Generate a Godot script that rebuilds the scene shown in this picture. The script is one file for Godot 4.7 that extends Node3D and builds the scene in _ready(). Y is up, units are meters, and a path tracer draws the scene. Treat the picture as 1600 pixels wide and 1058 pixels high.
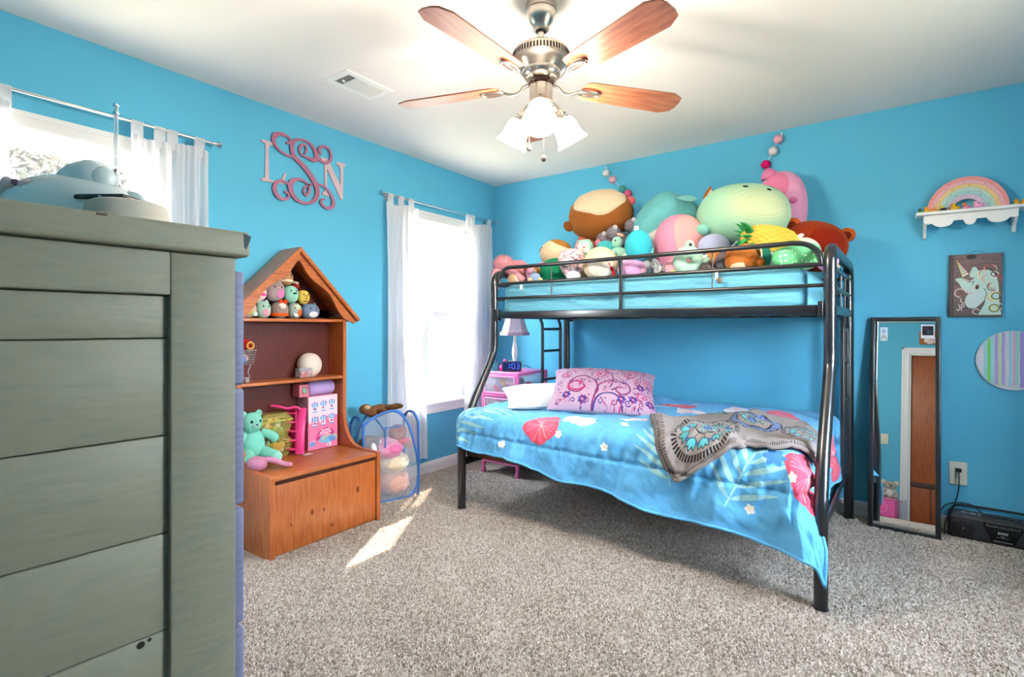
extends Node3D

const ROOM_X := 3.95
const ROOM_Z := 4.5
const ROOM_Y := 2.44

var M := {}
var used := {}
var rng := RandomNumberGenerator.new()


# ---------------------------------------------------------------- mesh builder
class MB:
	var st := SurfaceTool.new()
	var tint: Variant = null

	func _init() -> void:
		st.begin(Mesh.PRIMITIVE_TRIANGLES)

	func vert(p: Vector3, uv := Vector2.ZERO) -> void:
		if tint != null:
			st.set_color(tint)
		st.set_uv(uv)
		st.add_vertex(p)

	func tri(a: Vector3, b: Vector3, c: Vector3, ua := Vector2.ZERO, ub := Vector2.ZERO, uc := Vector2.ZERO) -> void:
		vert(a, ua)
		vert(c, uc)
		vert(b, ub)

	# corners run counter-clockwise seen from outside
	func quad(a: Vector3, b: Vector3, c: Vector3, d: Vector3, ua := Vector2(0, 1), ub := Vector2(1, 1), uc := Vector2(1, 0), ud := Vector2(0, 0)) -> void:
		tri(a, b, c, ua, ub, uc)
		tri(a, c, d, ua, uc, ud)

	func box(c: Vector3, s: Vector3, b := Basis()) -> MB:
		st.set_smooth_group(-1)
		var h := s * 0.5
		var p := []
		for i in 8:
			p.append(c + b * Vector3(h.x if i & 1 else -h.x, h.y if i & 2 else -h.y, h.z if i & 4 else -h.z))
		quad(p[4], p[5], p[7], p[6])
		quad(p[1], p[0], p[2], p[3])
		quad(p[5], p[1], p[3], p[7])
		quad(p[0], p[4], p[6], p[2])
		quad(p[6], p[7], p[3], p[2])
		quad(p[0], p[1], p[5], p[4])
		return self

	func span(x0: float, x1: float, y0: float, y1: float, z0: float, z1: float) -> MB:
		return box(Vector3((x0 + x1) / 2, (y0 + y1) / 2, (z0 + z1) / 2), Vector3(absf(x1 - x0), absf(y1 - y0), absf(z1 - z0)))

	# box with rounded edges of radius r
	func rbox(c: Vector3, s: Vector3, r: float, b := Basis(), seg := 2) -> MB:
		st.set_smooth_group(0)
		var h := s * 0.5
		r = minf(r, minf(h.x, minf(h.y, h.z)) * 0.999)
		var off := []
		for i in seg + 1:
			off.append(r * tan(PI / 4 * i / seg))
		var axes := [Vector3.RIGHT, Vector3.UP, Vector3.BACK]
		for ax in 3:
			for sgn in [-1.0, 1.0]:
				var u: int = (ax + 1) % 3
				var v: int = (ax + 2) % 3
				var cu := []
				var cv := []
				for i in range(seg, -1, -1):
					cu.append(-(h[u] - r) - off[i])
					cv.append(-(h[v] - r) - off[i])
				for i in seg + 1:
					cu.append((h[u] - r) + off[i])
					cv.append((h[v] - r) + off[i])
				var grid_pts := []
				for a in cu:
					var row := []
					for e in cv:
						var q: Vector3 = axes[ax] * (h[ax] * sgn) + axes[u] * a + axes[v] * e
						var inner := Vector3(clampf(q.x, -(h.x - r), h.x - r), clampf(q.y, -(h.y - r), h.y - r), clampf(q.z, -(h.z - r), h.z - r))
						row.append(c + b * (inner + (q - inner).normalized() * r))
					grid_pts.append(row)
				for i in cu.size() - 1:
					for j in cv.size() - 1:
						if sgn > 0:
							quad(grid_pts[i][j], grid_pts[i + 1][j], grid_pts[i + 1][j + 1], grid_pts[i][j + 1])
						else:
							quad(grid_pts[i][j], grid_pts[i][j + 1], grid_pts[i + 1][j + 1], grid_pts[i + 1][j])
		return self

	# profile of (radius, height) from bottom to top turned round y
	func lathe(prof: Array, n := 24, xf := Transform3D(), sweep := TAU, start := 0.0) -> MB:
		var group := 0
		for k in prof.size() - 1:
			if k > 0:
				var d0: Vector2 = (prof[k] - prof[k - 1]).normalized()
				var d1: Vector2 = (prof[k + 1] - prof[k]).normalized()
				if d0.dot(d1) < 0.75:
					group += 1
			st.set_smooth_group(group)
			for j in n:
				var a0 := start + sweep * j / n
				var a1 := start + sweep * (j + 1) / n
				if j == n - 1 and is_equal_approx(sweep, TAU):
					a1 = start
				var p: Vector2 = prof[k]
				var q: Vector2 = prof[k + 1]
				var A := xf * Vector3(p.x * cos(a0), p.y, -p.x * sin(a0))
				var B := xf * Vector3(p.x * cos(a1), p.y, -p.x * sin(a1))
				var C := xf * Vector3(q.x * cos(a1), q.y, -q.x * sin(a1))
				var D := xf * Vector3(q.x * cos(a0), q.y, -q.x * sin(a0))
				if p.x > 1e-6:
					tri(A, B, C) if q.x > 1e-6 else tri(A, B, D)
				if q.x > 1e-6:
					tri(A, C, D)
		st.set_smooth_group(0)
		return self

	func cyl(a: Vector3, b: Vector3, r: float, n := 12, r2 := -1.0) -> MB:
		return tube([a, b], r, n, [r, r if r2 < 0 else r2])

	func tube(pts: Array, r: float, n := 8, radii := [], closed := false, flat := 1.0) -> MB:
		var m := pts.size()
		var rings := []
		var t0: Vector3 = ((pts[1] as Vector3) - (pts[0] as Vector3)).normalized()
		var nrm := t0.cross(Vector3.UP)
		if nrm.length() < 0.05:
			nrm = t0.cross(Vector3.RIGHT)
		nrm = nrm.normalized()
		for i in m:
			var a: Vector3 = pts[(i - 1 + m) % m] if closed else pts[maxi(i - 1, 0)]
			var b: Vector3 = pts[(i + 1) % m] if closed else pts[mini(i + 1, m - 1)]
			var t := (b - a).normalized()
			nrm = (nrm - t * nrm.dot(t)).normalized()
			var bi := t.cross(nrm)
			var rr: float = radii[i] if radii.size() == m else r
			var ring := []
			for j in n:
				var ang := TAU * j / n
				ring.append((pts[i] as Vector3) + (nrm * cos(ang) + bi * sin(ang) * flat) * rr)
			rings.append(ring)
		st.set_smooth_group(0)
		for i in (m if closed else m - 1):
			var p: Array = rings[i]
			var q: Array = rings[(i + 1) % m]
			for j in n:
				var k := (j + 1) % n
				quad(p[j], p[k], q[k], q[j])
		if not closed:
			st.set_smooth_group(-1)
			for j in range(1, n - 1):
				tri(rings[0][0], rings[0][j + 1], rings[0][j])
				tri(rings[m - 1][0], rings[m - 1][j], rings[m - 1][j + 1])
			st.set_smooth_group(0)
		return self

	# f(u, v) -> point; u runs right and v runs up when seen from the front
	func grid(nu: int, nv: int, f: Callable, uv0 := Vector2(0, 1), uv1 := Vector2(1, 0), back := false) -> MB:
		st.set_smooth_group(0)
		var p := []
		for i in nu + 1:
			var row := []
			for j in nv + 1:
				row.append(f.call(float(i) / nu, float(j) / nv))
			p.append(row)
		for i in nu:
			for j in nv:
				var ua := Vector2(lerpf(uv0.x, uv1.x, float(i) / nu), lerpf(uv0.y, uv1.y, float(j) / nv))
				var uc := Vector2(lerpf(uv0.x, uv1.x, float(i + 1) / nu), lerpf(uv0.y, uv1.y, float(j + 1) / nv))
				if back:
					quad(p[i][j], p[i][j + 1], p[i + 1][j + 1], p[i + 1][j], ua, Vector2(ua.x, uc.y), uc, Vector2(uc.x, ua.y))
				else:
					quad(p[i][j], p[i + 1][j], p[i + 1][j + 1], p[i][j + 1], ua, Vector2(uc.x, ua.y), uc, Vector2(ua.x, uc.y))
		return self

	# flat outline in the xy plane (counter-clockwise) from z0 to z1, edges broken by a chamfer
	func prism(poly: PackedVector2Array, z0: float, z1: float, xf := Transform3D(), ch := 0.0) -> MB:
		st.set_smooth_group(-1)
		if Geometry2D.is_polygon_clockwise(poly):
			poly = poly.duplicate()
			poly.reverse()
		var face := poly
		if ch > 0:
			var shrunk := Geometry2D.offset_polygon(poly, -ch, Geometry2D.JOIN_MITER)
			if shrunk.size() == 1 and (shrunk[0] as PackedVector2Array).size() == poly.size():
				face = shrunk[0]
				if Geometry2D.is_polygon_clockwise(face):
					face.reverse()
				var best := 0
				for i in face.size():
					if face[i].distance_to(poly[0]) < face[best].distance_to(poly[0]):
						best = i
				var turned := PackedVector2Array()
				for i in face.size():
					turned.append(face[(i + best) % face.size()])
				face = turned
			else:
				ch = 0.0
		var ids := Geometry2D.triangulate_polygon(face)
		for i in range(0, ids.size(), 3):
			var a := face[ids[i]]
			var b := face[ids[i + 1]]
			var c := face[ids[i + 2]]
			if (b - a).cross(c - a) < 0:
				var t := b
				b = c
				c = t
			tri(xf * Vector3(a.x, a.y, z1), xf * Vector3(b.x, b.y, z1), xf * Vector3(c.x, c.y, z1))
			tri(xf * Vector3(a.x, a.y, z0), xf * Vector3(c.x, c.y, z0), xf * Vector3(b.x, b.y, z0))
		var n := poly.size()
		for i in n:
			var a := poly[i]
			var b := poly[(i + 1) % n]
			quad(xf * Vector3(a.x, a.y, z0 + ch), xf * Vector3(b.x, b.y, z0 + ch), xf * Vector3(b.x, b.y, z1 - ch), xf * Vector3(a.x, a.y, z1 - ch))
			if ch > 0:
				var c := face[i]
				var d := face[(i + 1) % n]
				quad(xf * Vector3(a.x, a.y, z1 - ch), xf * Vector3(b.x, b.y, z1 - ch), xf * Vector3(d.x, d.y, z1), xf * Vector3(c.x, c.y, z1))
				quad(xf * Vector3(c.x, c.y, z0), xf * Vector3(d.x, d.y, z0), xf * Vector3(b.x, b.y, z0 + ch), xf * Vector3(a.x, a.y, z0 + ch))
		st.set_smooth_group(0)
		return self

	# flat strip of varying width along a path in the xy plane, with thickness along z
	func ribbon(pts: Array, widths: Array, z0: float, z1: float, xf := Transform3D()) -> MB:
		var L := []
		var R := []
		var n := pts.size()
		for i in n:
			var t: Vector2 = (pts[mini(i + 1, n - 1)] - pts[maxi(i - 1, 0)]).normalized()
			var k := Vector2(-t.y, t.x) * (widths[i] as float) * 0.5
			L.append(pts[i] + k)
			R.append(pts[i] - k)
		st.set_smooth_group(-1)
		for i in n - 1:
			var a: Vector2 = R[i]
			var b: Vector2 = R[i + 1]
			var c: Vector2 = L[i + 1]
			var d: Vector2 = L[i]
			quad(xf * Vector3(a.x, a.y, z1), xf * Vector3(b.x, b.y, z1), xf * Vector3(c.x, c.y, z1), xf * Vector3(d.x, d.y, z1))
			quad(xf * Vector3(d.x, d.y, z0), xf * Vector3(c.x, c.y, z0), xf * Vector3(b.x, b.y, z0), xf * Vector3(a.x, a.y, z0))
			quad(xf * Vector3(a.x, a.y, z0), xf * Vector3(b.x, b.y, z0), xf * Vector3(b.x, b.y, z1), xf * Vector3(a.x, a.y, z1))
			quad(xf * Vector3(c.x, c.y, z0), xf * Vector3(d.x, d.y, z0), xf * Vector3(d.x, d.y, z1), xf * Vector3(c.x, c.y, z1))
		for e in [0, n - 1]:
			var a: Vector2 = R[e]
			var d: Vector2 = L[e]
			quad(xf * Vector3(a.x, a.y, z0), xf * Vector3(a.x, a.y, z1), xf * Vector3(d.x, d.y, z1), xf * Vector3(d.x, d.y, z0))
		st.set_smooth_group(0)
		return self

	# rounded body: f(direction) -> point
	func ball(f: Callable, n := 24, m := 14) -> MB:
		st.set_smooth_group(0)
		var p := []
		for j in m + 1:
			var row := []
			var th := PI * j / m
			for i in n:
				var ph := TAU * i / n
				var d := Vector3(sin(th) * cos(ph), -cos(th), -sin(th) * sin(ph))
				row.append(f.call(d))
			p.append(row)
		for j in m:
			for i in n:
				var k := (i + 1) % n
				var u0 := Vector2(float(i) / n, 1.0 - float(j) / m)
				var u1 := Vector2(float(i + 1) / n, 1.0 - float(j + 1) / m)
				if j > 0:
					tri(p[j][i], p[j][k], p[j + 1][k], u0, Vector2(u1.x, u0.y), u1)
				if j < m - 1:
					tri(p[j][i], p[j + 1][k], p[j + 1][i], u0, u1, Vector2(u0.x, u1.y))
				elif j == m - 1 and j == 0:
					pass
		return self

	# upright picture face looking along +z
	func quad_face(x0: float, x1: float, y0: float, y1: float, z: float) -> MB:
		st.set_smooth_group(-1)
		quad(Vector3(x0, y0, z), Vector3(x1, y0, z), Vector3(x1, y1, z), Vector3(x0, y1, z))
		return self

	func done() -> ArrayMesh:
		st.generate_normals()
		st.index()
		return st.commit()


# ---------------------------------------------------------------- printed pictures
class Cv:
	var im: Image
	var w: int
	var h: int

	func _init(W: int, H: int, c: Color) -> void:
		w = W
		h = H
		im = Image.create(W, H, false, Image.FORMAT_RGBA8)
		im.fill(c)

	func poly(pts: Array, c: Color) -> void:
		var y0 := 1e9
		var y1 := -1e9
		for p in pts:
			y0 = minf(y0, p.y)
			y1 = maxf(y1, p.y)
		for y in range(maxi(0, int(floor(y0))), mini(h - 1, int(ceil(y1))) + 1):
			var xs := []
			for i in pts.size():
				var a: Vector2 = pts[i]
				var b: Vector2 = pts[(i + 1) % pts.size()]
				var yy := y + 0.5
				if (a.y <= yy) != (b.y <= yy):
					xs.append(a.x + (yy - a.y) / (b.y - a.y) * (b.x - a.x))
			xs.sort()
			for k in range(0, xs.size() - 1, 2):
				var xa := int(round(xs[k]))
				var xb := int(round(xs[k + 1]))
				if xb > xa:
					im.fill_rect(Rect2i(xa, y, xb - xa, 1), c)

	func ell(x: float, y: float, rx: float, ry: float, c: Color, ang := 0.0, n := 28) -> void:
		var pts := []
		for i in n:
			var t := TAU * i / n
			pts.append(Vector2(x, y) + Vector2(cos(t) * rx, sin(t) * ry).rotated(ang))
		poly(pts, c)

	func line(a: Vector2, b: Vector2, wd: float, c: Color) -> void:
		var d := (b - a).normalized() * wd * 0.5
		var k := Vector2(-d.y, d.x)
		poly([a + k, b + k, b - k, a - k], c)

	func path(pts: Array, wd: float, c: Color) -> void:
		for i in pts.size() - 1:
			line(pts[i], pts[i + 1], wd, c)
			if wd > 2.5:
				ell(pts[i].x, pts[i].y, wd / 2, wd / 2, c, 0.0, 10)
		if wd > 2.5:
			ell(pts[-1].x, pts[-1].y, wd / 2, wd / 2, c, 0.0, 10)

	func arc(x: float, y: float, rx: float, ry: float, a0: float, a1: float, wd: float, c: Color, n := 20) -> void:
		var pts := []
		for i in n + 1:
			var t := lerpf(a0, a1, float(i) / n)
			pts.append(Vector2(x + cos(t) * rx, y + sin(t) * ry))
		path(pts, wd, c)

	func spiral(x: float, y: float, r0: float, r1: float, a0: float, a1: float, wd: float, c: Color, n := 28) -> void:
		var pts := []
		for i in n + 1:
			var t := float(i) / n
			var a := lerpf(a0, a1, t)
			pts.append(Vector2(x, y) + Vector2(cos(a), sin(a)) * lerpf(r0, r1, t))
		path(pts, wd, c)

	# leaf or petal: base at p, pointing along ang
	func petal(p: Vector2, ang: float, length: float, wide: float, c: Color, tip := 0.0) -> void:
		var pts := []
		for i in 9:
			var t := float(i) / 8
			pts.append(p + Vector2(t * length, -wide * 0.5 * pow(sin(PI * pow(t, 1.0 - tip * 0.5)), 0.8)).rotated(ang))
		for i in range(7, 0, -1):
			var t := float(i) / 8
			pts.append(p + Vector2(t * length, wide * 0.5 * pow(sin(PI * pow(t, 1.0 - tip * 0.5)), 0.8)).rotated(ang))
		poly(pts, c)

	func grain(r: RandomNumberGenerator, count: int, amount: float) -> void:
		for i in count:
			var x := r.randi() % w
			var y := r.randi() % h
			var c := im.get_pixel(x, y)
			var k := 1.0 + r.randf_range(-amount, amount)
			im.fill_rect(Rect2i(x, y, 1 + r.randi() % 4, 1 + r.randi() % 2), Color(minf(c.r * k, 1), minf(c.g * k, 1), minf(c.b * k, 1)))

	func tex() -> ImageTexture:
		return ImageTexture.create_from_image(im)


# ---------------------------------------------------------------- scene helpers
func numbered(n: String) -> String:
	var k: int = used.get(n, 0)
	used[n] = k + 1
	return n if k == 0 else "%s_%03d" % [n, k]


func tag(o: Node, label: String, category: String, group := "") -> Node:
	if label:
		o.set_meta("label", label)
	if category:
		o.set_meta("category", category)
	if group:
		o.set_meta("group", group)
	return o


func thing(called: String, label: String, category: String, at := Vector3.ZERO, turn := 0.0, group := "") -> Node3D:
	var o := Node3D.new()
	o.name = numbered(called)
	add_child(o)
	o.position = at
	o.rotation.y = turn
	tag(o, label, category, group)
	return o


func put(called: String, mb: Variant, mat: Material, parent: Node = null) -> MeshInstance3D:
	var o := MeshInstance3D.new()
	o.mesh = mb.done() if mb is MB else mb
	o.material_override = mat
	if parent == null:
		o.name = numbered(called)
		add_child(o)
	else:
		o.name = called
		parent.add_child(o, true)
	return o


func struct(called: String, mb: Variant, mat: Material, parent: Node = null) -> MeshInstance3D:
	var o := put(called, mb, mat, parent)
	o.set_meta("kind", "structure")
	return o


func c8(hex: String) -> Color:
	return Color.html(hex)


func mat(c: Color, rough := 0.6, metal := 0.0, spec := 0.5) -> StandardMaterial3D:
	var m := StandardMaterial3D.new()
	m.albedo_color = c
	m.roughness = rough
	m.metallic = metal
	m.metallic_specular = spec
	return m


func noise_tex(freq: float, kind := FastNoiseLite.TYPE_SIMPLEX_SMOOTH, oct := 3, size := 256, ramp: Array = [], sd := 1) -> NoiseTexture2D:
	var n := FastNoiseLite.new()
	n.seed = sd
	n.noise_type = kind
	n.frequency = freq
	n.fractal_octaves = oct
	var t := NoiseTexture2D.new()
	t.width = size
	t.height = size
	t.seamless = true
	t.noise = n
	if ramp.size():
		var g := Gradient.new()
		var off := PackedFloat32Array()
		var col := PackedColorArray()
		for i in ramp.size():
			off.append(float(i) / (ramp.size() - 1))
			col.append(ramp[i])
		g.offsets = off
		g.colors = col
		t.color_ramp = g
	return t


func with_tex(m: StandardMaterial3D, t: Texture2D, scale: Vector3, world := false) -> StandardMaterial3D:
	m.albedo_texture = t
	m.uv1_triplanar = true
	m.uv1_world_triplanar = world
	m.uv1_scale = scale
	return m


func with_bump(m: StandardMaterial3D, t: Texture2D, cm: float, scale := Vector3.ZERO) -> StandardMaterial3D:
	m.heightmap_enabled = true
	m.heightmap_texture = t
	m.heightmap_scale = cm
	if scale != Vector3.ZERO:
		m.uv1_triplanar = true
		m.uv1_scale = scale
	return m


func print_mat(t: Texture2D, rough := 0.8) -> StandardMaterial3D:
	var m := mat(Color.WHITE, rough)
	m.albedo_texture = t
	m.texture_repeat = false
	return m


# plush cloth of one colour, with a short nap; kept by colour
func plush_mat(hex: String) -> StandardMaterial3D:
	var key := "plush" + hex
	if not M.has(key):
		var m := mat(c8(hex), 0.95, 0.0, 0.2)
		m.rim_enabled = true
		m.rim = 0.4
		m.rim_tint = 0.6
		with_bump(m, M.nap_tex, 0.15, Vector3(9, 9, 9))
		M[key] = m
	return M[key]


func flat_mat(hex: String, rough := 0.5, metal := 0.0) -> StandardMaterial3D:
	var key := "%s_%.2f_%.1f" % [hex, rough, metal]
	if not M.has(key):
		M[key] = mat(c8(hex), rough, metal)
	return M[key]


func smooth_path(pts: Array, per := 6, closed := false) -> Array:
	var o := []
	var n := pts.size()
	for i in (n if closed else n - 1):
		var p0 = pts[(i - 1 + n) % n] if closed else pts[maxi(i - 1, 0)]
		var p1 = pts[i]
		var p2 = pts[(i + 1) % n]
		var p3 = pts[(i + 2) % n] if closed else pts[mini(i + 2, n - 1)]
		for k in per:
			o.append(p1.cubic_interpolate(p2, p0, p3, float(k) / per))
	if not closed:
		o.append(pts[n - 1])
	return o


func xy(list: Array) -> Array:
	var o := []
	for i in range(0, list.size(), 2):
		o.append(Vector2(list[i], list[i + 1]))
	return o


# closed rounded body of an ellipsoid kind; r radii, sq squareness, flat how much the base is flattened
func ell_mesh(r: Vector3, n := 24, m := 16, sq := 2.0, flat := 0.0, lump := 0.0, sd := 1) -> ArrayMesh:
	var nz := FastNoiseLite.new()
	nz.seed = sd
	nz.frequency = 1.6
	return MB.new().ball(func(d: Vector3) -> Vector3: return ell_pt(r, d, sq, flat, lump, nz), n, m).done()


func ell_pt(r: Vector3, d: Vector3, sq: float, flat: float, lump: float, nz: FastNoiseLite) -> Vector3:
	var k := 1.0
	if sq != 2.0:
		k = 1.0 / pow(pow(absf(d.x), sq) + pow(absf(d.y), sq) + pow(absf(d.z), sq), 1.0 / sq)
	var p := d * k
	if flat > 0 and p.y < 0:
		p.y = maxf(p.y, -1.0) * (1.0 - flat * (1.0 - absf(p.y)) * 0.0)
		p.y = -pow(absf(p.y), 1.0 - flat * 0.6) * (1.0 - flat * 0.12)
	if lump > 0:
		p *= 1.0 + lump * nz.get_noise_3d(d.x * 1.1, d.y * 1.1, d.z * 1.1)
	return Vector3(p.x * r.x, p.y * r.y, p.z * r.z)


func ell(parent: Node, called: String, c: Vector3, r: Vector3, m: Material, rot := Vector3.ZERO, o := {}) -> MeshInstance3D:
	var big := maxf(r.x, maxf(r.y, r.z))
	var n: int = o.get("n", 64 if big > 0.14 else 40 if big > 0.09 else (26 if big > 0.03 else 14))
	var sq: float = o.get("sq", 2.0)
	var flat: float = o.get("flat", 0.0)
	var lump: float = o.get("lump", 0.0)
	var sd: int = o.get("seed", 1)
	var e := put(called, ell_mesh(r, n, maxi(8, int(n * 0.62)), sq, flat, lump, sd), m, parent)
	e.position = c
	e.rotation = rot
	e.set_meta("body", [r, sq, flat, lump, sd])
	return e


# a sewn-on patch that follows the surface of a body: round the direction d, half-angles a and b
func patch(on: MeshInstance3D, called: String, d: Vector3, a: float, b: float, m: Material, lift := 0.0025, roll := 0.0, shape: Variant = null) -> MeshInstance3D:
	var q: Array = on.get_meta("body")
	var nz := FastNoiseLite.new()
	nz.seed = q[4]
	nz.frequency = 1.6
	d = d.normalized()
	var e1 := d.cross(Vector3.UP)
	if e1.length() < 0.01:
		e1 = Vector3.RIGHT
	e1 = -e1.normalized()
	var e2 := d.cross(e1).normalized()
	var c := cos(roll)
	var s := sin(roll)
	var f1 := e1 * c + e2 * s
	var f2 := e2 * c - e1 * s
	var mb := MB.new()
	var steps := [0.0, 0.22, 0.44, 0.66, 0.84, 0.96, 1.0]
	var rings := 6
	var seg := 40
	var pt := func(i: int, j: int) -> Vector3:
		var t: float = steps[i]
		var ph := TAU * j / seg
		var k: float = shape.call(ph) if shape != null else 1.0
		var ang := Vector2(cos(ph) * a, sin(ph) * b) * t * k
		var al := ang.length()
		var dir := d
		if al > 1e-5:
			dir = d * cos(al) + (f1 * ang.x + f2 * ang.y) / al * sin(al)
		var p := ell_pt(q[0], dir, q[1], q[2], q[3], nz)
		return p + p.normalized() * lift * (1.0 if i < rings else -0.7)
	for i in rings:
		for j in seg:
			var k := (j + 1) % seg
			var A: Vector3 = pt.call(i, j)
			var B: Vector3 = pt.call(i + 1, j)
			var C: Vector3 = pt.call(i + 1, k)
			var D: Vector3 = pt.call(i, k)
			var out := (A + C) * 0.5
			if (B - A).cross(C - A).dot(out) < 0:
				mb.tri(A, C, B)
				if i > 0:
					mb.tri(A, D, C)
			else:
				mb.tri(A, B, C)
				if i > 0:
					mb.tri(A, C, D)
	return put(called, mb, m, on)


# eyes and noses: a small bead set into the surface of a body
func bead(on: MeshInstance3D, called: String, d: Vector3, r: Vector3, m: Material) -> MeshInstance3D:
	var q: Array = on.get_meta("body")
	var nz := FastNoiseLite.new()
	nz.seed = q[4]
	nz.frequency = 1.6
	d = d.normalized()
	var p := ell_pt(q[0], d, q[1], q[2], q[3], nz)
	var nrm := Vector3(p.x / pow(q[0].x, 2), p.y / pow(q[0].y, 2), p.z / pow(q[0].z, 2)).normalized()
	var e := put(called, ell_mesh(r, 12, 8), m, on)
	var up := Vector3.UP if absf(nrm.y) < 0.95 else Vector3.BACK
	e.transform = Transform3D(Basis.looking_at(-nrm, up), p)
	return e


func sphere_mesh(r: float, n := 16) -> ArrayMesh:
	return ell_mesh(Vector3(r, r, r), n, int(n * 0.6))


# ---------------------------------------------------------------- scene
func _ready() -> void:
	rng.seed = 11
	var cam := Camera3D.new()
	cam.name = "camera"
	add_child(cam)
	cam.near = 0.05
	cam.far = 120.0
	cam.position = Vector3(2.940, 1.147, 3.825)
	cam.rotation_degrees = Vector3(0, 35.69, 0)
	cam.set_frustum(0.05 * 1058.0 / 818.4, Vector2(0, -0.05 * 18.2 / 818.4), 0.05, 120.0)
	cam.current = true

	var env := Environment.new()
	var sky := Sky.new()
	var ps := ProceduralSkyMaterial.new()
	ps.sky_top_color = c8("bccbdd")
	ps.sky_horizon_color = c8("eeedec")
	ps.ground_horizon_color = c8("cfcac0")
	ps.ground_bottom_color = c8("a8a094")
	ps.sky_energy_multiplier = 6.8
	ps.ground_energy_multiplier = 4.0
	ps.sun_angle_max = 1.0
	sky.sky_material = ps
	env.background_mode = Environment.BG_SKY
	env.sky = sky
	env.tonemap_mode = Environment.TONE_MAPPER_LINEAR
	env.tonemap_exposure = 1.1
	env.sdfgi_enabled = true
	env.ssao_enabled = true
	env.ssil_enabled = true
	var we := WorldEnvironment.new()
	we.name = "world_environment"
	we.environment = env
	add_child(we)

	var sun := DirectionalLight3D.new()
	sun.name = "sun"
	sun.light_color = Color(1.0, 0.96, 0.9)
	sun.light_energy = 24.0
	sun.light_angular_distance = 0.6
	sun.shadow_enabled = true
	sun.look_at_from_position(Vector3.ZERO, Vector3(0.52, -1.0, 0.83), Vector3.UP)
	add_child(sun)

	materials()
	room()
	outdoors()
	windows()
	bed()
	bookcase()
	dresser()
	fan()
	bedding()
	corner_cart()
	wall_things()
	mirror_and_radio()
	hamper()
	bookcase_things()
	dresser_things()
	bunk_plush()
	behind_camera()


const LAMP_ENERGY := 0.48


func materials() -> void:
	M.nap_tex = noise_tex(0.09, FastNoiseLite.TYPE_SIMPLEX_SMOOTH, 3, 256)
	M.fine_tex = noise_tex(0.25, FastNoiseLite.TYPE_SIMPLEX_SMOOTH, 2, 256)
	M.wall = with_bump(mat(c8("5fbadd"), 0.75, 0.0, 0.35), M.fine_tex, 0.02, Vector3(6, 6, 6))
	M.wall.uv1_world_triplanar = true
	M.ceiling = with_bump(mat(c8("eeebea"), 0.95, 0.0, 0.2), M.fine_tex, 0.03, Vector3(8, 8, 8))
	M.ceiling.uv1_world_triplanar = true
	M.trim = mat(c8("f2f2f4"), 0.45)
	M.white_metal = mat(c8("f4f4f2"), 0.4)
	M.vinyl = mat(c8("f6f6f8"), 0.35)
	var carpet_a := noise_tex(0.33, FastNoiseLite.TYPE_SIMPLEX_SMOOTH, 3, 2048, [c8("7d7064"), c8("a69a8c"), c8("bfb3a5"), c8("d2c8bb")], 4)
	carpet_a.seamless = false
	M.carpet = with_tex(mat(Color.WHITE, 1.0, 0.0, 0.1), carpet_a, Vector3(0.21, 0.21, 0.21), true)
	var carpet_h := noise_tex(0.33, FastNoiseLite.TYPE_SIMPLEX_SMOOTH, 3, 2048, [], 4)
	carpet_h.seamless = false
	with_bump(M.carpet, carpet_h, 0.8)
	# stained pine: grain runs along the axis with the small scale
	var pine := [c8("96481c"), c8("ab5826"), c8("b8662f"), c8("c27238"), c8("b05e29")]
	M.pine_tex = noise_tex(0.02, FastNoiseLite.TYPE_SIMPLEX_SMOOTH, 4, 512, pine, 7)
	for ax in 3:
		var sc := Vector3(6, 6, 6)
		sc[ax] = 0.45
		var m := with_tex(mat(Color.WHITE, 0.36), M.pine_tex, sc)
		m.clearcoat_enabled = true
		m.clearcoat = 0.35
		m.clearcoat_roughness = 0.3
		M["pine%d" % ax] = m
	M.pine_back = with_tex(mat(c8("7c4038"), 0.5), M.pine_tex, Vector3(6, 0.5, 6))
	M.green_paint_tex = noise_tex(0.012, FastNoiseLite.TYPE_SIMPLEX_SMOOTH, 5, 512, [c8("85847a"), c8("8c8a7a"), c8("908d7c"), c8("8a8878"), c8("82877c")], 3)
	M.green_paint = with_tex(mat(c8("f4f6ee"), 0.5), M.green_paint_tex, Vector3(1.2, 5, 1.2))
	with_bump(M.green_paint, noise_tex(0.05, FastNoiseLite.TYPE_SIMPLEX_SMOOTH, 3, 256), 0.05)
	M.lilac_paint = with_tex(mat(c8("dfe0f0"), 0.5), noise_tex(0.03, FastNoiseLite.TYPE_SIMPLEX_SMOOTH, 4, 256, [c8("787c94"), c8("898ca4"), c8("9698ae")], 5), Vector3(2, 9, 2))
	M.black_metal = mat(c8("15161a"), 0.28, 0.0, 0.6)
	M.black_metal.clearcoat_enabled = true
	M.black_metal.clearcoat = 0.5
	M.black_metal.clearcoat_roughness = 0.15
	M.nickel = mat(c8("bdb6ac"), 0.28, 1.0)
	M.chrome = mat(c8("cfcfd2"), 0.2, 1.0)
	M.curtain = with_bump(mat(c8("f7f7fa"), 0.9, 0.0, 0.2), M.fine_tex, 0.03, Vector3(10, 10, 10))
	M.curtain.backlight_enabled = true
	M.curtain.backlight = Color(0.98, 0.98, 1.0)
	var glass := mat(Color(0.95, 0.98, 1.0, 0.06), 0.03)
	glass.transparency = BaseMaterial3D.TRANSPARENCY_ALPHA
	M.glass = glass
	var sc := mat(Color(0.42, 0.43, 0.44, 0.34), 0.9)
	sc.transparency = BaseMaterial3D.TRANSPARENCY_ALPHA
	M.insect_screen = sc


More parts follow.
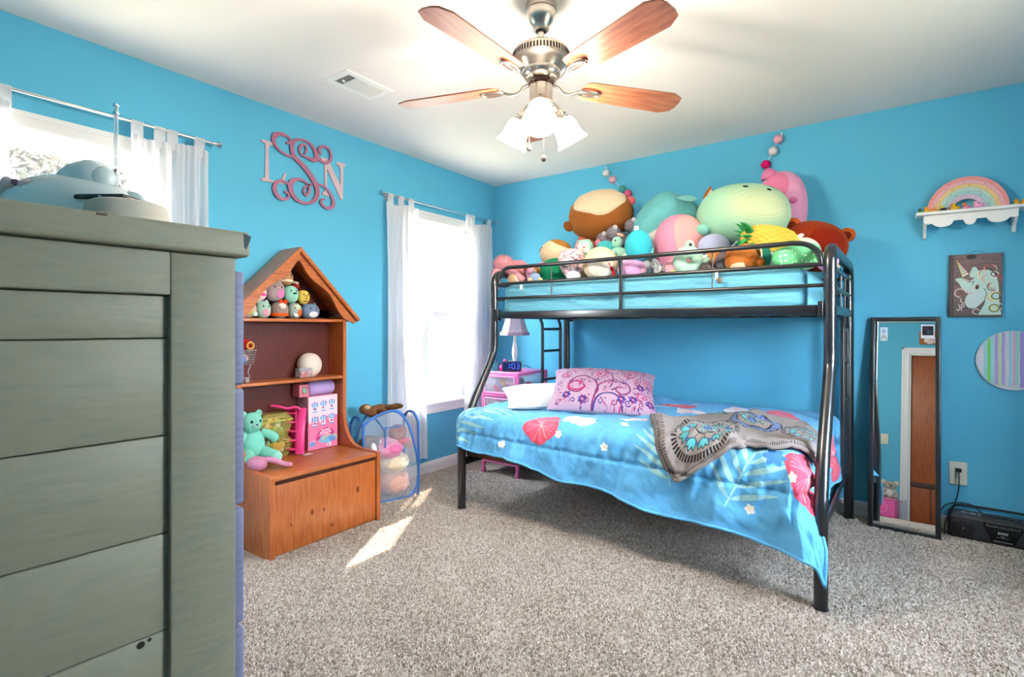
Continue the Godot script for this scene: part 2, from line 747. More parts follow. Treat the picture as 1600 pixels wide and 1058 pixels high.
func hole_wall(mb: MB, z0: float, z1: float, holes: Array, x0: float, x1: float) -> void:
	# wall across z with window openings [za, zb, ya, yb]
	var z := z0
	for h in holes:
		mb.span(x0, x1, 0, ROOM_Y, z, h[0])
		mb.span(x0, x1, 0, h[2], h[0], h[1])
		mb.span(x0, x1, h[3], ROOM_Y, h[0], h[1])
		z = h[1]
	mb.span(x0, x1, 0, ROOM_Y, z, z1)


const WIN_Z := [0.735, 3.13]
const FILL_WIN_Z := 1.75  # added right-wall window, put in to brighten the room
const WIN_HALF := 0.37
const WIN_Y0 := 0.55
const WIN_Y1 := 1.98


func room() -> void:
	var w := MB.new()
	hole_wall(w, -0.16, ROOM_Z + 0.16, [[WIN_Z[0] - WIN_HALF, WIN_Z[0] + WIN_HALF, WIN_Y0, WIN_Y1], [WIN_Z[1] - WIN_HALF, WIN_Z[1] + WIN_HALF, WIN_Y0, WIN_Y1]], -0.16, 0.0)
	struct("wall_left", w, M.wall)
	struct("wall_back", MB.new().span(0, ROOM_X, 0, ROOM_Y, -0.16, 0), M.wall)
	var wr := MB.new()
	hole_wall(wr, -0.16, ROOM_Z + 0.16, [[FILL_WIN_Z - WIN_HALF, FILL_WIN_Z + WIN_HALF, WIN_Y0, WIN_Y1]], ROOM_X, ROOM_X + 0.16)  # opening cut for the added fill-light window
	struct("wall_right", wr, M.wall)
	var f := MB.new()
	f.span(0, 2.60, 0, ROOM_Y, ROOM_Z, ROOM_Z + 0.16)
	f.span(2.60, 3.40, 2.03, ROOM_Y, ROOM_Z, ROOM_Z + 0.16)
	f.span(3.40, ROOM_X, 0, ROOM_Y, ROOM_Z, ROOM_Z + 0.16)
	struct("wall_front", f, M.wall)
	struct("floor", MB.new().span(-0.16, ROOM_X + 0.16, -0.12, 0, -0.16, ROOM_Z + 0.16), M.carpet)
	struct("ceiling", MB.new().span(-0.16, ROOM_X + 0.16, ROOM_Y, ROOM_Y + 0.15, -0.16, ROOM_Z + 0.16), M.ceiling)
	# baseboards: a moulded profile, extruded along each wall
	var prof := PackedVector2Array([Vector2(0, 0), Vector2(0.016, 0), Vector2(0.016, 0.062), Vector2(0.012, 0.072), Vector2(0.010, 0.080), Vector2(0.004, 0.088), Vector2(0, 0.088)])
	struct("baseboard_left", MB.new().prism(prof, 0, ROOM_Z, Transform3D(Basis(Vector3(1, 0, 0), Vector3(0, 1, 0), Vector3(0, 0, 1)), Vector3.ZERO)), M.trim)
	struct("baseboard_back", MB.new().prism(prof, 0, ROOM_X, Transform3D(Basis(Vector3(0, 0, 1), Vector3(0, 1, 0), Vector3(-1, 0, 0)), Vector3(ROOM_X, 0, 0))), M.trim)
	struct("baseboard_right", MB.new().prism(prof, 0, ROOM_Z, Transform3D(Basis(Vector3(-1, 0, 0), Vector3(0, 1, 0), Vector3(0, 0, -1)), Vector3(ROOM_X, 0, ROOM_Z))), M.trim)
	struct("baseboard_front", MB.new().prism(prof, 0, 2.52, Transform3D(Basis(Vector3(0, 0, -1), Vector3(0, 1, 0), Vector3(1, 0, 0)), Vector3(0, 0, ROOM_Z))), M.trim)
	carpet_pile()
	# ceiling register
	var v := thing("ceiling_vent", "white louvred metal air register set in the ceiling", "air vent", Vector3(0.645, ROOM_Y, 2.027))
	var fr := MB.new()
	fr.span(-0.095, 0.095, -0.007, 0, -0.15, -0.115)
	fr.span(-0.095, 0.095, -0.007, 0, 0.115, 0.15)
	fr.span(-0.095, -0.06, -0.007, 0, -0.115, 0.115)
	fr.span(0.06, 0.095, -0.007, 0, -0.115, 0.115)
	put("frame", fr, M.white_metal, v)
	put("duct_opening", MB.new().span(-0.06, 0.06, -0.0012, -0.0002, -0.115, 0.115), flat_mat("4a4e54", 0.8), v)
	for i in 22:
		var z := -0.108 + i * 0.0103
		var ang := -0.9 if z < 0.062 else 0.75
		put("louvre", MB.new().box(Vector3(0, -0.0045, z), Vector3(0.12, 0.0012, 0.009), Basis(Vector3.RIGHT, ang)), M.white_metal, v)
	put("damper_lever", MB.new().span(-0.018, -0.010, -0.014, -0.006, 0.083, 0.099), M.white_metal, v)


# cut pile: short leaning tufts, laid in the swathes that a vacuum cleaner leaves
func carpet_pile() -> void:
	var t := MB.new()
	t.st.set_smooth_group(-1)
	var r := 0.0042
	for j in 3:
		var a0 := TAU * j / 3.0
		var a1 := TAU * (j + 1) / 3.0
		var b0 := Vector3(cos(a0) * r, 0, -sin(a0) * r)
		var b1 := Vector3(cos(a1) * r, 0, -sin(a1) * r)
		var c0 := b0 * 0.72 + Vector3(0.0015, 0.008, 0)
		var c1 := b1 * 0.72 + Vector3(0.0015, 0.008, 0)
		t.quad(b0, b1, c1, c0)
		t.tri(c0, c1, Vector3(0.0022, 0.0092, 0))
	var mm := MultiMesh.new()
	mm.transform_format = MultiMesh.TRANSFORM_3D
	mm.use_colors = true
	mm.mesh = t.done()
	var lay := FastNoiseLite.new()
	lay.seed = 31
	lay.frequency = 1.0
	var at := PackedVector2Array()
	while at.size() < 300000:
		var p := Vector2(rng.randf_range(0.02, 3.75), rng.randf_range(0.02, 3.75))
		# thinner where the floor is far off or out of sight
		if p.x + p.y < 0.9 or p.x < 0.46 and p.y > 1.80 or p.x > 3.2 and p.y > 3.0:
			continue
		if p.x < 1.15 and p.y > 3.1 or p.x < 2.1 and p.y > 3.42:
			continue
		at.append(p)
	mm.instance_count = at.size()
	var tones := [c8("ada092"), c8("bfb3a6"), c8("cdc2b6"), c8("d9cfc4"), c8("a09284")]
	for k in at.size():
		var p := at[k]
		var swathe := lay.get_noise_2d(p.x * 0.9 + p.y * 0.5, (p.y - p.x * 0.45) * 5.5) + 0.5 * lay.get_noise_2d(p.x * 3.0, p.y * 3.0 + 50.0)
		var lean := 0.25 + 0.75 * swathe + rng.randf_range(-0.3, 0.3)
		var bs := Basis(Vector3.UP, 0.9 + rng.randf_range(-0.7, 0.7)) * Basis(Vector3.BACK, -lean) * Basis(Vector3.UP, rng.randf() * 2.1)
		mm.set_instance_transform(k, Transform3D(bs.scaled(Vector3.ONE * rng.randf_range(0.8, 1.3)), Vector3(p.x, -0.0005, p.y)))
		mm.set_instance_color(k, (tones[rng.randi() % 5] as Color).srgb_to_linear())
	var m := mat(Color.WHITE, 1.0, 0.0, 0.1)
	m.vertex_color_use_as_albedo = true
	var o := MultiMeshInstance3D.new()
	o.name = "carpet_pile"
	o.multimesh = mm
	o.material_override = m
	o.set_meta("kind", "stuff")
	get_node("floor").add_child(o)


func outdoors() -> void:
	struct("ground", MB.new().span(-40, 40, -0.6, -0.5, -40, 40), with_tex(mat(Color.WHITE, 1.0), noise_tex(0.05, FastNoiseLite.TYPE_SIMPLEX_SMOOTH, 4, 256, [c8("7c7458"), c8("968c6e"), c8("aaa084")], 9), Vector3(0.6, 0.6, 0.6), true))
	# neighbour's house: lapped siding
	var hs := thing("neighbour_house", "pale beige clapboard house side seen through the far window", "house", Vector3(-6.0, -0.5, -9.5))
	put("wall", MB.new().span(-5, 0, 0, 6.0, -6, 4.2), flat_mat("6b665c", 0.8), hs)
	var sid := MB.new()
	for i in 40:
		sid.box(Vector3(0.008, 0.075 + i * 0.15, -0.9), Vector3(0.014, 0.152, 10.2), Basis(Vector3.BACK, -0.07))
	var sd := put("siding", sid, flat_mat("706a60", 0.7), hs)
	sd.set_meta("kind", "stuff")
	put("corner_board", MB.new().span(-0.05, 0.04, 0, 6.0, 4.14, 4.28), flat_mat("7d786e", 0.6), hs)
	put("roof", MB.new().prism(PackedVector2Array([Vector2(0.4, 5.9), Vector2(0.4, 6.05), Vector2(-2.5, 8.2), Vector2(-5.4, 6.05), Vector2(-5.4, 5.9), Vector2(-2.5, 8.0)]), -6.3, 4.5), flat_mat("6a625a", 0.9), hs)
	# wooded bank that closes the view behind the trees
	var hz := FastNoiseLite.new()
	hz.seed = 17
	hz.frequency = 0.35
	var hill := MB.new().grid(70, 14, func(u: float, v: float) -> Vector3:
		var z := lerpf(22.0, -26.0, u)
		return Vector3(-11.0 - 9.0 * v + 0.9 * hz.get_noise_2d(z, v * 9.0), -0.6 + 12.5 * v + 0.8 * hz.get_noise_2d(z + 60.0, v * 9.0), z))
	var brush := noise_tex(0.20, FastNoiseLite.TYPE_SIMPLEX_SMOOTH, 4, 1024, [c8("1e1913"), c8("3b332a"), c8("5a5046"), c8("40412c"), c8("7c7268"), c8("a09688")], 13)
	struct("hillside", hill, with_tex(mat(Color.WHITE, 1.0, 0.0, 0.1), brush, Vector3(0.45, 0.45, 0.45), true))
	# trees and brush: many small leaves on real trunks
	var leaf := MB.new()
	leaf.tri(Vector3(-0.5, 0, 0), Vector3(0, -0.22, 0.1), Vector3(0.5, 0, 0))
	leaf.tri(Vector3(-0.5, 0, 0), Vector3(0.5, 0, 0), Vector3(0, 0.22, 0.1))
	var leaf_mesh := leaf.done()
	var lm := mat(Color.WHITE, 0.8)
	lm.vertex_color_use_as_albedo = true
	lm.backlight_enabled = true
	lm.backlight = Color(0.3, 0.3, 0.25)
	var spots := [[-7.5, 4.6, 6.2], [-8.6, 2.2, 6.6], [-7.0, 0.4, 6.0], [-8.4, -1.4, 6.4], [-6.2, -2.6, 6.0], [-9.8, 6.8, 6.8], [-10.5, 3.6, 7.2], [-10.5, 0.6, 7.0], [-6.4, 6.6, 6.0]]
	var kinds := ["bare-looking grey-brown tree filling the middle of the near window", "taller grey-brown tree just right of the middle behind the near window", "grey-brown tree outside between the two windows", "grey-brown tree outside, nearest the clapboard house but one", "grey-brown tree at the left edge of the far window's view", "far grey-brown tree behind the left edge of the near window", "tall back-row tree behind the near window", "tall back-row tree standing farther toward the clapboard house", "grey-brown tree left of the near window's view"]
	for i in spots.size():
		var s: Array = spots[i]
		var t := thing("tree", kinds[i], "tree", Vector3(s[0], -0.5, s[1]), 0.0, "trees outside the windows")
		var tr := MB.new()
		tr.tube([Vector3(0, 0, 0), Vector3(0.08, 1.5, 0.05), Vector3(0.0, 3.2, -0.1), Vector3(0.1, s[2], 0)], 0.1, 7, [0.16, 0.13, 0.09, 0.03])
		for b in 9:
			var a := b * 2.4
			var y0 := 1.2 + b * 0.38
			tr.tube([Vector3(0.03, y0, 0), Vector3(cos(a) * 0.7, y0 + 0.5, sin(a) * 0.7), Vector3(cos(a) * 1.5, y0 + 0.8, sin(a) * 1.5)], 0.03, 5, [0.05, 0.03, 0.012])
		put("trunk", tr, flat_mat("6d5f52", 0.9), t)
		var mm := MultiMesh.new()
		mm.transform_format = MultiMesh.TRANSFORM_3D
		mm.use_colors = true
		mm.mesh = leaf_mesh
		mm.instance_count = 9000
		for k in mm.instance_count:
			var d := Vector3(rng.randfn(), rng.randfn(), rng.randfn()).normalized() * pow(rng.randf(), 0.45)
			var p := Vector3(d.x * 1.9, s[2] * 0.5 + d.y * s[2] * 0.56, d.z * 1.9)
			var bs := Basis(Vector3(rng.randfn(), rng.randfn(), rng.randfn()).normalized(), rng.randf() * TAU).scaled(Vector3.ONE * rng.randf_range(0.10, 0.24))
			mm.set_instance_transform(k, Transform3D(bs, p))
			var c: Color = [c8("50463b"), c8("64594e"), c8("39372b"), c8("7a7067"), c8("44482f"), c8("2c2620")][rng.randi() % 6]
			mm.set_instance_color(k, c.srgb_to_linear())
		var mi := MultiMeshInstance3D.new()
		mi.name = "foliage"
		mi.multimesh = mm
		mi.material_override = lm
		mi.set_meta("kind", "stuff")
		t.add_child(mi)


func windows() -> void:
	for k in 3:
		var w := Node3D.new()
		w.name = "window_%d" % (k + 1)  # third one is added on the right wall to let fill light in
		w.set_meta("kind", "structure")
		add_child(w)
		w.position = Vector3(0, 0, WIN_Z[k]) if k < 2 else Vector3(ROOM_X, 0, FILL_WIN_Z)
		w.rotation.y = 0.0 if k < 2 else PI
		var h := WIN_HALF
		# casing on the room side, with a stepped edge, then stool and apron
		var cs := MB.new()
		for s in [-1.0, 1.0]:
			cs.span(0, 0.014, WIN_Y0 - 0.02, WIN_Y1 + 0.066, s * h, s * (h + 0.052))
			cs.span(0.014, 0.020, WIN_Y0 - 0.02, WIN_Y1 + 0.066, s * (h + 0.03), s * (h + 0.052))
		cs.span(0, 0.014, WIN_Y1, WIN_Y1 + 0.066, -h, h)
		cs.span(0.014, 0.020, WIN_Y1 + 0.044, WIN_Y1 + 0.066, -h - 0.04, h + 0.04)
		cs.span(0.014, 0.017, WIN_Y1 + 0.012, WIN_Y1 + 0.030, -h - 0.01, h + 0.01)
		struct("casing", cs, M.trim, w)
		var sl := MB.new()
		sl.rbox(Vector3(-0.015, WIN_Y0 - 0.010, 0), Vector3(0.11, 0.022, 2 * h + 0.18), 0.006)
		struct("sill", sl, M.trim, w)
		var apn := MB.new()
		apn.span(0, 0.014, WIN_Y0 - 0.085, WIN_Y0 - 0.021, -h - 0.06, h + 0.06)
		apn.span(0.014, 0.019, WIN_Y0 - 0.085, WIN_Y0 - 0.066, -h - 0.06, h + 0.06)
		apn.span(0.014, 0.022, WIN_Y0 - 0.036, WIN_Y0 - 0.021, -h - 0.06, h + 0.06)
		struct("apron", apn, M.trim, w)
		var jl := MB.new()
		for s in [-1.0, 1.0]:
			jl.span(-0.16, 0.002, WIN_Y0, WIN_Y1, s * (h - 0.008), s * (h + 0.001))
		jl.span(-0.16, 0.002, WIN_Y1 - 0.008, WIN_Y1 + 0.001, -h, h)
		jl.span(-0.16, 0.002, WIN_Y0 - 0.001, WIN_Y0 + 0.006, -h, h)
		struct("jamb_liner", jl, M.trim, w)
		# vinyl frame in the opening
		var f := MB.new()
		for s in [-1.0, 1.0]:
			f.span(-0.14, -0.03, WIN_Y0, WIN_Y1, s * (h - 0.022), s * h)
		f.span(-0.14, -0.03, WIN_Y1 - 0.022, WIN_Y1, -h, h)
		f.span(-0.14, -0.03, WIN_Y0, WIN_Y0 + 0.016, -h, h)
		struct("frame", f, M.vinyl, w)
		var ih := h - 0.022
		var up := MB.new()
		_sash(up, -0.105, -0.080, 1.215, WIN_Y1 - 0.022, ih, 0.028, 0.05)
		struct("upper_sash", up, M.vinyl, w)
		var lo := MB.new()
		_sash(lo, -0.072, -0.046, WIN_Y0 + 0.016, 1.27, ih, 0.032, 0.06)
		lo.span(-0.046, -0.038, 1.262, 1.275, -0.05, 0.05)
		struct("lower_sash", lo, M.vinyl, w)
		struct("upper_pane", MB.new().span(-0.094, -0.091, 1.25, WIN_Y1 - 0.06, -ih + 0.02, ih - 0.02), M.glass, w)
		struct("lower_pane", MB.new().span(-0.060, -0.057, WIN_Y0 + 0.05, 1.23, -ih + 0.02, ih - 0.02), M.glass, w)
		struct("insect_screen", MB.new().span(-0.1305, -0.1300, WIN_Y0 + 0.016, 1.25, -ih, ih), M.insect_screen, w)
		struct("screen_frame", _ring(MB.new(), -0.136, -0.126, WIN_Y0 + 0.016, 1.25, ih, 0.018), M.vinyl, w)
	curtains()


func _ring(mb: MB, x0: float, x1: float, y0: float, y1: float, ih: float, t: float) -> MB:
	for s in [-1.0, 1.0]:
		mb.span(x0, x1, y0, y1, s * ih, s * (ih - t))
	mb.span(x0, x1, y0, y0 + t, -ih + t, ih - t)
	mb.span(x0, x1, y1 - t, y1, -ih + t, ih - t)
	return mb


func _sash(mb: MB, x0: float, x1: float, y0: float, y1: float, ih: float, t: float, rail: float) -> void:
	for s in [-1.0, 1.0]:
		mb.span(x0, x1, y0, y1, s * ih, s * (ih - t))
	mb.span(x0, x1, y0, y0 + rail, -ih + t, ih - t)
	mb.span(x0, x1, y1 - t - 0.012, y1, -ih + t, ih - t)


func curtains() -> void:
	# rods with trumpet finials
	var ends := [[0.115, 1.345, 2.087], [2.515, 3.745, 2.110]]
	for k in 2:
		var e: Array = ends[k]
		var r := thing("curtain_rod", ["silver curtain rod above the far window beside the bunk bed", "silver curtain rod above the near window behind the dresser"][k], "curtain rod", Vector3(0.062, e[2], e[0]))
		var L: float = e[1] - e[0]
		put("rod", MB.new().cyl(Vector3(0, 0, 0.0), Vector3(0, 0, L), 0.0075, 12), M.chrome, r)
		for s in [0, 1]:
			var xf := Transform3D(Basis(Vector3.RIGHT, -PI / 2 if s == 0 else PI / 2), Vector3(0, 0, 0.0 if s == 0 else L))
			put("finial", MB.new().lathe([Vector2(0, -0.004), Vector2(0.009, -0.004), Vector2(0.008, 0.012), Vector2(0.010, 0.026), Vector2(0.018, 0.040), Vector2(0.017, 0.044), Vector2(0, 0.045)], 14, xf), M.chrome, r)
			var z := 0.05 if s == 0 else L - 0.05
			put("bracket", MB.new().cyl(Vector3(-0.062, -0.002, z), Vector3(0, -0.002, z), 0.005, 8).span(-0.062, -0.058, -0.03, 0.03, z - 0.011, z + 0.011), M.chrome, r)
	# panels: [top edge z from, to, foot z from, to, foot y, rod y, tab places, label]
	var panels := [
		[1.335, 1.045, 1.33, 0.950, 0.15, 2.087, [1.30, 1.20, 1.10], "white tab-top curtain hanging left of the far window, next to the hamper"],
		[0.475, 0.135, 0.49, 0.10, 0.15, 2.087, [0.455, 0.395, 0.17], "white tab-top curtain hanging in the corner beside the bunk bed"],
		[2.870, 2.535, 2.86, 2.54, 0.15, 2.110, [2.85, 2.755, 2.70, 2.575], "white tab-top curtain between the near window and the wall letters"],
		[3.72, 3.295, 3.72, 3.30, 0.15, 2.110, [3.70, 3.50, 3.31], "white tab-top curtain cut off by the left edge of the photo"],
	]
	for i in panels.size():
		var p: Array = panels[i]
		var ytop: float = p[5] - 0.055
		var c := thing("curtain", p[7], "curtain", Vector3(0.062, 0, 0))
		var folds := 5.0 + i % 2
		var bow: float = [0.0, 0.0, 0.0, 0.0][i]
		var f := func(u: float, v: float) -> Vector3:
			var t := 1.0 - v
			var za: float = lerpf(p[0], p[2], t)
			var zb: float = lerpf(p[1], p[3], smoothstep(0.25, 0.95, t)) if i == 0 else lerpf(p[1], p[3], t)
			var z := lerpf(za, zb, u)
			var amp := 0.010 + 0.016 * smoothstep(0.0, 0.35, t)
			var ph := u * folds * TAU + sin(t * 3.0 + i) * 0.7 + u * u * 2.0
			var x := amp * sin(ph) + 0.006 * sin(ph * 2.3 + t * 4.0 + i) + bow * t
			var y := lerpf(ytop, p[4], t) + 0.006 * sin(ph * 0.5 + 1.0) * t - 0.012 * sin(u * PI * 2.0) * (1.0 - t)
			return Vector3(x, y, z + 0.004 * cos(ph))
		put("panel", MB.new().grid(84, 46, f), M.curtain, c)
		var hem := func(u: float, v: float) -> Vector3:
			var q: Vector3 = f.call(u, 1.0 - v * 0.035)
			return q + Vector3(0.0022, 0, 0)
		put("top_hem", MB.new().grid(84, 2, hem), M.curtain, c)
		for z in p[6]:
			var tab := MB.new()
			var path := []
			for k in 15:
				var a := lerpf(-PI / 2, PI * 1.5, k / 14.0)
				path.append(Vector3(0.0105 * cos(a), p[5] + 0.0105 * sin(a), 0))
			path[0] = Vector3(0.004, ytop - 0.035, 0)
			path[14] = Vector3(-0.004, ytop - 0.035, 0)
			var tg := func(u: float, v: float) -> Vector3:
				var k := int(round(u * 14))
				return (path[k] as Vector3) + Vector3(0, 0, z - 0.024 + v * 0.048)
			tab.grid(14, 1, tg)
			put("tab", tab, M.curtain, c)


const BED_AT := Vector3(0.760, 0, 1.330)
const BED_TURN := -0.02297
const BED_L := 1.959
const BED_REAR := -1.272
const BUNK_FRONT := -0.322


func bed() -> void:
	var b := thing("bunk_bed", "black tubular metal bunk bed, narrow bunk over a wide lower bed", "bunk bed", BED_AT, BED_TURN)
	var K: Material = M.black_metal
	for s in [0, 1]:
		var x: float = s * BED_L
		var inn := 1.0 if s == 0 else -1.0
		# front post slants out to the wider lower bed; it bends over the top into the end hoop
		var r := 0.026
		var pts := [Vector3(x, 0, 0.0), Vector3(x, 0.36, 0.0), Vector3(x, 0.46, -0.015), Vector3(x, 0.60, -0.075), Vector3(x, 0.92, -0.285), Vector3(x, 1.0, -0.317), Vector3(x, 1.06, BUNK_FRONT), Vector3(x, 1.32, BUNK_FRONT)]
		put("leg", MB.new().tube(smooth_path(pts, 5), r, 16), K, b)
		put("leg", MB.new().tube([Vector3(x, 0, BED_REAR), Vector3(x, 1.32, BED_REAR)], r, 16), K, b)
		for z in [0.0, BED_REAR]:
			put("foot_cap", MB.new().cyl(Vector3(x, 0.0, z), Vector3(x, 0.012, z), 0.0285, 16), flat_mat("0c0c0e", 0.6), b)
		for z in [BUNK_FRONT, BED_REAR]:
			put("collar", MB.new().cyl(Vector3(x, 1.315, z), Vector3(x, 1.325, z), 0.0275, 16), K, b)
		var hoop := [Vector3(x, 1.325, BUNK_FRONT), Vector3(x, 1.42, BUNK_FRONT), Vector3(x, 1.475, BUNK_FRONT - 0.012), Vector3(x, 1.505, BUNK_FRONT - 0.05), Vector3(x, 1.508, BUNK_FRONT - 0.09), Vector3(x, 1.508, BUNK_FRONT - 0.14), Vector3(x, 1.508, BUNK_FRONT - 0.30), Vector3(x, 1.508, BED_REAR + 0.30), Vector3(x, 1.508, BED_REAR + 0.14), Vector3(x, 1.508, BED_REAR + 0.09), Vector3(x, 1.505, BED_REAR + 0.05), Vector3(x, 1.475, BED_REAR + 0.012), Vector3(x, 1.42, BED_REAR), Vector3(x, 1.325, BED_REAR)]
		put("end_hoop", MB.new().tube(smooth_path(hoop, 5), r, 16), K, b)
		for y in [1.43, 1.335]:
			put("end_rail", MB.new().cyl(Vector3(x, y, BUNK_FRONT), Vector3(x, y, BED_REAR), 0.012, 10), K, b)
		for k in 3:
			var z := lerpf(BUNK_FRONT, BED_REAR, (k + 1) / 4.0)
			put("end_bar", MB.new().cyl(Vector3(x, 1.245, z), Vector3(x, 1.43, z), 0.005, 8), K, b)
		put("bunk_end_rail", MB.new().span(x - 0.012, x + 0.012, 1.205, 1.248, BED_REAR, BUNK_FRONT), K, b)
		put("lower_end_rail", MB.new().span(x - 0.004, x + 0.004, 0.285, 0.325, BED_REAR, -0.01).span(x, x + inn * 0.03, 0.285, 0.290, BED_REAR, -0.01), K, b)
		# ladder built into the end frame
		for z in [BED_REAR + 0.10, BED_REAR + 0.36]:
			put("ladder_side", MB.new().tube(smooth_path([Vector3(x, 0.30, z), Vector3(x, 0.9, z), Vector3(x, 1.14, z), Vector3(x, 1.19, z + 0.02), Vector3(x, 1.21, z + 0.03)], 3), 0.0125, 10), K, b)
		for y in [0.52, 0.74, 0.96, 1.13]:
			put("rung", MB.new().cyl(Vector3(x, y, BED_REAR + 0.10), Vector3(x, y, BED_REAR + 0.36), 0.0105, 8), K, b)
	# long rails of the upper bunk, front and wall side
	for z in [BUNK_FRONT, BED_REAR]:
		put("bunk_side_rail", MB.new().rbox(Vector3(BED_L / 2, 1.2265, z), Vector3(BED_L - 0.05, 0.043, 0.03), 0.004), K, b)
		for s in [0.0, 1.0]:
			put("rail_plate", MB.new().rbox(Vector3(0.036 if s == 0.0 else BED_L - 0.036, 1.2265, z), Vector3(0.022, 0.075, 0.044), 0.004), K, b)
		put("guard_rail", MB.new().cyl(Vector3(0, 1.338, z), Vector3(BED_L, 1.338, z), 0.0095, 10), K, b)
		put("guard_rail", MB.new().cyl(Vector3(0, 1.434, z), Vector3(BED_L, 1.434, z), 0.0105, 10), K, b)
		var top := [Vector3(0.045, 1.434, z), Vector3(0.05, 1.48, z), Vector3(0.08, 1.523, z), Vector3(0.12, 1.540, z), Vector3(0.18, 1.540, z), Vector3(0.4, 1.540, z), Vector3(BED_L - 0.40, 1.540, z), Vector3(BED_L - 0.20, 1.540, z), Vector3(BED_L - 0.15, 1.540, z), Vector3(BED_L - 0.10, 1.532, z), Vector3(BED_L - 0.062, 1.508, z), Vector3(BED_L - 0.042, 1.472, z), Vector3(BED_L - 0.036, 1.434, z)]
		put("guard_top", MB.new().tube(smooth_path(top, 6), 0.0125, 12), K, b)
		put("guard_post", MB.new().rbox(Vector3(0.93, 1.385, z), Vector3(0.020, 0.30, 0.016), 0.003), K, b)
		for x in [0.46, 1.44]:
			put("guard_bar", MB.new().cyl(Vector3(x, 1.338, z), Vector3(x, 1.538, z), 0.0042, 8), K, b)
	for k in 11:
		var x := 0.09 + k * (BED_L - 0.18) / 10.0
		put("slat", MB.new().span(x - 0.012, x + 0.012, 1.212, 1.220, BED_REAR + 0.016, BUNK_FRONT - 0.016), K, b)
	put("lower_side_rail", MB.new().span(0.02, BED_L - 0.02, 0.335, 0.375, -0.03, -0.022).span(0.02, BED_L - 0.02, 0.335, 0.340, -0.055, -0.022), K, b)
	put("lower_side_rail", MB.new().span(0.02, BED_L - 0.02, 0.335, 0.375, BED_REAR + 0.022, BED_REAR + 0.03), K, b)
	for k in 9:
		var x := 0.12 + k * (BED_L - 0.24) / 8.0
		put("slat", MB.new().span(x - 0.02, x + 0.02, 0.342, 0.354, BED_REAR + 0.03, -0.03), K, b)


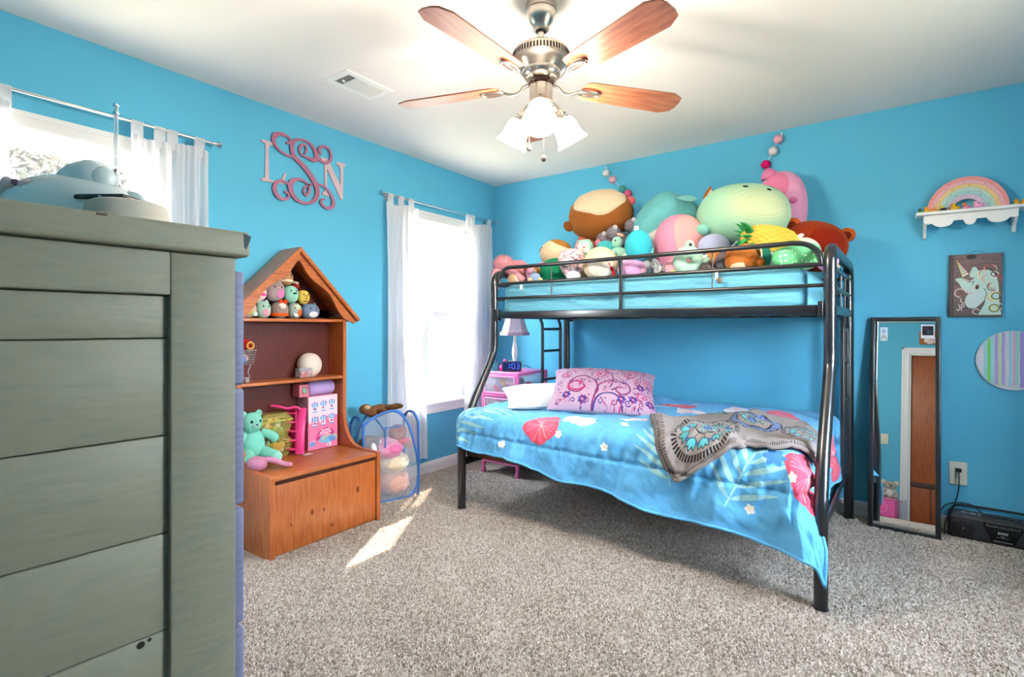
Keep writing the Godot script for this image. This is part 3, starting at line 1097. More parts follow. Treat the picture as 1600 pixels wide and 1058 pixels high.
func bookcase() -> void:
	# house-shaped hutch over a toy chest; base at the wall, x out from the wall, local z runs along the wall
	var zc := 2.10
	var b := thing("bookcase", "house-shaped stained pine bookcase with gabled roof over a toy chest", "bookcase", Vector3(0.018, 0, zc))
	var hw := 0.34
	var cf := 0.478      # chest front
	var uf := 0.158      # upright front
	var py: Material = M.pine1
	var pz: Material = M.pine2
	# side panels with the swept curve from upright down to the chest
	for s in [-1.0, 1.0]:
		var sp := PackedVector2Array([Vector2(0.0, 0), Vector2(cf, 0), Vector2(cf, 0.402), Vector2(cf - 0.004, 0.408), Vector2(0.33, 0.414)])
		for k in 9:
			var a := k / 8.0 * PI / 2
			sp.append(Vector2(lerpf(0.31, uf, sin(a)), 0.416 + 0.19 * (1.0 - cos(a))))
		sp.append_array(PackedVector2Array([Vector2(uf, 0.64), Vector2(uf, 1.21), Vector2(0.0, 1.21)]))
		put("side_panel", MB.new().prism(sp, -0.012, 0.012, Transform3D(Basis(), Vector3(0, 0, s * (hw - 0.012))), 0.002), py, b)
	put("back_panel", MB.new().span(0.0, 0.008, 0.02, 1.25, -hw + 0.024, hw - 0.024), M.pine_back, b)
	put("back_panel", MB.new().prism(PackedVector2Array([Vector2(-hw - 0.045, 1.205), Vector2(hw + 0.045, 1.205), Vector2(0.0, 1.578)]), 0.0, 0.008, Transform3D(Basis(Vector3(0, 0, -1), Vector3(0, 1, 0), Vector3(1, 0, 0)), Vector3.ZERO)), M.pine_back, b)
	# chest
	var chest_panel := put("chest_front", MB.new().rbox(Vector3(cf - 0.025, 0.185, 0), Vector3(0.018, 0.35, hw * 2 - 0.05), 0.002), py, b)
	for kn in [[0.10, 0.07, 0.011], [-0.19, 0.15, 0.012], [0.03, 0.06, 0.007], [0.22, 0.02, 0.006], [-0.02, -0.10, 0.008]]:
		put("knot", MB.new().lathe([Vector2(0, 0.0006), Vector2(kn[2] * 0.5, 0.0005), Vector2(kn[2], 0.0)], 12, Transform3D(Basis(Vector3.BACK, -PI / 2).scaled(Vector3(1, 1.5, 1)), Vector3(cf - 0.0160, 0.13 + kn[1] * 0.6, kn[0]))), flat_mat("7a3c16", 0.5), chest_panel)
	put("chest_lid", MB.new().rbox(Vector3((cf - 0.002) * 0.5 + 0.004, 0.394, 0), Vector3(cf - 0.012, 0.022, hw * 2 - 0.052), 0.005), pz, b)
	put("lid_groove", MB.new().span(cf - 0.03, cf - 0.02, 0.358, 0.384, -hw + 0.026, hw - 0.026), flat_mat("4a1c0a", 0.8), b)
	put("chest_bottom", MB.new().span(0.01, cf - 0.03, 0.01, 0.03, -hw + 0.024, hw - 0.024), pz, b)
	# shelves
	for y in [0.835, 1.185]:
		put("shelf", MB.new().rbox(Vector3(uf * 0.5 + 0.002, y, 0), Vector3(uf - 0.008, 0.018, hw * 2 - 0.05), 0.004), pz, b)
	# roof: two slabs meeting at the ridge
	var ridge := Vector2(0.0, 1.605)
	for s in [-1.0, 1.0]:
		var eave := Vector2(s * 0.415, 1.195)
		var d := (eave - ridge).normalized()
		var up := Vector2(-d.y, d.x) * (1.0 if s < 0 else -1.0) * -1.0
		if up.y < 0:
			up = -up
		var th := 0.02
		var poly := PackedVector2Array([ridge, eave, eave - up * th, ridge - Vector2(0, th / up.y)])
		put("roof_slab", MB.new().prism(poly, 0.004, uf + 0.045, Transform3D(Basis(Vector3(0, 0, -1), Vector3(0, 1, 0), Vector3(1, 0, 0)), Vector3.ZERO), 0.002), [M.pine2, M.pine2][0], b)
		# scalloped bargeboard under the slab
		var out := PackedVector2Array()
		var a := ridge - Vector2(0, 0.027)
		var e := eave - up * 0.022 + Vector2(-s * 0.006, 0)
		out.append(a)
		out.append(e)
		var n := 30
		for k in n + 1:
			var t := 1.0 - float(k) / n
			var depth := 0.034 + 0.013 * sin(t * 1.75 * TAU - 1.2) * smoothstep(0.05, 0.2, t) - 0.014 * smoothstep(0.86, 1.0, t)
			var q := a.lerp(e, t) - up * depth
			if s * q.x < 0.0:
				q = Vector2(0.0, a.y - 0.046)
			out.append(q)
		put("bargeboard", MB.new().prism(out, uf + 0.004, uf + 0.022, Transform3D(Basis(Vector3(0, 0, -1), Vector3(0, 1, 0), Vector3(1, 0, 0)), Vector3.ZERO)), M.pine2, b)


const DR_AT := Vector3(2.072, 0, 3.392)
const DR_TURN := -0.045
const DR_TOP := 1.302


func dresser() -> void:
	# origin: floor under the corner nearest the camera's view; local x runs out of the side panel, local -z is the drawer front
	var d := thing("dresser", "tall sage green painted dresser with plank side, left of the photo", "dresser", DR_AT, DR_TURN)
	var dep := 0.62
	var wid := 0.92
	var G: Material = M.green_paint
	var t := 0.022
	# stiles and rails stand proud of the planks
	put("stile", MB.new().rbox(Vector3(-t / 2, 0.63, 0.0475), Vector3(t, 1.26, 0.095), 0.003), G, d)
	put("stile", MB.new().rbox(Vector3(-t / 2, 0.63, dep - 0.0475), Vector3(t, 1.26, 0.095), 0.003), G, d)
	put("rail", MB.new().rbox(Vector3(-t / 2, 1.2275, dep / 2), Vector3(t - 0.001, 0.065, dep - 0.188), 0.003), G, d)
	put("rail", MB.new().rbox(Vector3(-t / 2, 0.10, dep / 2), Vector3(t - 0.001, 0.10, dep - 0.188), 0.003), G, d)
	# recessed planks with open joints
	var seams := [1.194, 1.130, 0.984, 0.838, 0.692, 0.598, 0.452, 0.306, 0.152]
	for k in seams.size() - 1:
		var y1: float = seams[k] - 0.0009
		var y0: float = seams[k + 1] + 0.0009
		put("plank", MB.new().rbox(Vector3(-0.016, (y0 + y1) / 2, dep / 2), Vector3(0.014, y1 - y0, dep - 0.186), 0.0015, Basis(), 1), G, d)
	put("backing", MB.new().span(-0.030, -0.024, 0.05, 1.25, 0.02, dep - 0.02), G, d)
	for kn in [[0.130, 0.684, 0.0055], [0.119, 0.687, 0.003]]:
		put("knot_hole", MB.new().lathe([Vector2(0, 0.0005), Vector2(kn[2], 0.0)], 9, Transform3D(Basis(Vector3.BACK, -PI / 2), Vector3(-0.0088, kn[1], kn[0]))), flat_mat("1d160f", 0.9), d)
	# carcass and top slab
	put("carcass", MB.new().span(-wid + 0.02, -0.031, 0.06, 1.25, 0.012, dep - 0.01), flat_mat("8f9484", 0.7), d)
	put("side_panel", MB.new().span(-wid, -wid + 0.02, 0, 1.26, 0, dep), G, d)
	var top := put("top", MB.new().rbox(Vector3(-wid / 2 + 0.004, 1.2815, dep / 2 + 0.005), Vector3(wid + 0.026, 0.041, dep + 0.042), 0.006), G, d)
	put("paint_chip", MB.new().prism(PackedVector2Array(xy([0.0, 0.0, 0.012, -0.004, 0.010, -0.012, 0.004, -0.026, 0.001, -0.022])), 0.0, 0.0006, Transform3D(Basis(Vector3.UP, PI / 2), Vector3(0.0169, 1.299, -0.0045))), flat_mat("1e3a44", 0.6), top)
	put("paint_chip", MB.new().rbox(Vector3(0.0168, 1.2985, 0.182), Vector3(0.0008, 0.003, 0.012), 0.0003, Basis(), 1), flat_mat("4a3a2a", 0.6), top)
	# drawers: overlay fronts proud of the carcass, two side by side, four rows in view
	var rows := [1.243, 1.046, 0.846, 0.646, 0.446, 0.246, 0.06]
	for k in rows.size() - 1:
		for s in 2:
			var x := -0.012 - (wid - 0.024) * (0.25 + 0.5 * s)
			var y0: float = rows[k + 1] + 0.003
			var y1: float = rows[k] - 0.003
			var dr := put("drawer", MB.new().rbox(Vector3(x, (y0 + y1) / 2, -0.011), Vector3((wid - 0.024) / 2 - 0.006, y1 - y0, 0.021), 0.006), M.lilac_paint, d)
			put("knob", MB.new().lathe([Vector2(0, 0), Vector2(0.006, 0), Vector2(0.005, 0.012), Vector2(0.015, 0.02), Vector2(0.012, 0.028), Vector2(0, 0.03)], 14, Transform3D(Basis(Vector3.RIGHT, -PI / 2), Vector3(x, (y0 + y1) / 2, -0.0215))), M.nickel, dr)
	for x in [-0.05, -wid + 0.05]:
		for z in [0.05, dep - 0.05]:
			put("foot", MB.new().span(x - 0.03, x + 0.03, 0, 0.06, z - 0.03, z + 0.03), G, d)


const FAN_AT := Vector3(1.807, 0, 2.048)


func fan() -> void:
	var f := thing("ceiling_fan", "brushed nickel ceiling fan with five wood blades and three glass lights", "ceiling fan", FAN_AT)
	var N: Material = M.nickel
	put("canopy", MB.new().lathe([Vector2(0.022, 2.335), Vector2(0.032, 2.337), Vector2(0.036, 2.352), Vector2(0.040, 2.358), Vector2(0.050, 2.372), Vector2(0.056, 2.392), Vector2(0.058, 2.412), Vector2(0.063, 2.416), Vector2(0.065, 2.428), Vector2(0.062, 2.4395), Vector2(0, 2.4395)], 36), N, f)
	put("downrod", MB.new().lathe([Vector2(0.0125, 2.26), Vector2(0.0125, 2.35)], 16), N, f)
	put("hanger_ball", MB.new().lathe([Vector2(0.0, 2.325), Vector2(0.02, 2.331), Vector2(0.026, 2.345), Vector2(0.02, 2.358)], 18), flat_mat("2a2a2c", 0.5), f)
	# motor housing
	var motor := put("motor_housing", MB.new().lathe([Vector2(0.0, 2.135), Vector2(0.062, 2.137), Vector2(0.072, 2.146), Vector2(0.078, 2.160), Vector2(0.076, 2.172), Vector2(0.082, 2.180), Vector2(0.094, 2.196), Vector2(0.104, 2.206), Vector2(0.112, 2.210), Vector2(0.116, 2.214), Vector2(0.113, 2.242), Vector2(0.113, 2.246), Vector2(0.106, 2.254), Vector2(0.085, 2.264), Vector2(0.04, 2.272), Vector2(0.0, 2.274)], 48), N, f)
	for k in 56:
		var a := TAU * k / 56.0
		var bs := Basis(Vector3.UP, a)
		put("vent_slot", MB.new().box(bs * Vector3(0.1145, 2.2265, 0), Vector3(0.003, 0.022, 0.0058), bs * Basis(Vector3.BACK, 0.1)), flat_mat("17171a", 0.9), motor)
	for k in 10:
		var a := TAU * (k + 0.25) / 10.0 + (0.12 if k % 2 else -0.12)
		put("screw", MB.new().lathe([Vector2(0, 0.003), Vector2(0.004, 0.002), Vector2(0.005, 0)], 8, Transform3D(Basis(Vector3.UP, a) * Basis(Vector3.BACK, -PI / 2 - 0.2), Basis(Vector3.UP, a) * Vector3(0.0775, 2.158, 0))), M.chrome, motor)
	put("flywheel", MB.new().lathe([Vector2(0, 2.118), Vector2(0.05, 2.118), Vector2(0.052, 2.135), Vector2(0, 2.135)], 28), flat_mat("3a1e16", 0.5), f)
	put("switch_housing", MB.new().lathe([Vector2(0.0, 2.030), Vector2(0.030, 2.030), Vector2(0.036, 2.040), Vector2(0.046, 2.048), Vector2(0.047, 2.112), Vector2(0.044, 2.119), Vector2(0.0, 2.119)], 32), N, f)
	# blades: wood paddles with clipped tips on looped irons
	var wood := with_tex(mat(Color.WHITE, 0.35), noise_tex(0.02, FastNoiseLite.TYPE_SIMPLEX_SMOOTH, 4, 256, [c8("6a3a24"), c8("7e4830"), c8("8f563a"), c8("9c6345"), c8("84503a")], 21), Vector3(0.7, 9, 9))
	wood.clearcoat_enabled = true
	wood.clearcoat = 0.5
	wood.clearcoat_roughness = 0.25
	var outline := PackedVector2Array([Vector2(0.185, -0.048), Vector2(0.205, -0.056), Vector2(0.58, -0.068), Vector2(0.625, -0.046), Vector2(0.634, -0.02), Vector2(0.634, 0.02), Vector2(0.625, 0.046), Vector2(0.58, 0.068), Vector2(0.205, 0.056), Vector2(0.185, 0.048), Vector2(0.176, 0.02), Vector2(0.176, -0.02)])
	for k in 5:
		var a := -deg_to_rad(19.0 + 72.0 * k)
		var turn := Node3D.new()
		turn.name = "blade_assembly"
		f.add_child(turn, true)
		turn.rotation.y = a
		turn.position.y = 2.120
		var bl := put("blade", MB.new().prism(outline, -0.003, 0.003, Transform3D(Basis(Vector3.RIGHT, PI / 2 - 0.20), Vector3.ZERO), 0.001), wood, turn)
		bl.position.y = 0.0
		var loop := []
		for j in 20:
			var t := TAU * j / 20.0
			loop.append(Vector3(0.208 + 0.048 * cos(t), -0.010, 0.020 * sin(t)))
		var iron := MB.new()
		iron.tube(loop, 0.0062, 8, [], true)
		iron.tube([Vector3(0.165, -0.011, 0), Vector3(0.21, -0.009, 0), Vector3(0.25, -0.008, 0)], 0.0045, 8)
		iron.tube(smooth_path([Vector3(0.052, 0.006, 0), Vector3(0.075, -0.002, 0), Vector3(0.095, -0.020, 0), Vector3(0.125, -0.022, 0), Vector3(0.150, -0.014, 0), Vector3(0.165, -0.011, 0)], 5), 0.0075, 10)
		put("blade_iron", iron, N, turn)
	# three bell shades on short arms
	var bulb_mat := mat(c8("fff6e6"), 0.5)
	bulb_mat.emission_enabled = true
	bulb_mat.emission = Color(1.0, 0.90, 0.76)
	bulb_mat.emission_energy_multiplier = 3.5
	var cam_dir := rad_to_deg(atan2(3.825 - FAN_AT.z, 2.94 - FAN_AT.x))
	for k in 3:
		var a := -deg_to_rad(cam_dir + 2.0 + 120.0 * k)
		var bs := Basis(Vector3.UP, a)
		var arm := [Vector3(0.03, 2.046, 0), Vector3(0.055, 2.048, 0), Vector3(0.072, 2.036, 0), Vector3(0.080, 2.022, 0)]
		var pts := []
		for p in arm:
			pts.append(bs * p)
		put("lamp_arm", MB.new().tube(smooth_path(pts, 4), 0.012, 12), N, f)
		var ax := bs * Basis(Vector3.BACK, deg_to_rad(32.0))
		var at := bs * Vector3(0.080, 2.020, 0)
		var xf := Transform3D(ax * Basis(Vector3.RIGHT, PI), at)
		put("lamp_socket", MB.new().lathe([Vector2(0.0, -0.012), Vector2(0.020, -0.008), Vector2(0.026, 0.004), Vector2(0.030, 0.010), Vector2(0.027, 0.016), Vector2(0.033, 0.022), Vector2(0.031, 0.030)], 24, xf), N, f)
		var shade := MB.new().lathe([Vector2(0.0, 0.026), Vector2(0.028, 0.027), Vector2(0.040, 0.034), Vector2(0.047, 0.048), Vector2(0.050, 0.066), Vector2(0.051, 0.084), Vector2(0.054, 0.102), Vector2(0.060, 0.118), Vector2(0.068, 0.130), Vector2(0.066, 0.133), Vector2(0.05, 0.128), Vector2(0.0, 0.124)], 32, xf)
		put("lamp_shade", shade, bulb_mat, f)
		var li := OmniLight3D.new()
		li.name = "bulb_light"
		f.add_child(li, true)
		li.position = xf * Vector3(0, 0.085, 0)
		li.light_color = Color(1.0, 0.93, 0.85)
		li.light_energy = LAMP_ENERGY
		li.light_size = 0.04
		li.omni_range = 12.0
		li.omni_attenuation = 2.0
		li.shadow_enabled = true
	# pull chains
	for c in [[-0.048, 0.02, 1.872], [0.006, 0.075, 1.812]]:
		var fr := Basis(Vector3.UP, deg_to_rad(35.7)) * Vector3(c[0], 0, c[1])
		var ch := put("pull_chain", MB.new().tube([Vector3(fr.x, c[2], fr.z), Vector3(fr.x, 1.97, fr.z), Vector3(fr.x * 0.75, 2.04, fr.z * 0.75)], 0.0011, 5), M.chrome, f)
		put("fob", MB.new().lathe([Vector2(0, -0.016), Vector2(0.008, -0.013), Vector2(0.011, -0.004), Vector2(0.008, 0.005), Vector2(0.003, 0.011), Vector2(0.0, 0.013)], 14, Transform3D(Basis(), Vector3(fr.x, c[2] - 0.01, fr.z))), flat_mat("5a5450", 0.4, 0.4), ch)


# ---- the comforter as a sheet laid over the lower mattress: a runs along the bed, b across it (metres on the cloth)
const CL_A0 := 0.04
const CL_A1 := 1.835
const CL_B1 := -0.055
const CL_R := 0.09
const CL_TOP := 0.625
const CL_MIN := Vector2(-0.30, -1.245)
const CL_MAX := Vector2(2.20, 0.42)
var cl_noise := FastNoiseLite.new()
var cl_fine := FastNoiseLite.new()


func cloth_flat(a: float, b: float, lift := 0.0) -> Vector3:
	var sx := 0.0
	var dx := 0.0
	if a < CL_A0:
		dx = CL_A0 - a
		sx = -1.0
	elif a > CL_A1:
		dx = a - CL_A1
		sx = 1.0
	var dz := maxf(b - CL_B1, 0.0)
	var d := sqrt(dx * dx + dz * dz)
	var p := Vector3(clampf(a, CL_A0, CL_A1), CL_TOP, minf(b, CL_B1))
	var n := Vector3.UP
	if d > 1e-6:
		var ux := sx * dx / d
		var uz := dz / d
		var h := 0.0
		var dr := 0.0
		if d < CL_R * PI / 2:
			h = CL_R * sin(d / CL_R)
			dr = CL_R * (1.0 - cos(d / CL_R))
			n = Vector3(ux * sin(d / CL_R), cos(d / CL_R), uz * sin(d / CL_R))
		else:
			var rest := d - CL_R * PI / 2
			h = CL_R + rest * 0.08
			dr = CL_R + rest
			n = Vector3(ux, 0.08, uz).normalized()
		p += Vector3(ux * h, -dr, uz * h)
	if dx > 0.0 and dz > 0.0 and sx > 0.0:
		var k := smoothstep(0.22, 0.48, d)
		p += Vector3(0.075 * k, 0.0, 0.055 * k)
	return p + n * lift


func cloth(a: float, b: float, lift := 0.0) -> Vector3:
	var dz := maxf(b - CL_B1, 0.0)
	var puff := cl_noise.get_noise_2d(a * 3.0, b * 3.0) * 0.022
	# short creases that run down over the edge
	var edge := smoothstep(-0.45, -0.05, b) * (1.0 - smoothstep(0.24, 0.4, b))
	puff += cl_fine.get_noise_2d(a * 14.0 + b * 5.0, b * 3.5) * 0.024 * edge
	puff += cl_fine.get_noise_2d(a * 7.0 + 40.0, b * 7.0) * 0.014 * (1.0 - edge)
	# stitched seam with a gathered border below it
	var ds := 0.185 + 0.03 * clampf(a, 0.0, 1.9) / 1.9
	var dd := dz
	if a > CL_A1:
		dd = sqrt(dz * dz + pow(a - CL_A1, 2.0))
	puff -= 0.014 * exp(-pow((dd - ds) / 0.010, 2.0))
	puff += 0.006 * exp(-pow((dd - ds) / 0.05, 2.0)) * sin(a * 95.0 + 3.0 * cl_noise.get_noise_2d(a * 9.0, 3.0))
	puff += 0.010 * smoothstep(ds, ds + 0.1, dd) * sin(a * 17.0 + b * 3.0)
	return cloth_flat(a, b, puff + lift)


func hem_b(a: float) -> float:
	return CL_B1 + lerpf(0.255, 0.435, smoothstep(-0.3, 1.9, a)) + 0.012 * sin(a * 11.0)


func bedding() -> void:
	cl_noise.seed = 5
	cl_noise.frequency = 0.8
	cl_fine.seed = 8
	cl_fine.frequency = 0.6
	var lm := thing("lower_mattress", "pale mattress of the wide lower bed under the blue comforter", "mattress", BED_AT, BED_TURN)
	put("mattress_body", MB.new().rbox(Vector3(0.94, 0.455, -0.645), Vector3(1.80, 0.20, 1.16), 0.05), flat_mat("d8dfe6", 0.9), lm)
	var um := thing("upper_mattress", "bunk mattress in a wrinkled sky blue fitted sheet", "mattress", BED_AT, BED_TURN)
	var sheet_m := mat(c8("74bfd8"), 0.85, 0.0, 0.3)
	sheet_m.rim_enabled = true
	sheet_m.rim = 0.2
	var wr := FastNoiseLite.new()
	wr.seed = 3
	wr.frequency = 1.0
	var zm := (BUNK_FRONT + BED_REAR) / 2
	var half := Vector3(0.905, 0.105, (BUNK_FRONT - BED_REAR) / 2 - 0.028)
	var sheet := MB.new().ball(func(d: Vector3) -> Vector3:
		var k := 1.0 / maxf(absf(d.x), maxf(absf(d.y), absf(d.z)))
		var q := d * k
		var p := Vector3(q.x * half.x, q.y * half.y, q.z * half.z)
		var inner := Vector3(clampf(p.x, -half.x + 0.045, half.x - 0.045), clampf(p.y, -half.y + 0.045, half.y - 0.045), clampf(p.z, -half.z + 0.045, half.z - 0.045))
		p = inner + (p - inner).normalized() * 0.045
		var s := wr.get_noise_2d(p.x * 3.0 + p.y * 9.0, p.y * 8.0) * 0.015
		var s2 := wr.get_noise_2d(p.x * 16.0 - p.y * 22.0, p.y * 5.0 + 9.0) * 0.011
		return p + Vector3(0, 0, signf(p.z) * (s + s2) * (1.0 - absf(p.y) / half.y * 0.6)), 260, 120)
	var so := put("fitted_sheet", sheet, sheet_m, um)
	so.position = Vector3(0.955, 1.325, zm)
	put("care_tag", MB.new().box(Vector3(0.23, 1.405, BUNK_FRONT + 0.0055), Vector3(0.022, 0.03, 0.001)), flat_mat("f2f2ee", 0.8), um)
	comforter()
	throw_blanket()
	pillows()


func comforter() -> void:
	var cv := Cv.new(1536, 1024, c8("63b8ea"))
	var sz := CL_MAX - CL_MIN
	var px := func(a: float, b: float) -> Vector2: return Vector2((a - CL_MIN.x) / sz.x * 1536.0, (b - CL_MIN.y) / sz.y * 1024.0)
	var mm := 1536.0 / sz.x
	# pale fronds
	var pale := c8("a9dfe8")
	var frond := func(a0: float, b0: float, ang: float, L: float, w: float, n: int) -> void:
		var p0: Vector2 = px.call(a0, b0)
		var dirv := Vector2.from_angle(ang)
		cv.line(p0, p0 + dirv * L * mm, 5, pale)
		for i in n:
			var t := (i + 0.6) / n
			var q: Vector2 = p0 + dirv * L * mm * t
			for s in [-1.0, 1.0]:
				cv.petal(q, ang + s * (0.95 - 0.35 * t), w * mm * (1.0 - 0.45 * absf(t - 0.4)), 15.0, pale, 0.6)
	frond.call(-0.14, 0.17, -0.75, 0.50, 0.26, 8)
	frond.call(1.60, 0.26, -1.15, 0.36, 0.24, 6)
	frond.call(1.35, 0.22, -1.8, 0.25, 0.2, 5)
	frond.call(0.45, -0.95, 0.3, 0.5, 0.2, 6)
	frond.call(1.95, -0.6, 1.2, 0.4, 0.2, 6)
	# hibiscus flowers
	var hib := func(a: float, b: float, r: float, c: Color, vein: Color, turn: float) -> void:
		var p: Vector2 = px.call(a, b)
		for k in 5:
			var an := turn + TAU * k / 5.0
			cv.petal(p, an, r * mm, r * mm * 1.02, c, -0.9)
		for k in 5:
			var an := turn + TAU * k / 5.0
			for j in [-0.28, -0.1, 0.1, 0.28]:
				cv.line(p, p + Vector2.from_angle(an + j) * r * mm * 0.78, 1.6, vein)
		cv.line(p, p + Vector2.from_angle(turn + 0.6) * r * mm * 0.75, 4, c8("f4b8a8"))
	var coral := c8("e8536f")
	var lite := c8("f7a3b2")
	hib.call(0.60, 0.01, 0.125, coral, lite, 0.3)
	hib.call(1.02, -0.98, 0.13, coral, lite, 1.0)
	hib.call(1.60, -0.92, 0.16, c8("e0607e"), lite, 0.2)
	hib.call(1.97, 0.02, 0.15, coral, lite, 0.7)
	hib.call(2.02, -0.72, 0.15, coral, lite, 1.4)
	hib.call(0.30, -0.42, 0.12, coral, lite, 2.0)
	hib.call(0.10, -0.95, 0.13, coral, lite, 0.1)
	for f in [[0.77, -0.12, 0.10], [1.00, -0.34, 0.085], [1.17, -0.80, 0.09], [1.95, -0.35, 0.09], [0.55, -0.6, 0.1], [1.38, -1.05, 0.08]]:
		hib.call(f[0], f[1], f[2], c8("f3eef0"), c8("e7a9b2"), f[0] * 3.0)
	# little five-petalled stars and a blue blossom
	for s in [[0.73, 0.055], [1.01, 0.085], [1.05, -0.12], [1.70, 0.255], [1.875, 0.085], [1.42, -0.70], [1.80, -0.62], [0.35, 0.16], [1.1, -1.12], [0.8, -0.8], [2.05, -0.2]]:
		var p: Vector2 = px.call(s[0], s[1])
		for k in 5:
			cv.petal(p, TAU * k / 5.0 + s[0] * 7.0, 0.024 * mm, 0.019 * mm, c8("f7f4ea"))
		cv.ell(p.x, p.y, 3, 3, c8("f2d8a0"))
	for s in [[1.79, 0.015], [0.9, -1.0]]:
		for k in 6:
			cv.petal(px.call(s[0], s[1]), TAU * k / 6.0, 0.05 * mm, 0.03 * mm, c8("3f7fd0"))
	# the stitched seam thread
	var pts := []
	for k in 60:
		var a := lerpf(-0.28, 2.19, k / 59.0)
		pts.append(px.call(a, CL_B1 + 0.185 + 0.03 * clampf(a, 0.0, 1.9) / 1.9))
	cv.path(pts, 2, c8("4a9fd4"))
	var m := print_mat(cv.tex(), 0.8)
	m.rim_enabled = true
	m.rim = 0.25
	var c := thing("comforter", "sky blue comforter printed with coral hibiscus and pale fronds on lower bed", "comforter", BED_AT, BED_TURN)
	var n := Vector2i(250, 170)
	var f := func(u: float, v: float) -> Vector3:
		var a := lerpf(CL_MIN.x + 0.05, CL_MAX.x, u)
		var b0 := lerpf(CL_MIN.y, hem_b(a), v)
		# round the cloth's corners a little
		return cloth(a, b0)
	var mb := MB.new()
	mb.st.set_smooth_group(0)
	var P := []
	var U := []
	for i in n.x + 1:
		var rp := []
		var ru := []
		var a := lerpf(CL_MIN.x + 0.08, CL_MAX.x - 0.03, float(i) / n.x)
		for j in n.y + 1:
			var b := lerpf(CL_MIN.y, hem_b(a), float(j) / n.y)
			rp.append(cloth(a, b))
			ru.append(Vector2((a - CL_MIN.x) / sz.x, (b - CL_MIN.y) / sz.y))
		P.append(rp)
		U.append(ru)
	for i in n.x:
		for j in n.y:
			mb.quad(P[i][j], P[i][j + 1], P[i + 1][j + 1], P[i + 1][j], U[i][j], U[i][j + 1], U[i + 1][j + 1], U[i + 1][j])
	put("cover", mb, m, c)
	# rolled edge that gives the quilt its thickness
	var rim := []
	for i in range(0, n.x + 1, 2):
		rim.append((P[i][n.y] as Vector3))
	for j in range(n.y - 2, -1, -3):
		rim.append(P[n.x][j])
	put("piped_edge", MB.new().tube(rim, 0.007, 7), flat_mat("63b8ea", 0.8), c)
	var rim2 := []
	for j in range(0, n.y + 1, 3):
		rim2.append(P[0][j])
	put("piped_edge", MB.new().tube(rim2, 0.007, 7), flat_mat("63b8ea", 0.8), c)


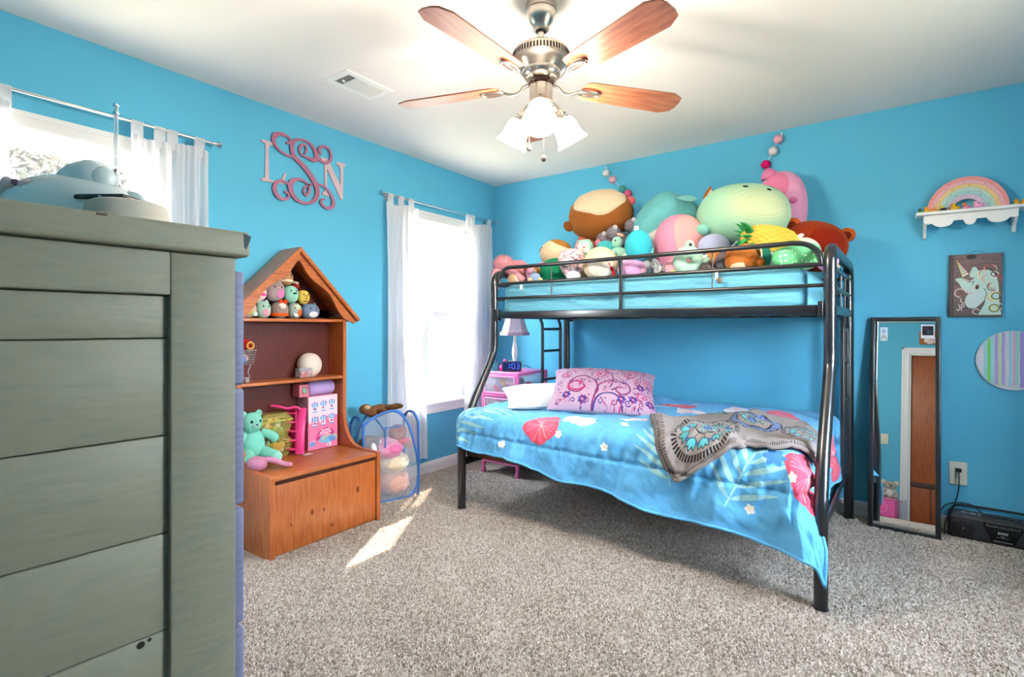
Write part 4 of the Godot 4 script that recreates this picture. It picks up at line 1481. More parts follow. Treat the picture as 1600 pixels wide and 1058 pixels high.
func throw_blanket() -> void:
	# medallion print: the cloth lies over the front edge of the bed
	var W := 1024
	var H := 640
	var cv := Cv.new(W, H, c8("8f8683"))
	cv.grain(rng, 9000, 0.10)
	var ink := c8("17171b")
	var med := func(x: float, y: float, r: float, sq: float) -> void:
		for k in 64:
			var a := TAU * k / 64.0
			var d := Vector2(cos(a), sin(a) * sq)
			cv.line(Vector2(x, y) + d * r * 0.86, Vector2(x, y) + d * r * 1.04, r * 0.052, ink)
		for k in 11:
			var a := TAU * k / 11.0 + 0.2
			var p := Vector2(x, y) + Vector2(cos(a), sin(a) * sq) * r * 0.50
			for j in [-0.5, 0.0, 0.5]:
				cv.petal(p, a + j, r * 0.31, r * 0.15, ink, 0.3)
			for j in [-0.5, 0.0, 0.5]:
				cv.petal(p + Vector2.from_angle(a + j) * r * 0.02, a + j, r * 0.26, r * 0.10, c8("4fa7ad"), 0.3)
			cv.line(p, p - Vector2(cos(a), sin(a) * sq) * r * 0.12, 4, ink)
			var q := Vector2(x, y) + Vector2(cos(a + 0.28), sin(a + 0.28) * sq) * r * 0.55
			cv.petal(q, a + 0.28, r * 0.14, r * 0.08, c8("3c5f9a"))
		cv.ell(x, y, r * 0.36, r * 0.36 * sq, ink)
		cv.ell(x, y, r * 0.32, r * 0.32 * sq, c8("988f8b"))
		for k in 8:
			var a := TAU * k / 8.0
			cv.petal(Vector2(x, y) + Vector2.from_angle(a) * r * 0.10, a, r * 0.20, r * 0.12, ink)
			cv.petal(Vector2(x, y) + Vector2.from_angle(a) * r * 0.11, a, r * 0.17, r * 0.08, c8("62b4b2"))
		cv.ell(x, y, r * 0.11, r * 0.11, ink)
		cv.ell(x, y, r * 0.09, r * 0.09, c8("4a6fb4"))
		cv.ell(x, y, r * 0.035, r * 0.035, ink)
	med.call(330.0, 400.0, 200.0, 1.0)
	for rr in [[130.0, ink], [122.0, c8("4c66a0")], [92.0, ink], [86.0, c8("8f8683")]]:
		cv.ell(640, 250, rr[0] * 1.18, rr[0], rr[1])
	for k in 40:
		var a := TAU * k / 40.0
		cv.line(Vector2(640 + cos(a) * 112, 250 + sin(a) * 96), Vector2(640 + cos(a) * 140, 250 + sin(a) * 120), 3, c8("9fb4d8"))
	for k in 8:
		var a := TAU * k / 8.0
		cv.petal(Vector2(640, 250) + Vector2.from_angle(a) * 24, a, 52, 30, ink)
		cv.petal(Vector2(640, 250) + Vector2.from_angle(a) * 27, a, 45, 20, c8("62b4b2"))
	cv.ell(640, 250, 24, 24, ink)
	cv.ell(640, 250, 19, 19, c8("4a6fb4"))
	med.call(930.0, 340.0, 150.0, 1.0)
	med.call(520.0, 20.0, 120.0, 0.7)
	for x in [12, 34, 50]:
		cv.line(Vector2(x, 0), Vector2(x, H), 8 if x == 34 else 4, ink)
	for k in 60:
		cv.line(Vector2(0, k * 11), Vector2(30, k * 11 + 4), 4, ink)
		cv.line(Vector2(62, k * 11), Vector2(84, k * 11), 3, ink)
	for k in 110:
		var x := k * 10.0
		cv.line(Vector2(x, 600), Vector2(x + 3, 636), 4, ink)
	var t := thing("throw_blanket", "grey fleece throw with black and teal medallions over the front of the bed", "blanket", BED_AT, BED_TURN)
	var m := print_mat(cv.tex(), 0.95)
	m.rim_enabled = true
	m.rim = 0.3
	# corner points on the comforter in (a, b)
	var left := smooth_path(xy([1.09, -0.38, 1.16, -0.22, 1.26, -0.02, 1.335, 0.12, 1.385, 0.185]), 8)
	var bot := smooth_path(xy([1.385, 0.185, 1.43, 0.16, 1.52, 0.085, 1.60, 0.035, 1.645, -0.005, 1.70, -0.015, 1.80, -0.02, 1.90, -0.10, 1.96, -0.14]), 8)
	var right := smooth_path(xy([1.915, -0.44, 1.93, -0.36, 1.95, -0.24, 1.96, -0.14]), 8)
	var topp := smooth_path(xy([1.09, -0.38, 1.17, -0.42, 1.24, -0.45, 1.32, -0.58, 1.42, -0.74, 1.52, -0.80, 1.66, -0.76, 1.78, -0.68, 1.915, -0.44]), 8)
	var at := func(p: Array, k: float) -> Vector2:
		var q := clampf(k, 0, 1) * (p.size() - 1)
		var i := mini(int(q), p.size() - 2)
		return (p[i] as Vector2).lerp(p[i + 1], q - i)
	var nz := FastNoiseLite.new()
	nz.seed = 12
	nz.frequency = 1.0
	var surf := func(u: float, v: float, lift: float) -> Vector3:
		# v = 1 is the far (upper) edge
		var Lp: Vector2 = at.call(left, 1.0 - v)
		var Rp: Vector2 = at.call(right, 1.0 - v)
		var Tp: Vector2 = at.call(topp, u)
		var Bp: Vector2 = at.call(bot, u)
		var c00: Vector2 = left[left.size() - 1]
		var c10: Vector2 = right[right.size() - 1]
		var c01: Vector2 = topp[0]
		var c11: Vector2 = topp[topp.size() - 1]
		var q := Bp * (1.0 - v) + Tp * v + Lp * (1.0 - u) + Rp * u - (c00 * (1.0 - u) * (1.0 - v) + c10 * u * (1.0 - v) + c01 * (1.0 - u) * v + c11 * u * v)
		var w := 0.012 + 0.024 * absf(nz.get_noise_2d(q.x * 5.0, q.y * 5.0)) + 0.018 * exp(-pow((u - 0.42 - 0.2 * v) / 0.06, 2.0)) + 0.012 * exp(-pow((u - 0.08) / 0.03, 2.0))
		return cloth(q.x, q.y, w + lift)
	put("upper_layer", MB.new().grid(110, 70, func(u: float, v: float) -> Vector3: return surf.call(u, v, 0.010)), m, t)
	var edge := []
	for k in 61:
		edge.append(surf.call(k / 60.0, 0.0, 0.005))
	put("rolled_edge", MB.new().tube(edge, 0.010, 8), flat_mat("8f8683", 0.95), t)
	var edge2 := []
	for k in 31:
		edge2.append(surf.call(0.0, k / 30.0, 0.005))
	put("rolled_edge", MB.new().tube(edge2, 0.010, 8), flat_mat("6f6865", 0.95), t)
	var edge3 := []
	for k in 41:
		edge3.append(surf.call(k / 40.0, 1.0, 0.003))
	put("rolled_edge", MB.new().tube(edge3, 0.010, 8), flat_mat("8f8683", 0.95), t)
	ell(t, "folded_lump", cloth(1.645, -0.015, 0.016), Vector3(0.035, 0.022, 0.026), flat_mat("a39a97", 0.95))


# a stuffed pillow: w by h, t thick, lying in its own xy plane
func pillow_mesh(w: float, h: float, t: float, side: float) -> MB:
	var nz := FastNoiseLite.new()
	nz.seed = 4
	nz.frequency = 2.5
	return MB.new().grid(48, 40, func(u: float, v: float) -> Vector3:
		var x := u * 2 - 1
		var y := v * 2 - 1
		var pin := 1.0 - 0.07 * (1.0 - x * x) * absf(y) - 0.0
		var pin2 := 1.0 - 0.07 * (1.0 - y * y) * absf(x)
		var z := t * 0.5 * pow(maxf(0.0, (1.0 - pow(absf(x), 2.6)) * (1.0 - pow(absf(y), 2.6))), 0.45)
		z *= 1.0 + 0.10 * nz.get_noise_2d(x * 0.6, y * 0.6)
		return Vector3(x * w * 0.5 * pin2, y * h * 0.5 * pin, z * side), Vector2(0, 1), Vector2(1, 0), side < 0)


func pillows() -> void:
	var W := 1024
	var cv := Cv.new(W, 700, c8("b898ae"))
	var plum := c8("7c2560")
	var mag := c8("b82f6c")
	var navy := c8("3a2f7a")
	var rose := c8("d77c8e")
	# main scrolling stems
	cv.path(smooth_path(xy([420, 700, 440, 600, 470, 520, 430, 380, 330, 310, 230, 330, 170, 420, 190, 530, 280, 560, 340, 500, 320, 440]), 10), 17, plum)
	cv.spiral(250, 440, 105, 40, 0.5, 6.5, 26, mag)
	cv.path(smooth_path(xy([440, 620, 470, 470, 560, 390, 680, 380, 760, 430, 770, 520, 700, 570, 640, 530, 650, 470, 700, 470]), 10), 15, plum)
	cv.path(smooth_path(xy([580, 480, 610, 370, 590, 260, 530, 180, 540, 110]), 10), 12, plum)
	cv.path(smooth_path(xy([430, 700, 480, 600, 570, 560, 660, 600, 700, 690]), 10), 16, navy)
	for s in [[480, 260, 70], [760, 240, 60], [560, 90, 45], [900, 560, 60], [130, 250, 45]]:
		cv.spiral(s[0], s[1], s[2], 8, s[0] * 0.1, s[0] * 0.1 + 9.0, 11, mag)
		for k in 14:
			var a := TAU * k / 14.0
			cv.petal(Vector2(s[0], s[1]) + Vector2.from_angle(a) * s[2], a, 20, 13, plum)
		cv.ell(s[0], s[1], s[2] * 0.35, s[2] * 0.3, rose)
		cv.ell(s[0], s[1], s[2] * 0.18, s[2] * 0.16, navy)
	# feathered blooms in the upper corners
	for b in [[250, 110], [800, 130], [960, 330]]:
		for ring in 4:
			var n := 10 + ring * 4
			for k in n:
				var a := TAU * k / n + ring * 0.2
				var p := Vector2(b[0], b[1]) + Vector2(cos(a), sin(a) * 0.62) * (26.0 + ring * 27.0)
				cv.petal(p, a, 34, 20, [mag, plum, navy, plum][ring])
				cv.petal(p + Vector2.from_angle(a) * 4, a, 25, 12, [rose, c8("e6c9d6"), c8("e6c9d6"), rose][ring])
	# leaves, dots and small flowers
	for k in 260:
		var p := Vector2(rng.randf() * W, rng.randf() * 700)
		var a := rng.randf() * TAU
		match k % 4:
			0: cv.petal(p, a, 34, 14, [plum, navy, mag][k % 3])
			1: cv.ell(p.x, p.y, 7, 7, [navy, mag, rose][k % 3])
			2:
				cv.petal(p, a, 26, 12, rose)
				cv.path([p, p + Vector2.from_angle(a) * 28], 3, plum)
			3: cv.arc(p.x, p.y, 15, 12, a, a + 4.4, 4, plum, 10)
	for s in [[170, 590], [800, 610], [690, 620], [880, 430], [960, 620], [330, 640]]:
		for k in 7:
			cv.petal(Vector2(s[0], s[1]), TAU * k / 7.0, 46, 30, [navy, c8("5d4aa6"), plum][k % 3])
		cv.ell(s[0], s[1], 12, 12, rose)
	# a second smaller row of scrolls fills the ground
	for k in 16:
		var p := Vector2(70 + (k % 8) * 128 + 40 * (k / 8), 380 if k < 8 else 650)
		cv.spiral(p.x, p.y, 30, 5, k, k + 7.0, 8, [plum, navy][k % 2], 16)
	var pm := print_mat(cv.tex(), 0.85)
	var pp := thing("pillow", "plump pillow in mauve paisley print, leaning at the head of bed", "pillow", Vector3(1.475, 0.735, 0.800), 0.0)
	pp.rotation = Vector3(-1.10, 0.50, -0.09)
	put("front_cover", pillow_mesh(0.66, 0.45, 0.20, 1.0), pm, pp)
	put("back_cover", pillow_mesh(0.66, 0.45, 0.14, -1.0), flat_mat("cdb4c4", 0.85), pp)
	var wp := thing("pillow", "flat white pillow lying half under the paisley pillow", "pillow", Vector3(1.105, 0.682, 0.845), 0.0)
	wp.rotation = Vector3(-1.42, 0.62, 0.10)
	put("cover", pillow_mesh(0.60, 0.46, 0.13, 1.0), flat_mat("d9dde4", 0.85), wp)
	put("back_cover", pillow_mesh(0.60, 0.46, 0.09, -1.0), flat_mat("d9dde4", 0.85), wp)


# ---- pink drawer cart, lamp and clock in the corner
func corner_cart() -> void:
	var pink := mat(c8("ef74b4"), 0.35)
	var clear := mat(Color(0.97, 0.93, 0.97, 0.25), 0.12)
	clear.transparency = BaseMaterial3D.TRANSPARENCY_ALPHA
	var x0 := 0.335
	var x1 := 0.685
	var z0 := 0.185
	var z1 := 0.612
	var c := thing("drawer_cart", "pink plastic cart with clear drawers standing in the corner", "storage cart", Vector3(x0, 0, z0))
	var w := x1 - x0
	var d := z1 - z0
	put("top", MB.new().rbox(Vector3(w / 2, 0.789, d / 2), Vector3(w, 0.022, d), 0.008), pink, c)
	put("top_lip", MB.new().rbox(Vector3(w / 2, 0.771, d - 0.006), Vector3(w - 0.01, 0.03, 0.012), 0.004), pink, c)
	for k in 4:
		var y := 0.10 + k * 0.172
		put("shelf_frame", MB.new().rbox(Vector3(w / 2, y, d / 2), Vector3(w - 0.004, 0.018, d - 0.004), 0.005), pink, c)
	for s in [[0.012, 0.012], [w - 0.012, 0.012], [0.012, d - 0.014], [w - 0.012, d - 0.014]]:
		put("corner_post", MB.new().rbox(Vector3(s[0], 0.42, s[1]), Vector3(0.024, 0.72, 0.026), 0.006), pink, c)
		put("caster", MB.new().lathe([Vector2(0, 0), Vector2(0.018, 0.003), Vector2(0.022, 0.02), Vector2(0.018, 0.04), Vector2(0.008, 0.06), Vector2(0, 0.062)], 12, Transform3D(Basis(), Vector3(s[0], 0, s[1]))), pink, c)
	var bits := [c8("e8607a"), c8("f2c6d2"), c8("6fa0d8"), c8("f4f0ea"), c8("9a6bd0"), c8("f0a84a"), c8("4f8f9a"), c8("d94f8e")]
	for k in 4:
		var y := 0.112 + k * 0.172
		var dr := put("drawer", MB.new().rbox(Vector3(w / 2, y + 0.071, d / 2 + 0.004), Vector3(w - 0.055, 0.136, d - 0.01), 0.012), clear, c)
		put("drawer_rim", _frame(MB.new(), 0.028, w - 0.028, y + 0.006, y + 0.145, d - 0.003, 0.012), mat(c8("f7b2d6"), 0.4), dr)
		if k >= 1:
			for j in 16:
				var q := Vector3(rng.randf_range(0.065, w - 0.065), y + 0.028 + rng.randf() * 0.065, rng.randf_range(0.04, d - 0.05))
				var e := ell(dr, "drawer_contents", q, Vector3(rng.randf_range(0.02, 0.034), rng.randf_range(0.012, 0.022), rng.randf_range(0.025, 0.05)), flat_mat(bits[(j * 3 + k) % 8].to_html(false), 0.6), Vector3(rng.randf(), rng.randf() * 3, rng.randf()), {"n": 10, "sq": 2.6})
				e.set_meta("kind", "thing")
	# table lamp
	var l := thing("table_lamp", "white turned table lamp with pale pink pleated shade on the cart", "lamp", Vector3(0.497, 0.800, 0.385))
	put("base", MB.new().lathe([Vector2(0, 0), Vector2(0.055, 0), Vector2(0.056, 0.008), Vector2(0.045, 0.014), Vector2(0.02, 0.022), Vector2(0.012, 0.05), Vector2(0.017, 0.062), Vector2(0.010, 0.072), Vector2(0.016, 0.084), Vector2(0.019, 0.105), Vector2(0.023, 0.14), Vector2(0.020, 0.175), Vector2(0.012, 0.225), Vector2(0.010, 0.25), Vector2(0.013, 0.262), Vector2(0.008, 0.275), Vector2(0.008, 0.30), Vector2(0, 0.30)], 24), mat(c8("f6f4f2"), 0.35), l)
	var sh := mat(c8("e3cfe2"), 0.9)
	sh.backlight_enabled = true
	sh.backlight = Color(0.35, 0.3, 0.34)
	var shade := MB.new()
	var prof := [Vector2(0.118, 0.285), Vector2(0.100, 0.325), Vector2(0.086, 0.370), Vector2(0.074, 0.42), Vector2(0.066, 0.46), Vector2(0.060, 0.50)]
	shade.grid(6, 5, func(u: float, v: float) -> Vector3:
		var a := u * TAU
		var k := int(round(v * 5))
		return Vector3((prof[k] as Vector2).x * cos(a), (prof[k] as Vector2).y, -(prof[k] as Vector2).x * sin(a)), Vector2(0, 1), Vector2(1, 0))
	shade = MB.new()
	shade.st.set_smooth_group(-1)
	for i in 6:
		var a0 := TAU * (i + 0.62) / 6.0
		var a1 := TAU * (i + 1.62) / 6.0
		for k in 5:
			var p: Vector2 = prof[k]
			var q: Vector2 = prof[k + 1]
			shade.quad(Vector3(p.x * cos(a0), p.y, -p.x * sin(a0)), Vector3(p.x * cos(a1), p.y, -p.x * sin(a1)), Vector3(q.x * cos(a1), q.y, -q.x * sin(a1)), Vector3(q.x * cos(a0), q.y, -q.x * sin(a0)))
	put("lamp_shade", shade, sh, l)
	var ruf := MB.new()
	ruf.grid(144, 3, func(u: float, v: float) -> Vector3:
		var a := u * TAU
		var c6 := 0.5 * TAU / 6.0
		var loc := fposmod(a - TAU * 0.62 / 6.0, TAU / 6.0) - c6
		var R := 0.1185 * cos(c6) / cos(loc) + 0.0035 * sin(a * 36.0) * (1.0 - v) + 0.003
		return Vector3(R * cos(a), 0.278 + v * 0.026, -R * sin(a)))
	put("ruffle", ruf, mat(c8("d9b3d0"), 0.9), l)
	# clock radio
	var k := thing("alarm_clock", "small dark alarm clock with blue digits on the pink cart", "clock", Vector3(0.560, 0.800, 0.515), 0.62)
	put("clock_body", MB.new().rbox(Vector3(0, 0.040, 0), Vector3(0.150, 0.078, 0.06), 0.006), mat(c8("27324a"), 0.4), k)
	put("display", MB.new().rbox(Vector3(0, 0.043, 0.0305), Vector3(0.136, 0.062, 0.002), 0.0005, Basis(), 1), mat(c8("16264e"), 0.15), k)
	var dig := mat(c8("3a62ff"), 0.5)
	dig.emission_enabled = true
	dig.emission = Color(0.28, 0.45, 1.0)
	dig.emission_energy_multiplier = 1.2
	var segs := {"1": [1, 2], "0": [0, 1, 2, 3, 4, 5], "3": [0, 1, 2, 3, 6]}
	var place := [[-0.030, "1"], [0.012, "0"], [0.046, "3"]]
	for q in place:
		var g := MB.new()
		for s in segs[q[1]]:
			var cx: float = q[0]
			match s:
				0: g.box(Vector3(cx, 0.064, 0.032), Vector3(0.018, 0.0035, 0.001))
				1: g.box(Vector3(cx + 0.011, 0.0545, 0.032), Vector3(0.0035, 0.016, 0.001))
				2: g.box(Vector3(cx + 0.011, 0.0345, 0.032), Vector3(0.0035, 0.016, 0.001))
				3: g.box(Vector3(cx, 0.025, 0.032), Vector3(0.018, 0.0035, 0.001))
				4: g.box(Vector3(cx - 0.011, 0.0345, 0.032), Vector3(0.0035, 0.016, 0.001))
				5: g.box(Vector3(cx - 0.011, 0.0545, 0.032), Vector3(0.0035, 0.016, 0.001))
				6: g.box(Vector3(cx, 0.0445, 0.032), Vector3(0.018, 0.0035, 0.001))
		put("display_digit", g, dig, k)
	put("display_colon", MB.new().box(Vector3(-0.009, 0.054, 0.032), Vector3(0.004, 0.004, 0.001)).box(Vector3(-0.009, 0.035, 0.032), Vector3(0.004, 0.004, 0.001)), dig, k)
	put("snooze_bar", MB.new().rbox(Vector3(0, 0.081, 0), Vector3(0.05, 0.006, 0.018), 0.002), mat(c8("c9c3b4"), 0.5), k)
	put("power_cord", MB.new().tube(smooth_path([Vector3(0.07, 0.05, -0.03), Vector3(0.12, 0.035, -0.10), Vector3(0.155, 0.012, -0.19), Vector3(0.16, 0.004, -0.24)], 5), 0.0022, 6), flat_mat("1a1a1c", 0.5), k)
	# cup of odds and ends
	var p := thing("pencil_cup", "small teal cup with a pink toy and pens on the pink cart", "cup", Vector3(0.415, 0.800, 0.540))
	put("cup", MB.new().lathe([Vector2(0, 0), Vector2(0.036, 0), Vector2(0.042, 0.07), Vector2(0.039, 0.07), Vector2(0.034, 0.006), Vector2(0, 0.006)], 20), mat(c8("3d8f9f"), 0.35), p)
	put("pen", MB.new().cyl(Vector3(0.0, 0.01, 0.0), Vector3(-0.035, 0.105, 0.02), 0.004, 7), flat_mat("e9e9ee", 0.4), p)
	put("pen", MB.new().cyl(Vector3(0.01, 0.01, 0.0), Vector3(0.0, 0.10, -0.02), 0.004, 7), flat_mat("2b2f52", 0.4), p)
	var pt := thing("toy_dinosaur", "hot pink little toy propped between the cup and the alarm clock", "toy", Vector3(0.487, 0.800, 0.545))
	ell(pt, "body", Vector3(0, 0.024, 0), Vector3(0.026, 0.024, 0.022), flat_mat("e5248c", 0.4))
	put("neck", MB.new().tube(smooth_path([Vector3(-0.01, 0.02, 0), Vector3(0.008, 0.05, 0), Vector3(0.026, 0.072, 0.004), Vector3(0.034, 0.084, 0.006)], 4), 0.012, 8, [], false), flat_mat("e5248c", 0.4), pt)
	ell(pt, "head", Vector3(0.034, 0.084, 0.006), Vector3(0.014, 0.012, 0.012), flat_mat("e5248c", 0.4))


func _frame(mb: MB, x0: float, x1: float, y0: float, y1: float, z: float, t: float) -> MB:
	mb.span(x0, x1, y0, y0 + t, z, z + 0.006)
	mb.span(x0, x1, y1 - t, y1, z, z + 0.006)
	mb.span(x0, x0 + t, y0 + t, y1 - t, z, z + 0.006)
	mb.span(x1 - t, x1, y0 + t, y1 - t, z, z + 0.006)
	return mb


func wall_things() -> void:
	# monogram on the left wall: local x runs along the wall towards the corner
	var xf := Transform3D(Basis(Vector3(0, 0, -1), Vector3(0, 1, 0), Vector3(1, 0, 0)), Vector3.ZERO)
	var mo := thing("wall_monogram", "painted wooden LSN letters with a curly mauve S on the blue wall", "wall letters", Vector3(0.001, 2.1, 2.0))
	var pale := mat(c8("c9b3bd"), 0.6)
	var mauve := mat(c8("a96a88"), 0.6)
	var Ls := PackedVector2Array(xy([-0.222, 0.128, -0.153, 0.131, -0.147, 0.112, -0.163, 0.109, -0.173, 0.089, -0.171, -0.085, -0.162, -0.093, -0.125, -0.093, -0.097, -0.081, -0.074, -0.030, -0.062, -0.029, -0.080, -0.102, -0.219, -0.111, -0.216, -0.092, -0.200, -0.091, -0.196, -0.080, -0.192, 0.100, -0.200, 0.111, -0.219, 0.116]))
	put("letter", MB.new().prism(Ls, 0.0, 0.008, xf, 0.0008), pale, mo).set_meta("label", "pale pink letter L")
	var Ns := PackedVector2Array(xy([0.170, 0.127, 0.223, 0.129, 0.318, -0.019, 0.318, 0.088, 0.305, 0.108, 0.288, 0.109, 0.291, 0.129, 0.358, 0.131, 0.355, 0.112, 0.342, 0.100, 0.338, -0.111, 0.321, -0.111, 0.218, 0.064, 0.216, -0.065, 0.233, -0.097, 0.232, -0.112, 0.180, -0.110, 0.183, -0.095, 0.196, -0.087, 0.201, -0.068, 0.198, 0.105, 0.170, 0.115]))
	put("letter", MB.new().prism(Ns, 0.0, 0.008, xf, 0.0008), pale, mo).set_meta("label", "pale pink letter N")
	var S := MB.new()
	var strokes := [
		[xy([-0.068, 0.155, -0.056, 0.149, -0.042, 0.161, -0.045, 0.180, -0.068, 0.192, -0.103, 0.191, -0.134, 0.176, -0.147, 0.150, -0.142, 0.125, -0.120, 0.099, -0.080, 0.080, -0.039, 0.076, -0.009, 0.082]), [0.012, 0.014, 0.012, 0.014, 0.016, 0.022, 0.030, 0.024, 0.018, 0.014, 0.013, 0.014, 0.016]],
		[xy([-0.015, 0.078, -0.027, 0.108, -0.030, 0.146, -0.009, 0.179, 0.027, 0.195, 0.077, 0.195, 0.115, 0.169, 0.137, 0.135, 0.139, 0.110, 0.115, 0.092, 0.077, 0.097, 0.040, 0.101, 0.021, 0.118, 0.023, 0.147, 0.043, 0.169, 0.063, 0.163, 0.066, 0.136, 0.052, 0.115]), [0.022, 0.026, 0.028, 0.020, 0.014, 0.014, 0.020, 0.032, 0.034, 0.026, 0.016, 0.012, 0.013, 0.018, 0.016, 0.013, 0.013, 0.012]],
		[xy([-0.015, 0.078, 0.040, 0.042, 0.089, -0.002, 0.127, -0.050, 0.144, -0.092, 0.134, -0.140, 0.102, -0.175, 0.058, -0.189, 0.009, -0.181, -0.027, -0.150, -0.042, -0.109, -0.027, -0.070, 0.009, -0.052, 0.052, -0.055, 0.083, -0.077, 0.084, -0.110, 0.067, -0.137, 0.049, -0.129, 0.051, -0.101, 0.074, -0.076, 0.108, -0.060]), [0.026, 0.030, 0.032, 0.032, 0.030, 0.028, 0.020, 0.015, 0.020, 0.028, 0.032, 0.028, 0.018, 0.014, 0.013, 0.017, 0.016, 0.013, 0.012, 0.013, 0.016]],
		[xy([-0.080, -0.146, -0.059, -0.151, -0.051, -0.169, -0.068, -0.188, -0.100, -0.192, -0.128, -0.176, -0.141, -0.142, -0.133, -0.108, -0.108, -0.087, -0.077, -0.087, -0.045, -0.105]), [0.012, 0.015, 0.013, 0.015, 0.018, 0.024, 0.026, 0.020, 0.014, 0.013, 0.014]],
		[xy([0.137, 0.110, 0.180, 0.098, 0.213, 0.100, 0.238, 0.127, 0.240, 0.169, 0.219, 0.195, 0.186, 0.198, 0.159, 0.177, 0.157, 0.155, 0.173, 0.146]), [0.014, 0.014, 0.018, 0.020, 0.017, 0.015, 0.016, 0.020, 0.016, 0.012]],
		[xy([0.147, -0.051, 0.193, -0.058, 0.233, -0.091, 0.257, -0.133, 0.255, -0.169, 0.226, -0.190, 0.193, -0.186, 0.170, -0.167, 0.175, -0.144, 0.198, -0.137]), [0.012, 0.014, 0.018, 0.022, 0.024, 0.018, 0.016, 0.018, 0.014, 0.012]],
	]
	for k in strokes.size():
		var pts := smooth_path(strokes[k][0], 5)
		var w := []
		var src: Array = strokes[k][1]
		for i in pts.size():
			var q := float(i) / (pts.size() - 1) * (src.size() - 1)
			var j := mini(int(q), src.size() - 2)
			w.append(lerpf(src[j], src[j + 1], q - j))
		S.ribbon(pts, w, 0.008 + 0.0004 * k, 0.016 + 0.0004 * k, xf)
	put("letter", S, mauve, mo).set_meta("label", "curly mauve letter S")

	# shelf on the back wall
	var sh := thing("wall_shelf", "white scalloped wall shelf holding the rainbow and rubber ducks", "shelf", Vector3(3.066, 0, 0))
	var L := 0.462
	var tilt := Basis(Vector3.BACK, -0.015)
	put("board", MB.new().rbox(Vector3(L / 2, 1.774, 0.062), Vector3(L, 0.018, 0.122), 0.006, tilt), M.white_metal, sh)
	var ap := PackedVector2Array()
	ap.append(Vector2(0.042, 1.765))
	ap.append(Vector2(0.420, 1.760))
	for k in 41:
		var t := 1.0 - k / 40.0
		var x := lerpf(0.042, 0.420, t)
		var lobes := 0.0
		for q in [[0.04, 0.05, 0.010], [0.20, 0.12, 0.030], [0.50, 0.07, 0.030], [0.80, 0.12, 0.030], [0.96, 0.05, 0.010]]:
			var dd: float = (t - q[0]) / q[1]
			if absf(dd) < 1.0:
				lobes = maxf(lobes, q[2] * sqrt(1.0 - dd * dd))
		ap.append(Vector2(x, 1.727 - lobes))
	put("apron", MB.new().prism(ap, 0.094, 0.106, Transform3D(), 0.001), M.white_metal, sh)
	for x in [0.042, 0.414]:
		var br := PackedVector2Array([Vector2(0, 1.764), Vector2(0.104, 1.764), Vector2(0.104, 1.725), Vector2(0.07, 1.70), Vector2(0.035, 1.678), Vector2(0.028, 1.650), Vector2(0.0, 1.650)])
		put("bracket", MB.new().prism(br, -0.007, 0.007, Transform3D(Basis(Vector3(0, 0, 1), Vector3(0, 1, 0), Vector3(-1, 0, 0)), Vector3(x, 0, 0)), 0.001), M.white_metal, sh)
	# rainbow: six nested arches with little bulbs
	var rb := thing("rainbow_lamp", "pastel rainbow arch ornament on the white wall shelf", "ornament", Vector3(3.288, 1.783, 0.040))
	var cols := ["ef9a96", "eeb4bf", "edcb8c", "bfdcd0", "a9d6d8", "d8bfd6"]
	var R := 0.172
	for k in 6:
		var r1 := R - k * 0.0175
		var r0 := r1 - (0.0172 if k < 5 else 0.022)
		var poly := PackedVector2Array()
		for i in 37:
			var a := PI * i / 36.0
			poly.append(Vector2(cos(a) * r1, sin(a) * r1 * 1.07))
		for i in range(36, -1, -1):
			var a := PI * i / 36.0
			poly.append(Vector2(cos(a) * r0, sin(a) * r0 * 1.07))
		var arch := put("arch", MB.new().prism(poly, -0.022 + k * 0.001, 0.018 - k * 0.0025), mat(c8(cols[k]), 0.5), rb)
		for i in 5:
			var a := PI * (i + 0.5 + 0.25 * (k % 2)) / 5.3
			var rr := (r0 + r1) / 2
			put("bulb_dot", MB.new().lathe([Vector2(0.0022, 0), Vector2(0.0018, 0.002), Vector2(0, 0.0025)], 8, Transform3D(Basis(Vector3.RIGHT, PI / 2), Vector3(cos(a) * rr, sin(a) * rr * 1.07, 0.018 - k * 0.0025))), flat_mat("7a6a62", 0.4), arch)
	# ducks
	var ducks := [
		[3.090, 0.074, "39b54a", "e8483a", "2a2a2a", "small green rubber duck with a black top at the left end of the shelf", 0.9],
		[3.118, 0.092, "f2a81d", "ef6a1a", "", "orange-yellow rubber duck second from the left on the wall shelf", 1.0],
		[3.152, 0.092, "f5a83c", "ef7a1a", "", "small pale orange rubber duck left of the yellow-headed black duck", 0.8],
		[3.186, 0.092, "2b1c18", "e8b020", "e9dc5a", "dark brown rubber duck with a pale yellow head on the shelf", 1.0],
		[3.236, 0.092, "f4c400", "e8601a", "", "large bright yellow rubber duck in the middle of the shelf", 1.15],
		[3.283, 0.092, "f08fb0", "ef7a2a", "e07a3c", "pink rubber duck with an orange-red crest beside the yellow one", 1.1],
		[3.330, 0.080, "f3a9cf", "f2c020", "f6b3d4", "big pale pink and white rubber duck under the rainbow arch", 1.3],
		[3.486, 0.080, "f5b21e", "d8442a", "", "orange duck alone to the right of the rainbow on the shelf", 1.0],
		[3.515, 0.080, "f6bb30", "e8702a", "", "last orange duck on the shelf, at the right edge of photo", 0.9],
	]
	for d in ducks:
		var y: float = 1.783 - (d[0] - 3.066) * 0.015
		var k: float = d[6]
		var dk := thing("rubber_duck", d[5], "rubber duck", Vector3(d[0], y, d[1]), 0.25, "rubber ducks on the wall shelf")
		var bm := flat_mat(d[2], 0.35)
		ell(dk, "body", Vector3(0, 0.011 * k, 0), Vector3(0.016, 0.0115, 0.013) * k, bm, Vector3(0, 0, 0.1), {"n": 18})
		ell(dk, "tail", Vector3(0.015 * k, 0.017 * k, 0), Vector3(0.006, 0.004, 0.005) * k, bm, Vector3(0, 0, 0.6), {"n": 10})
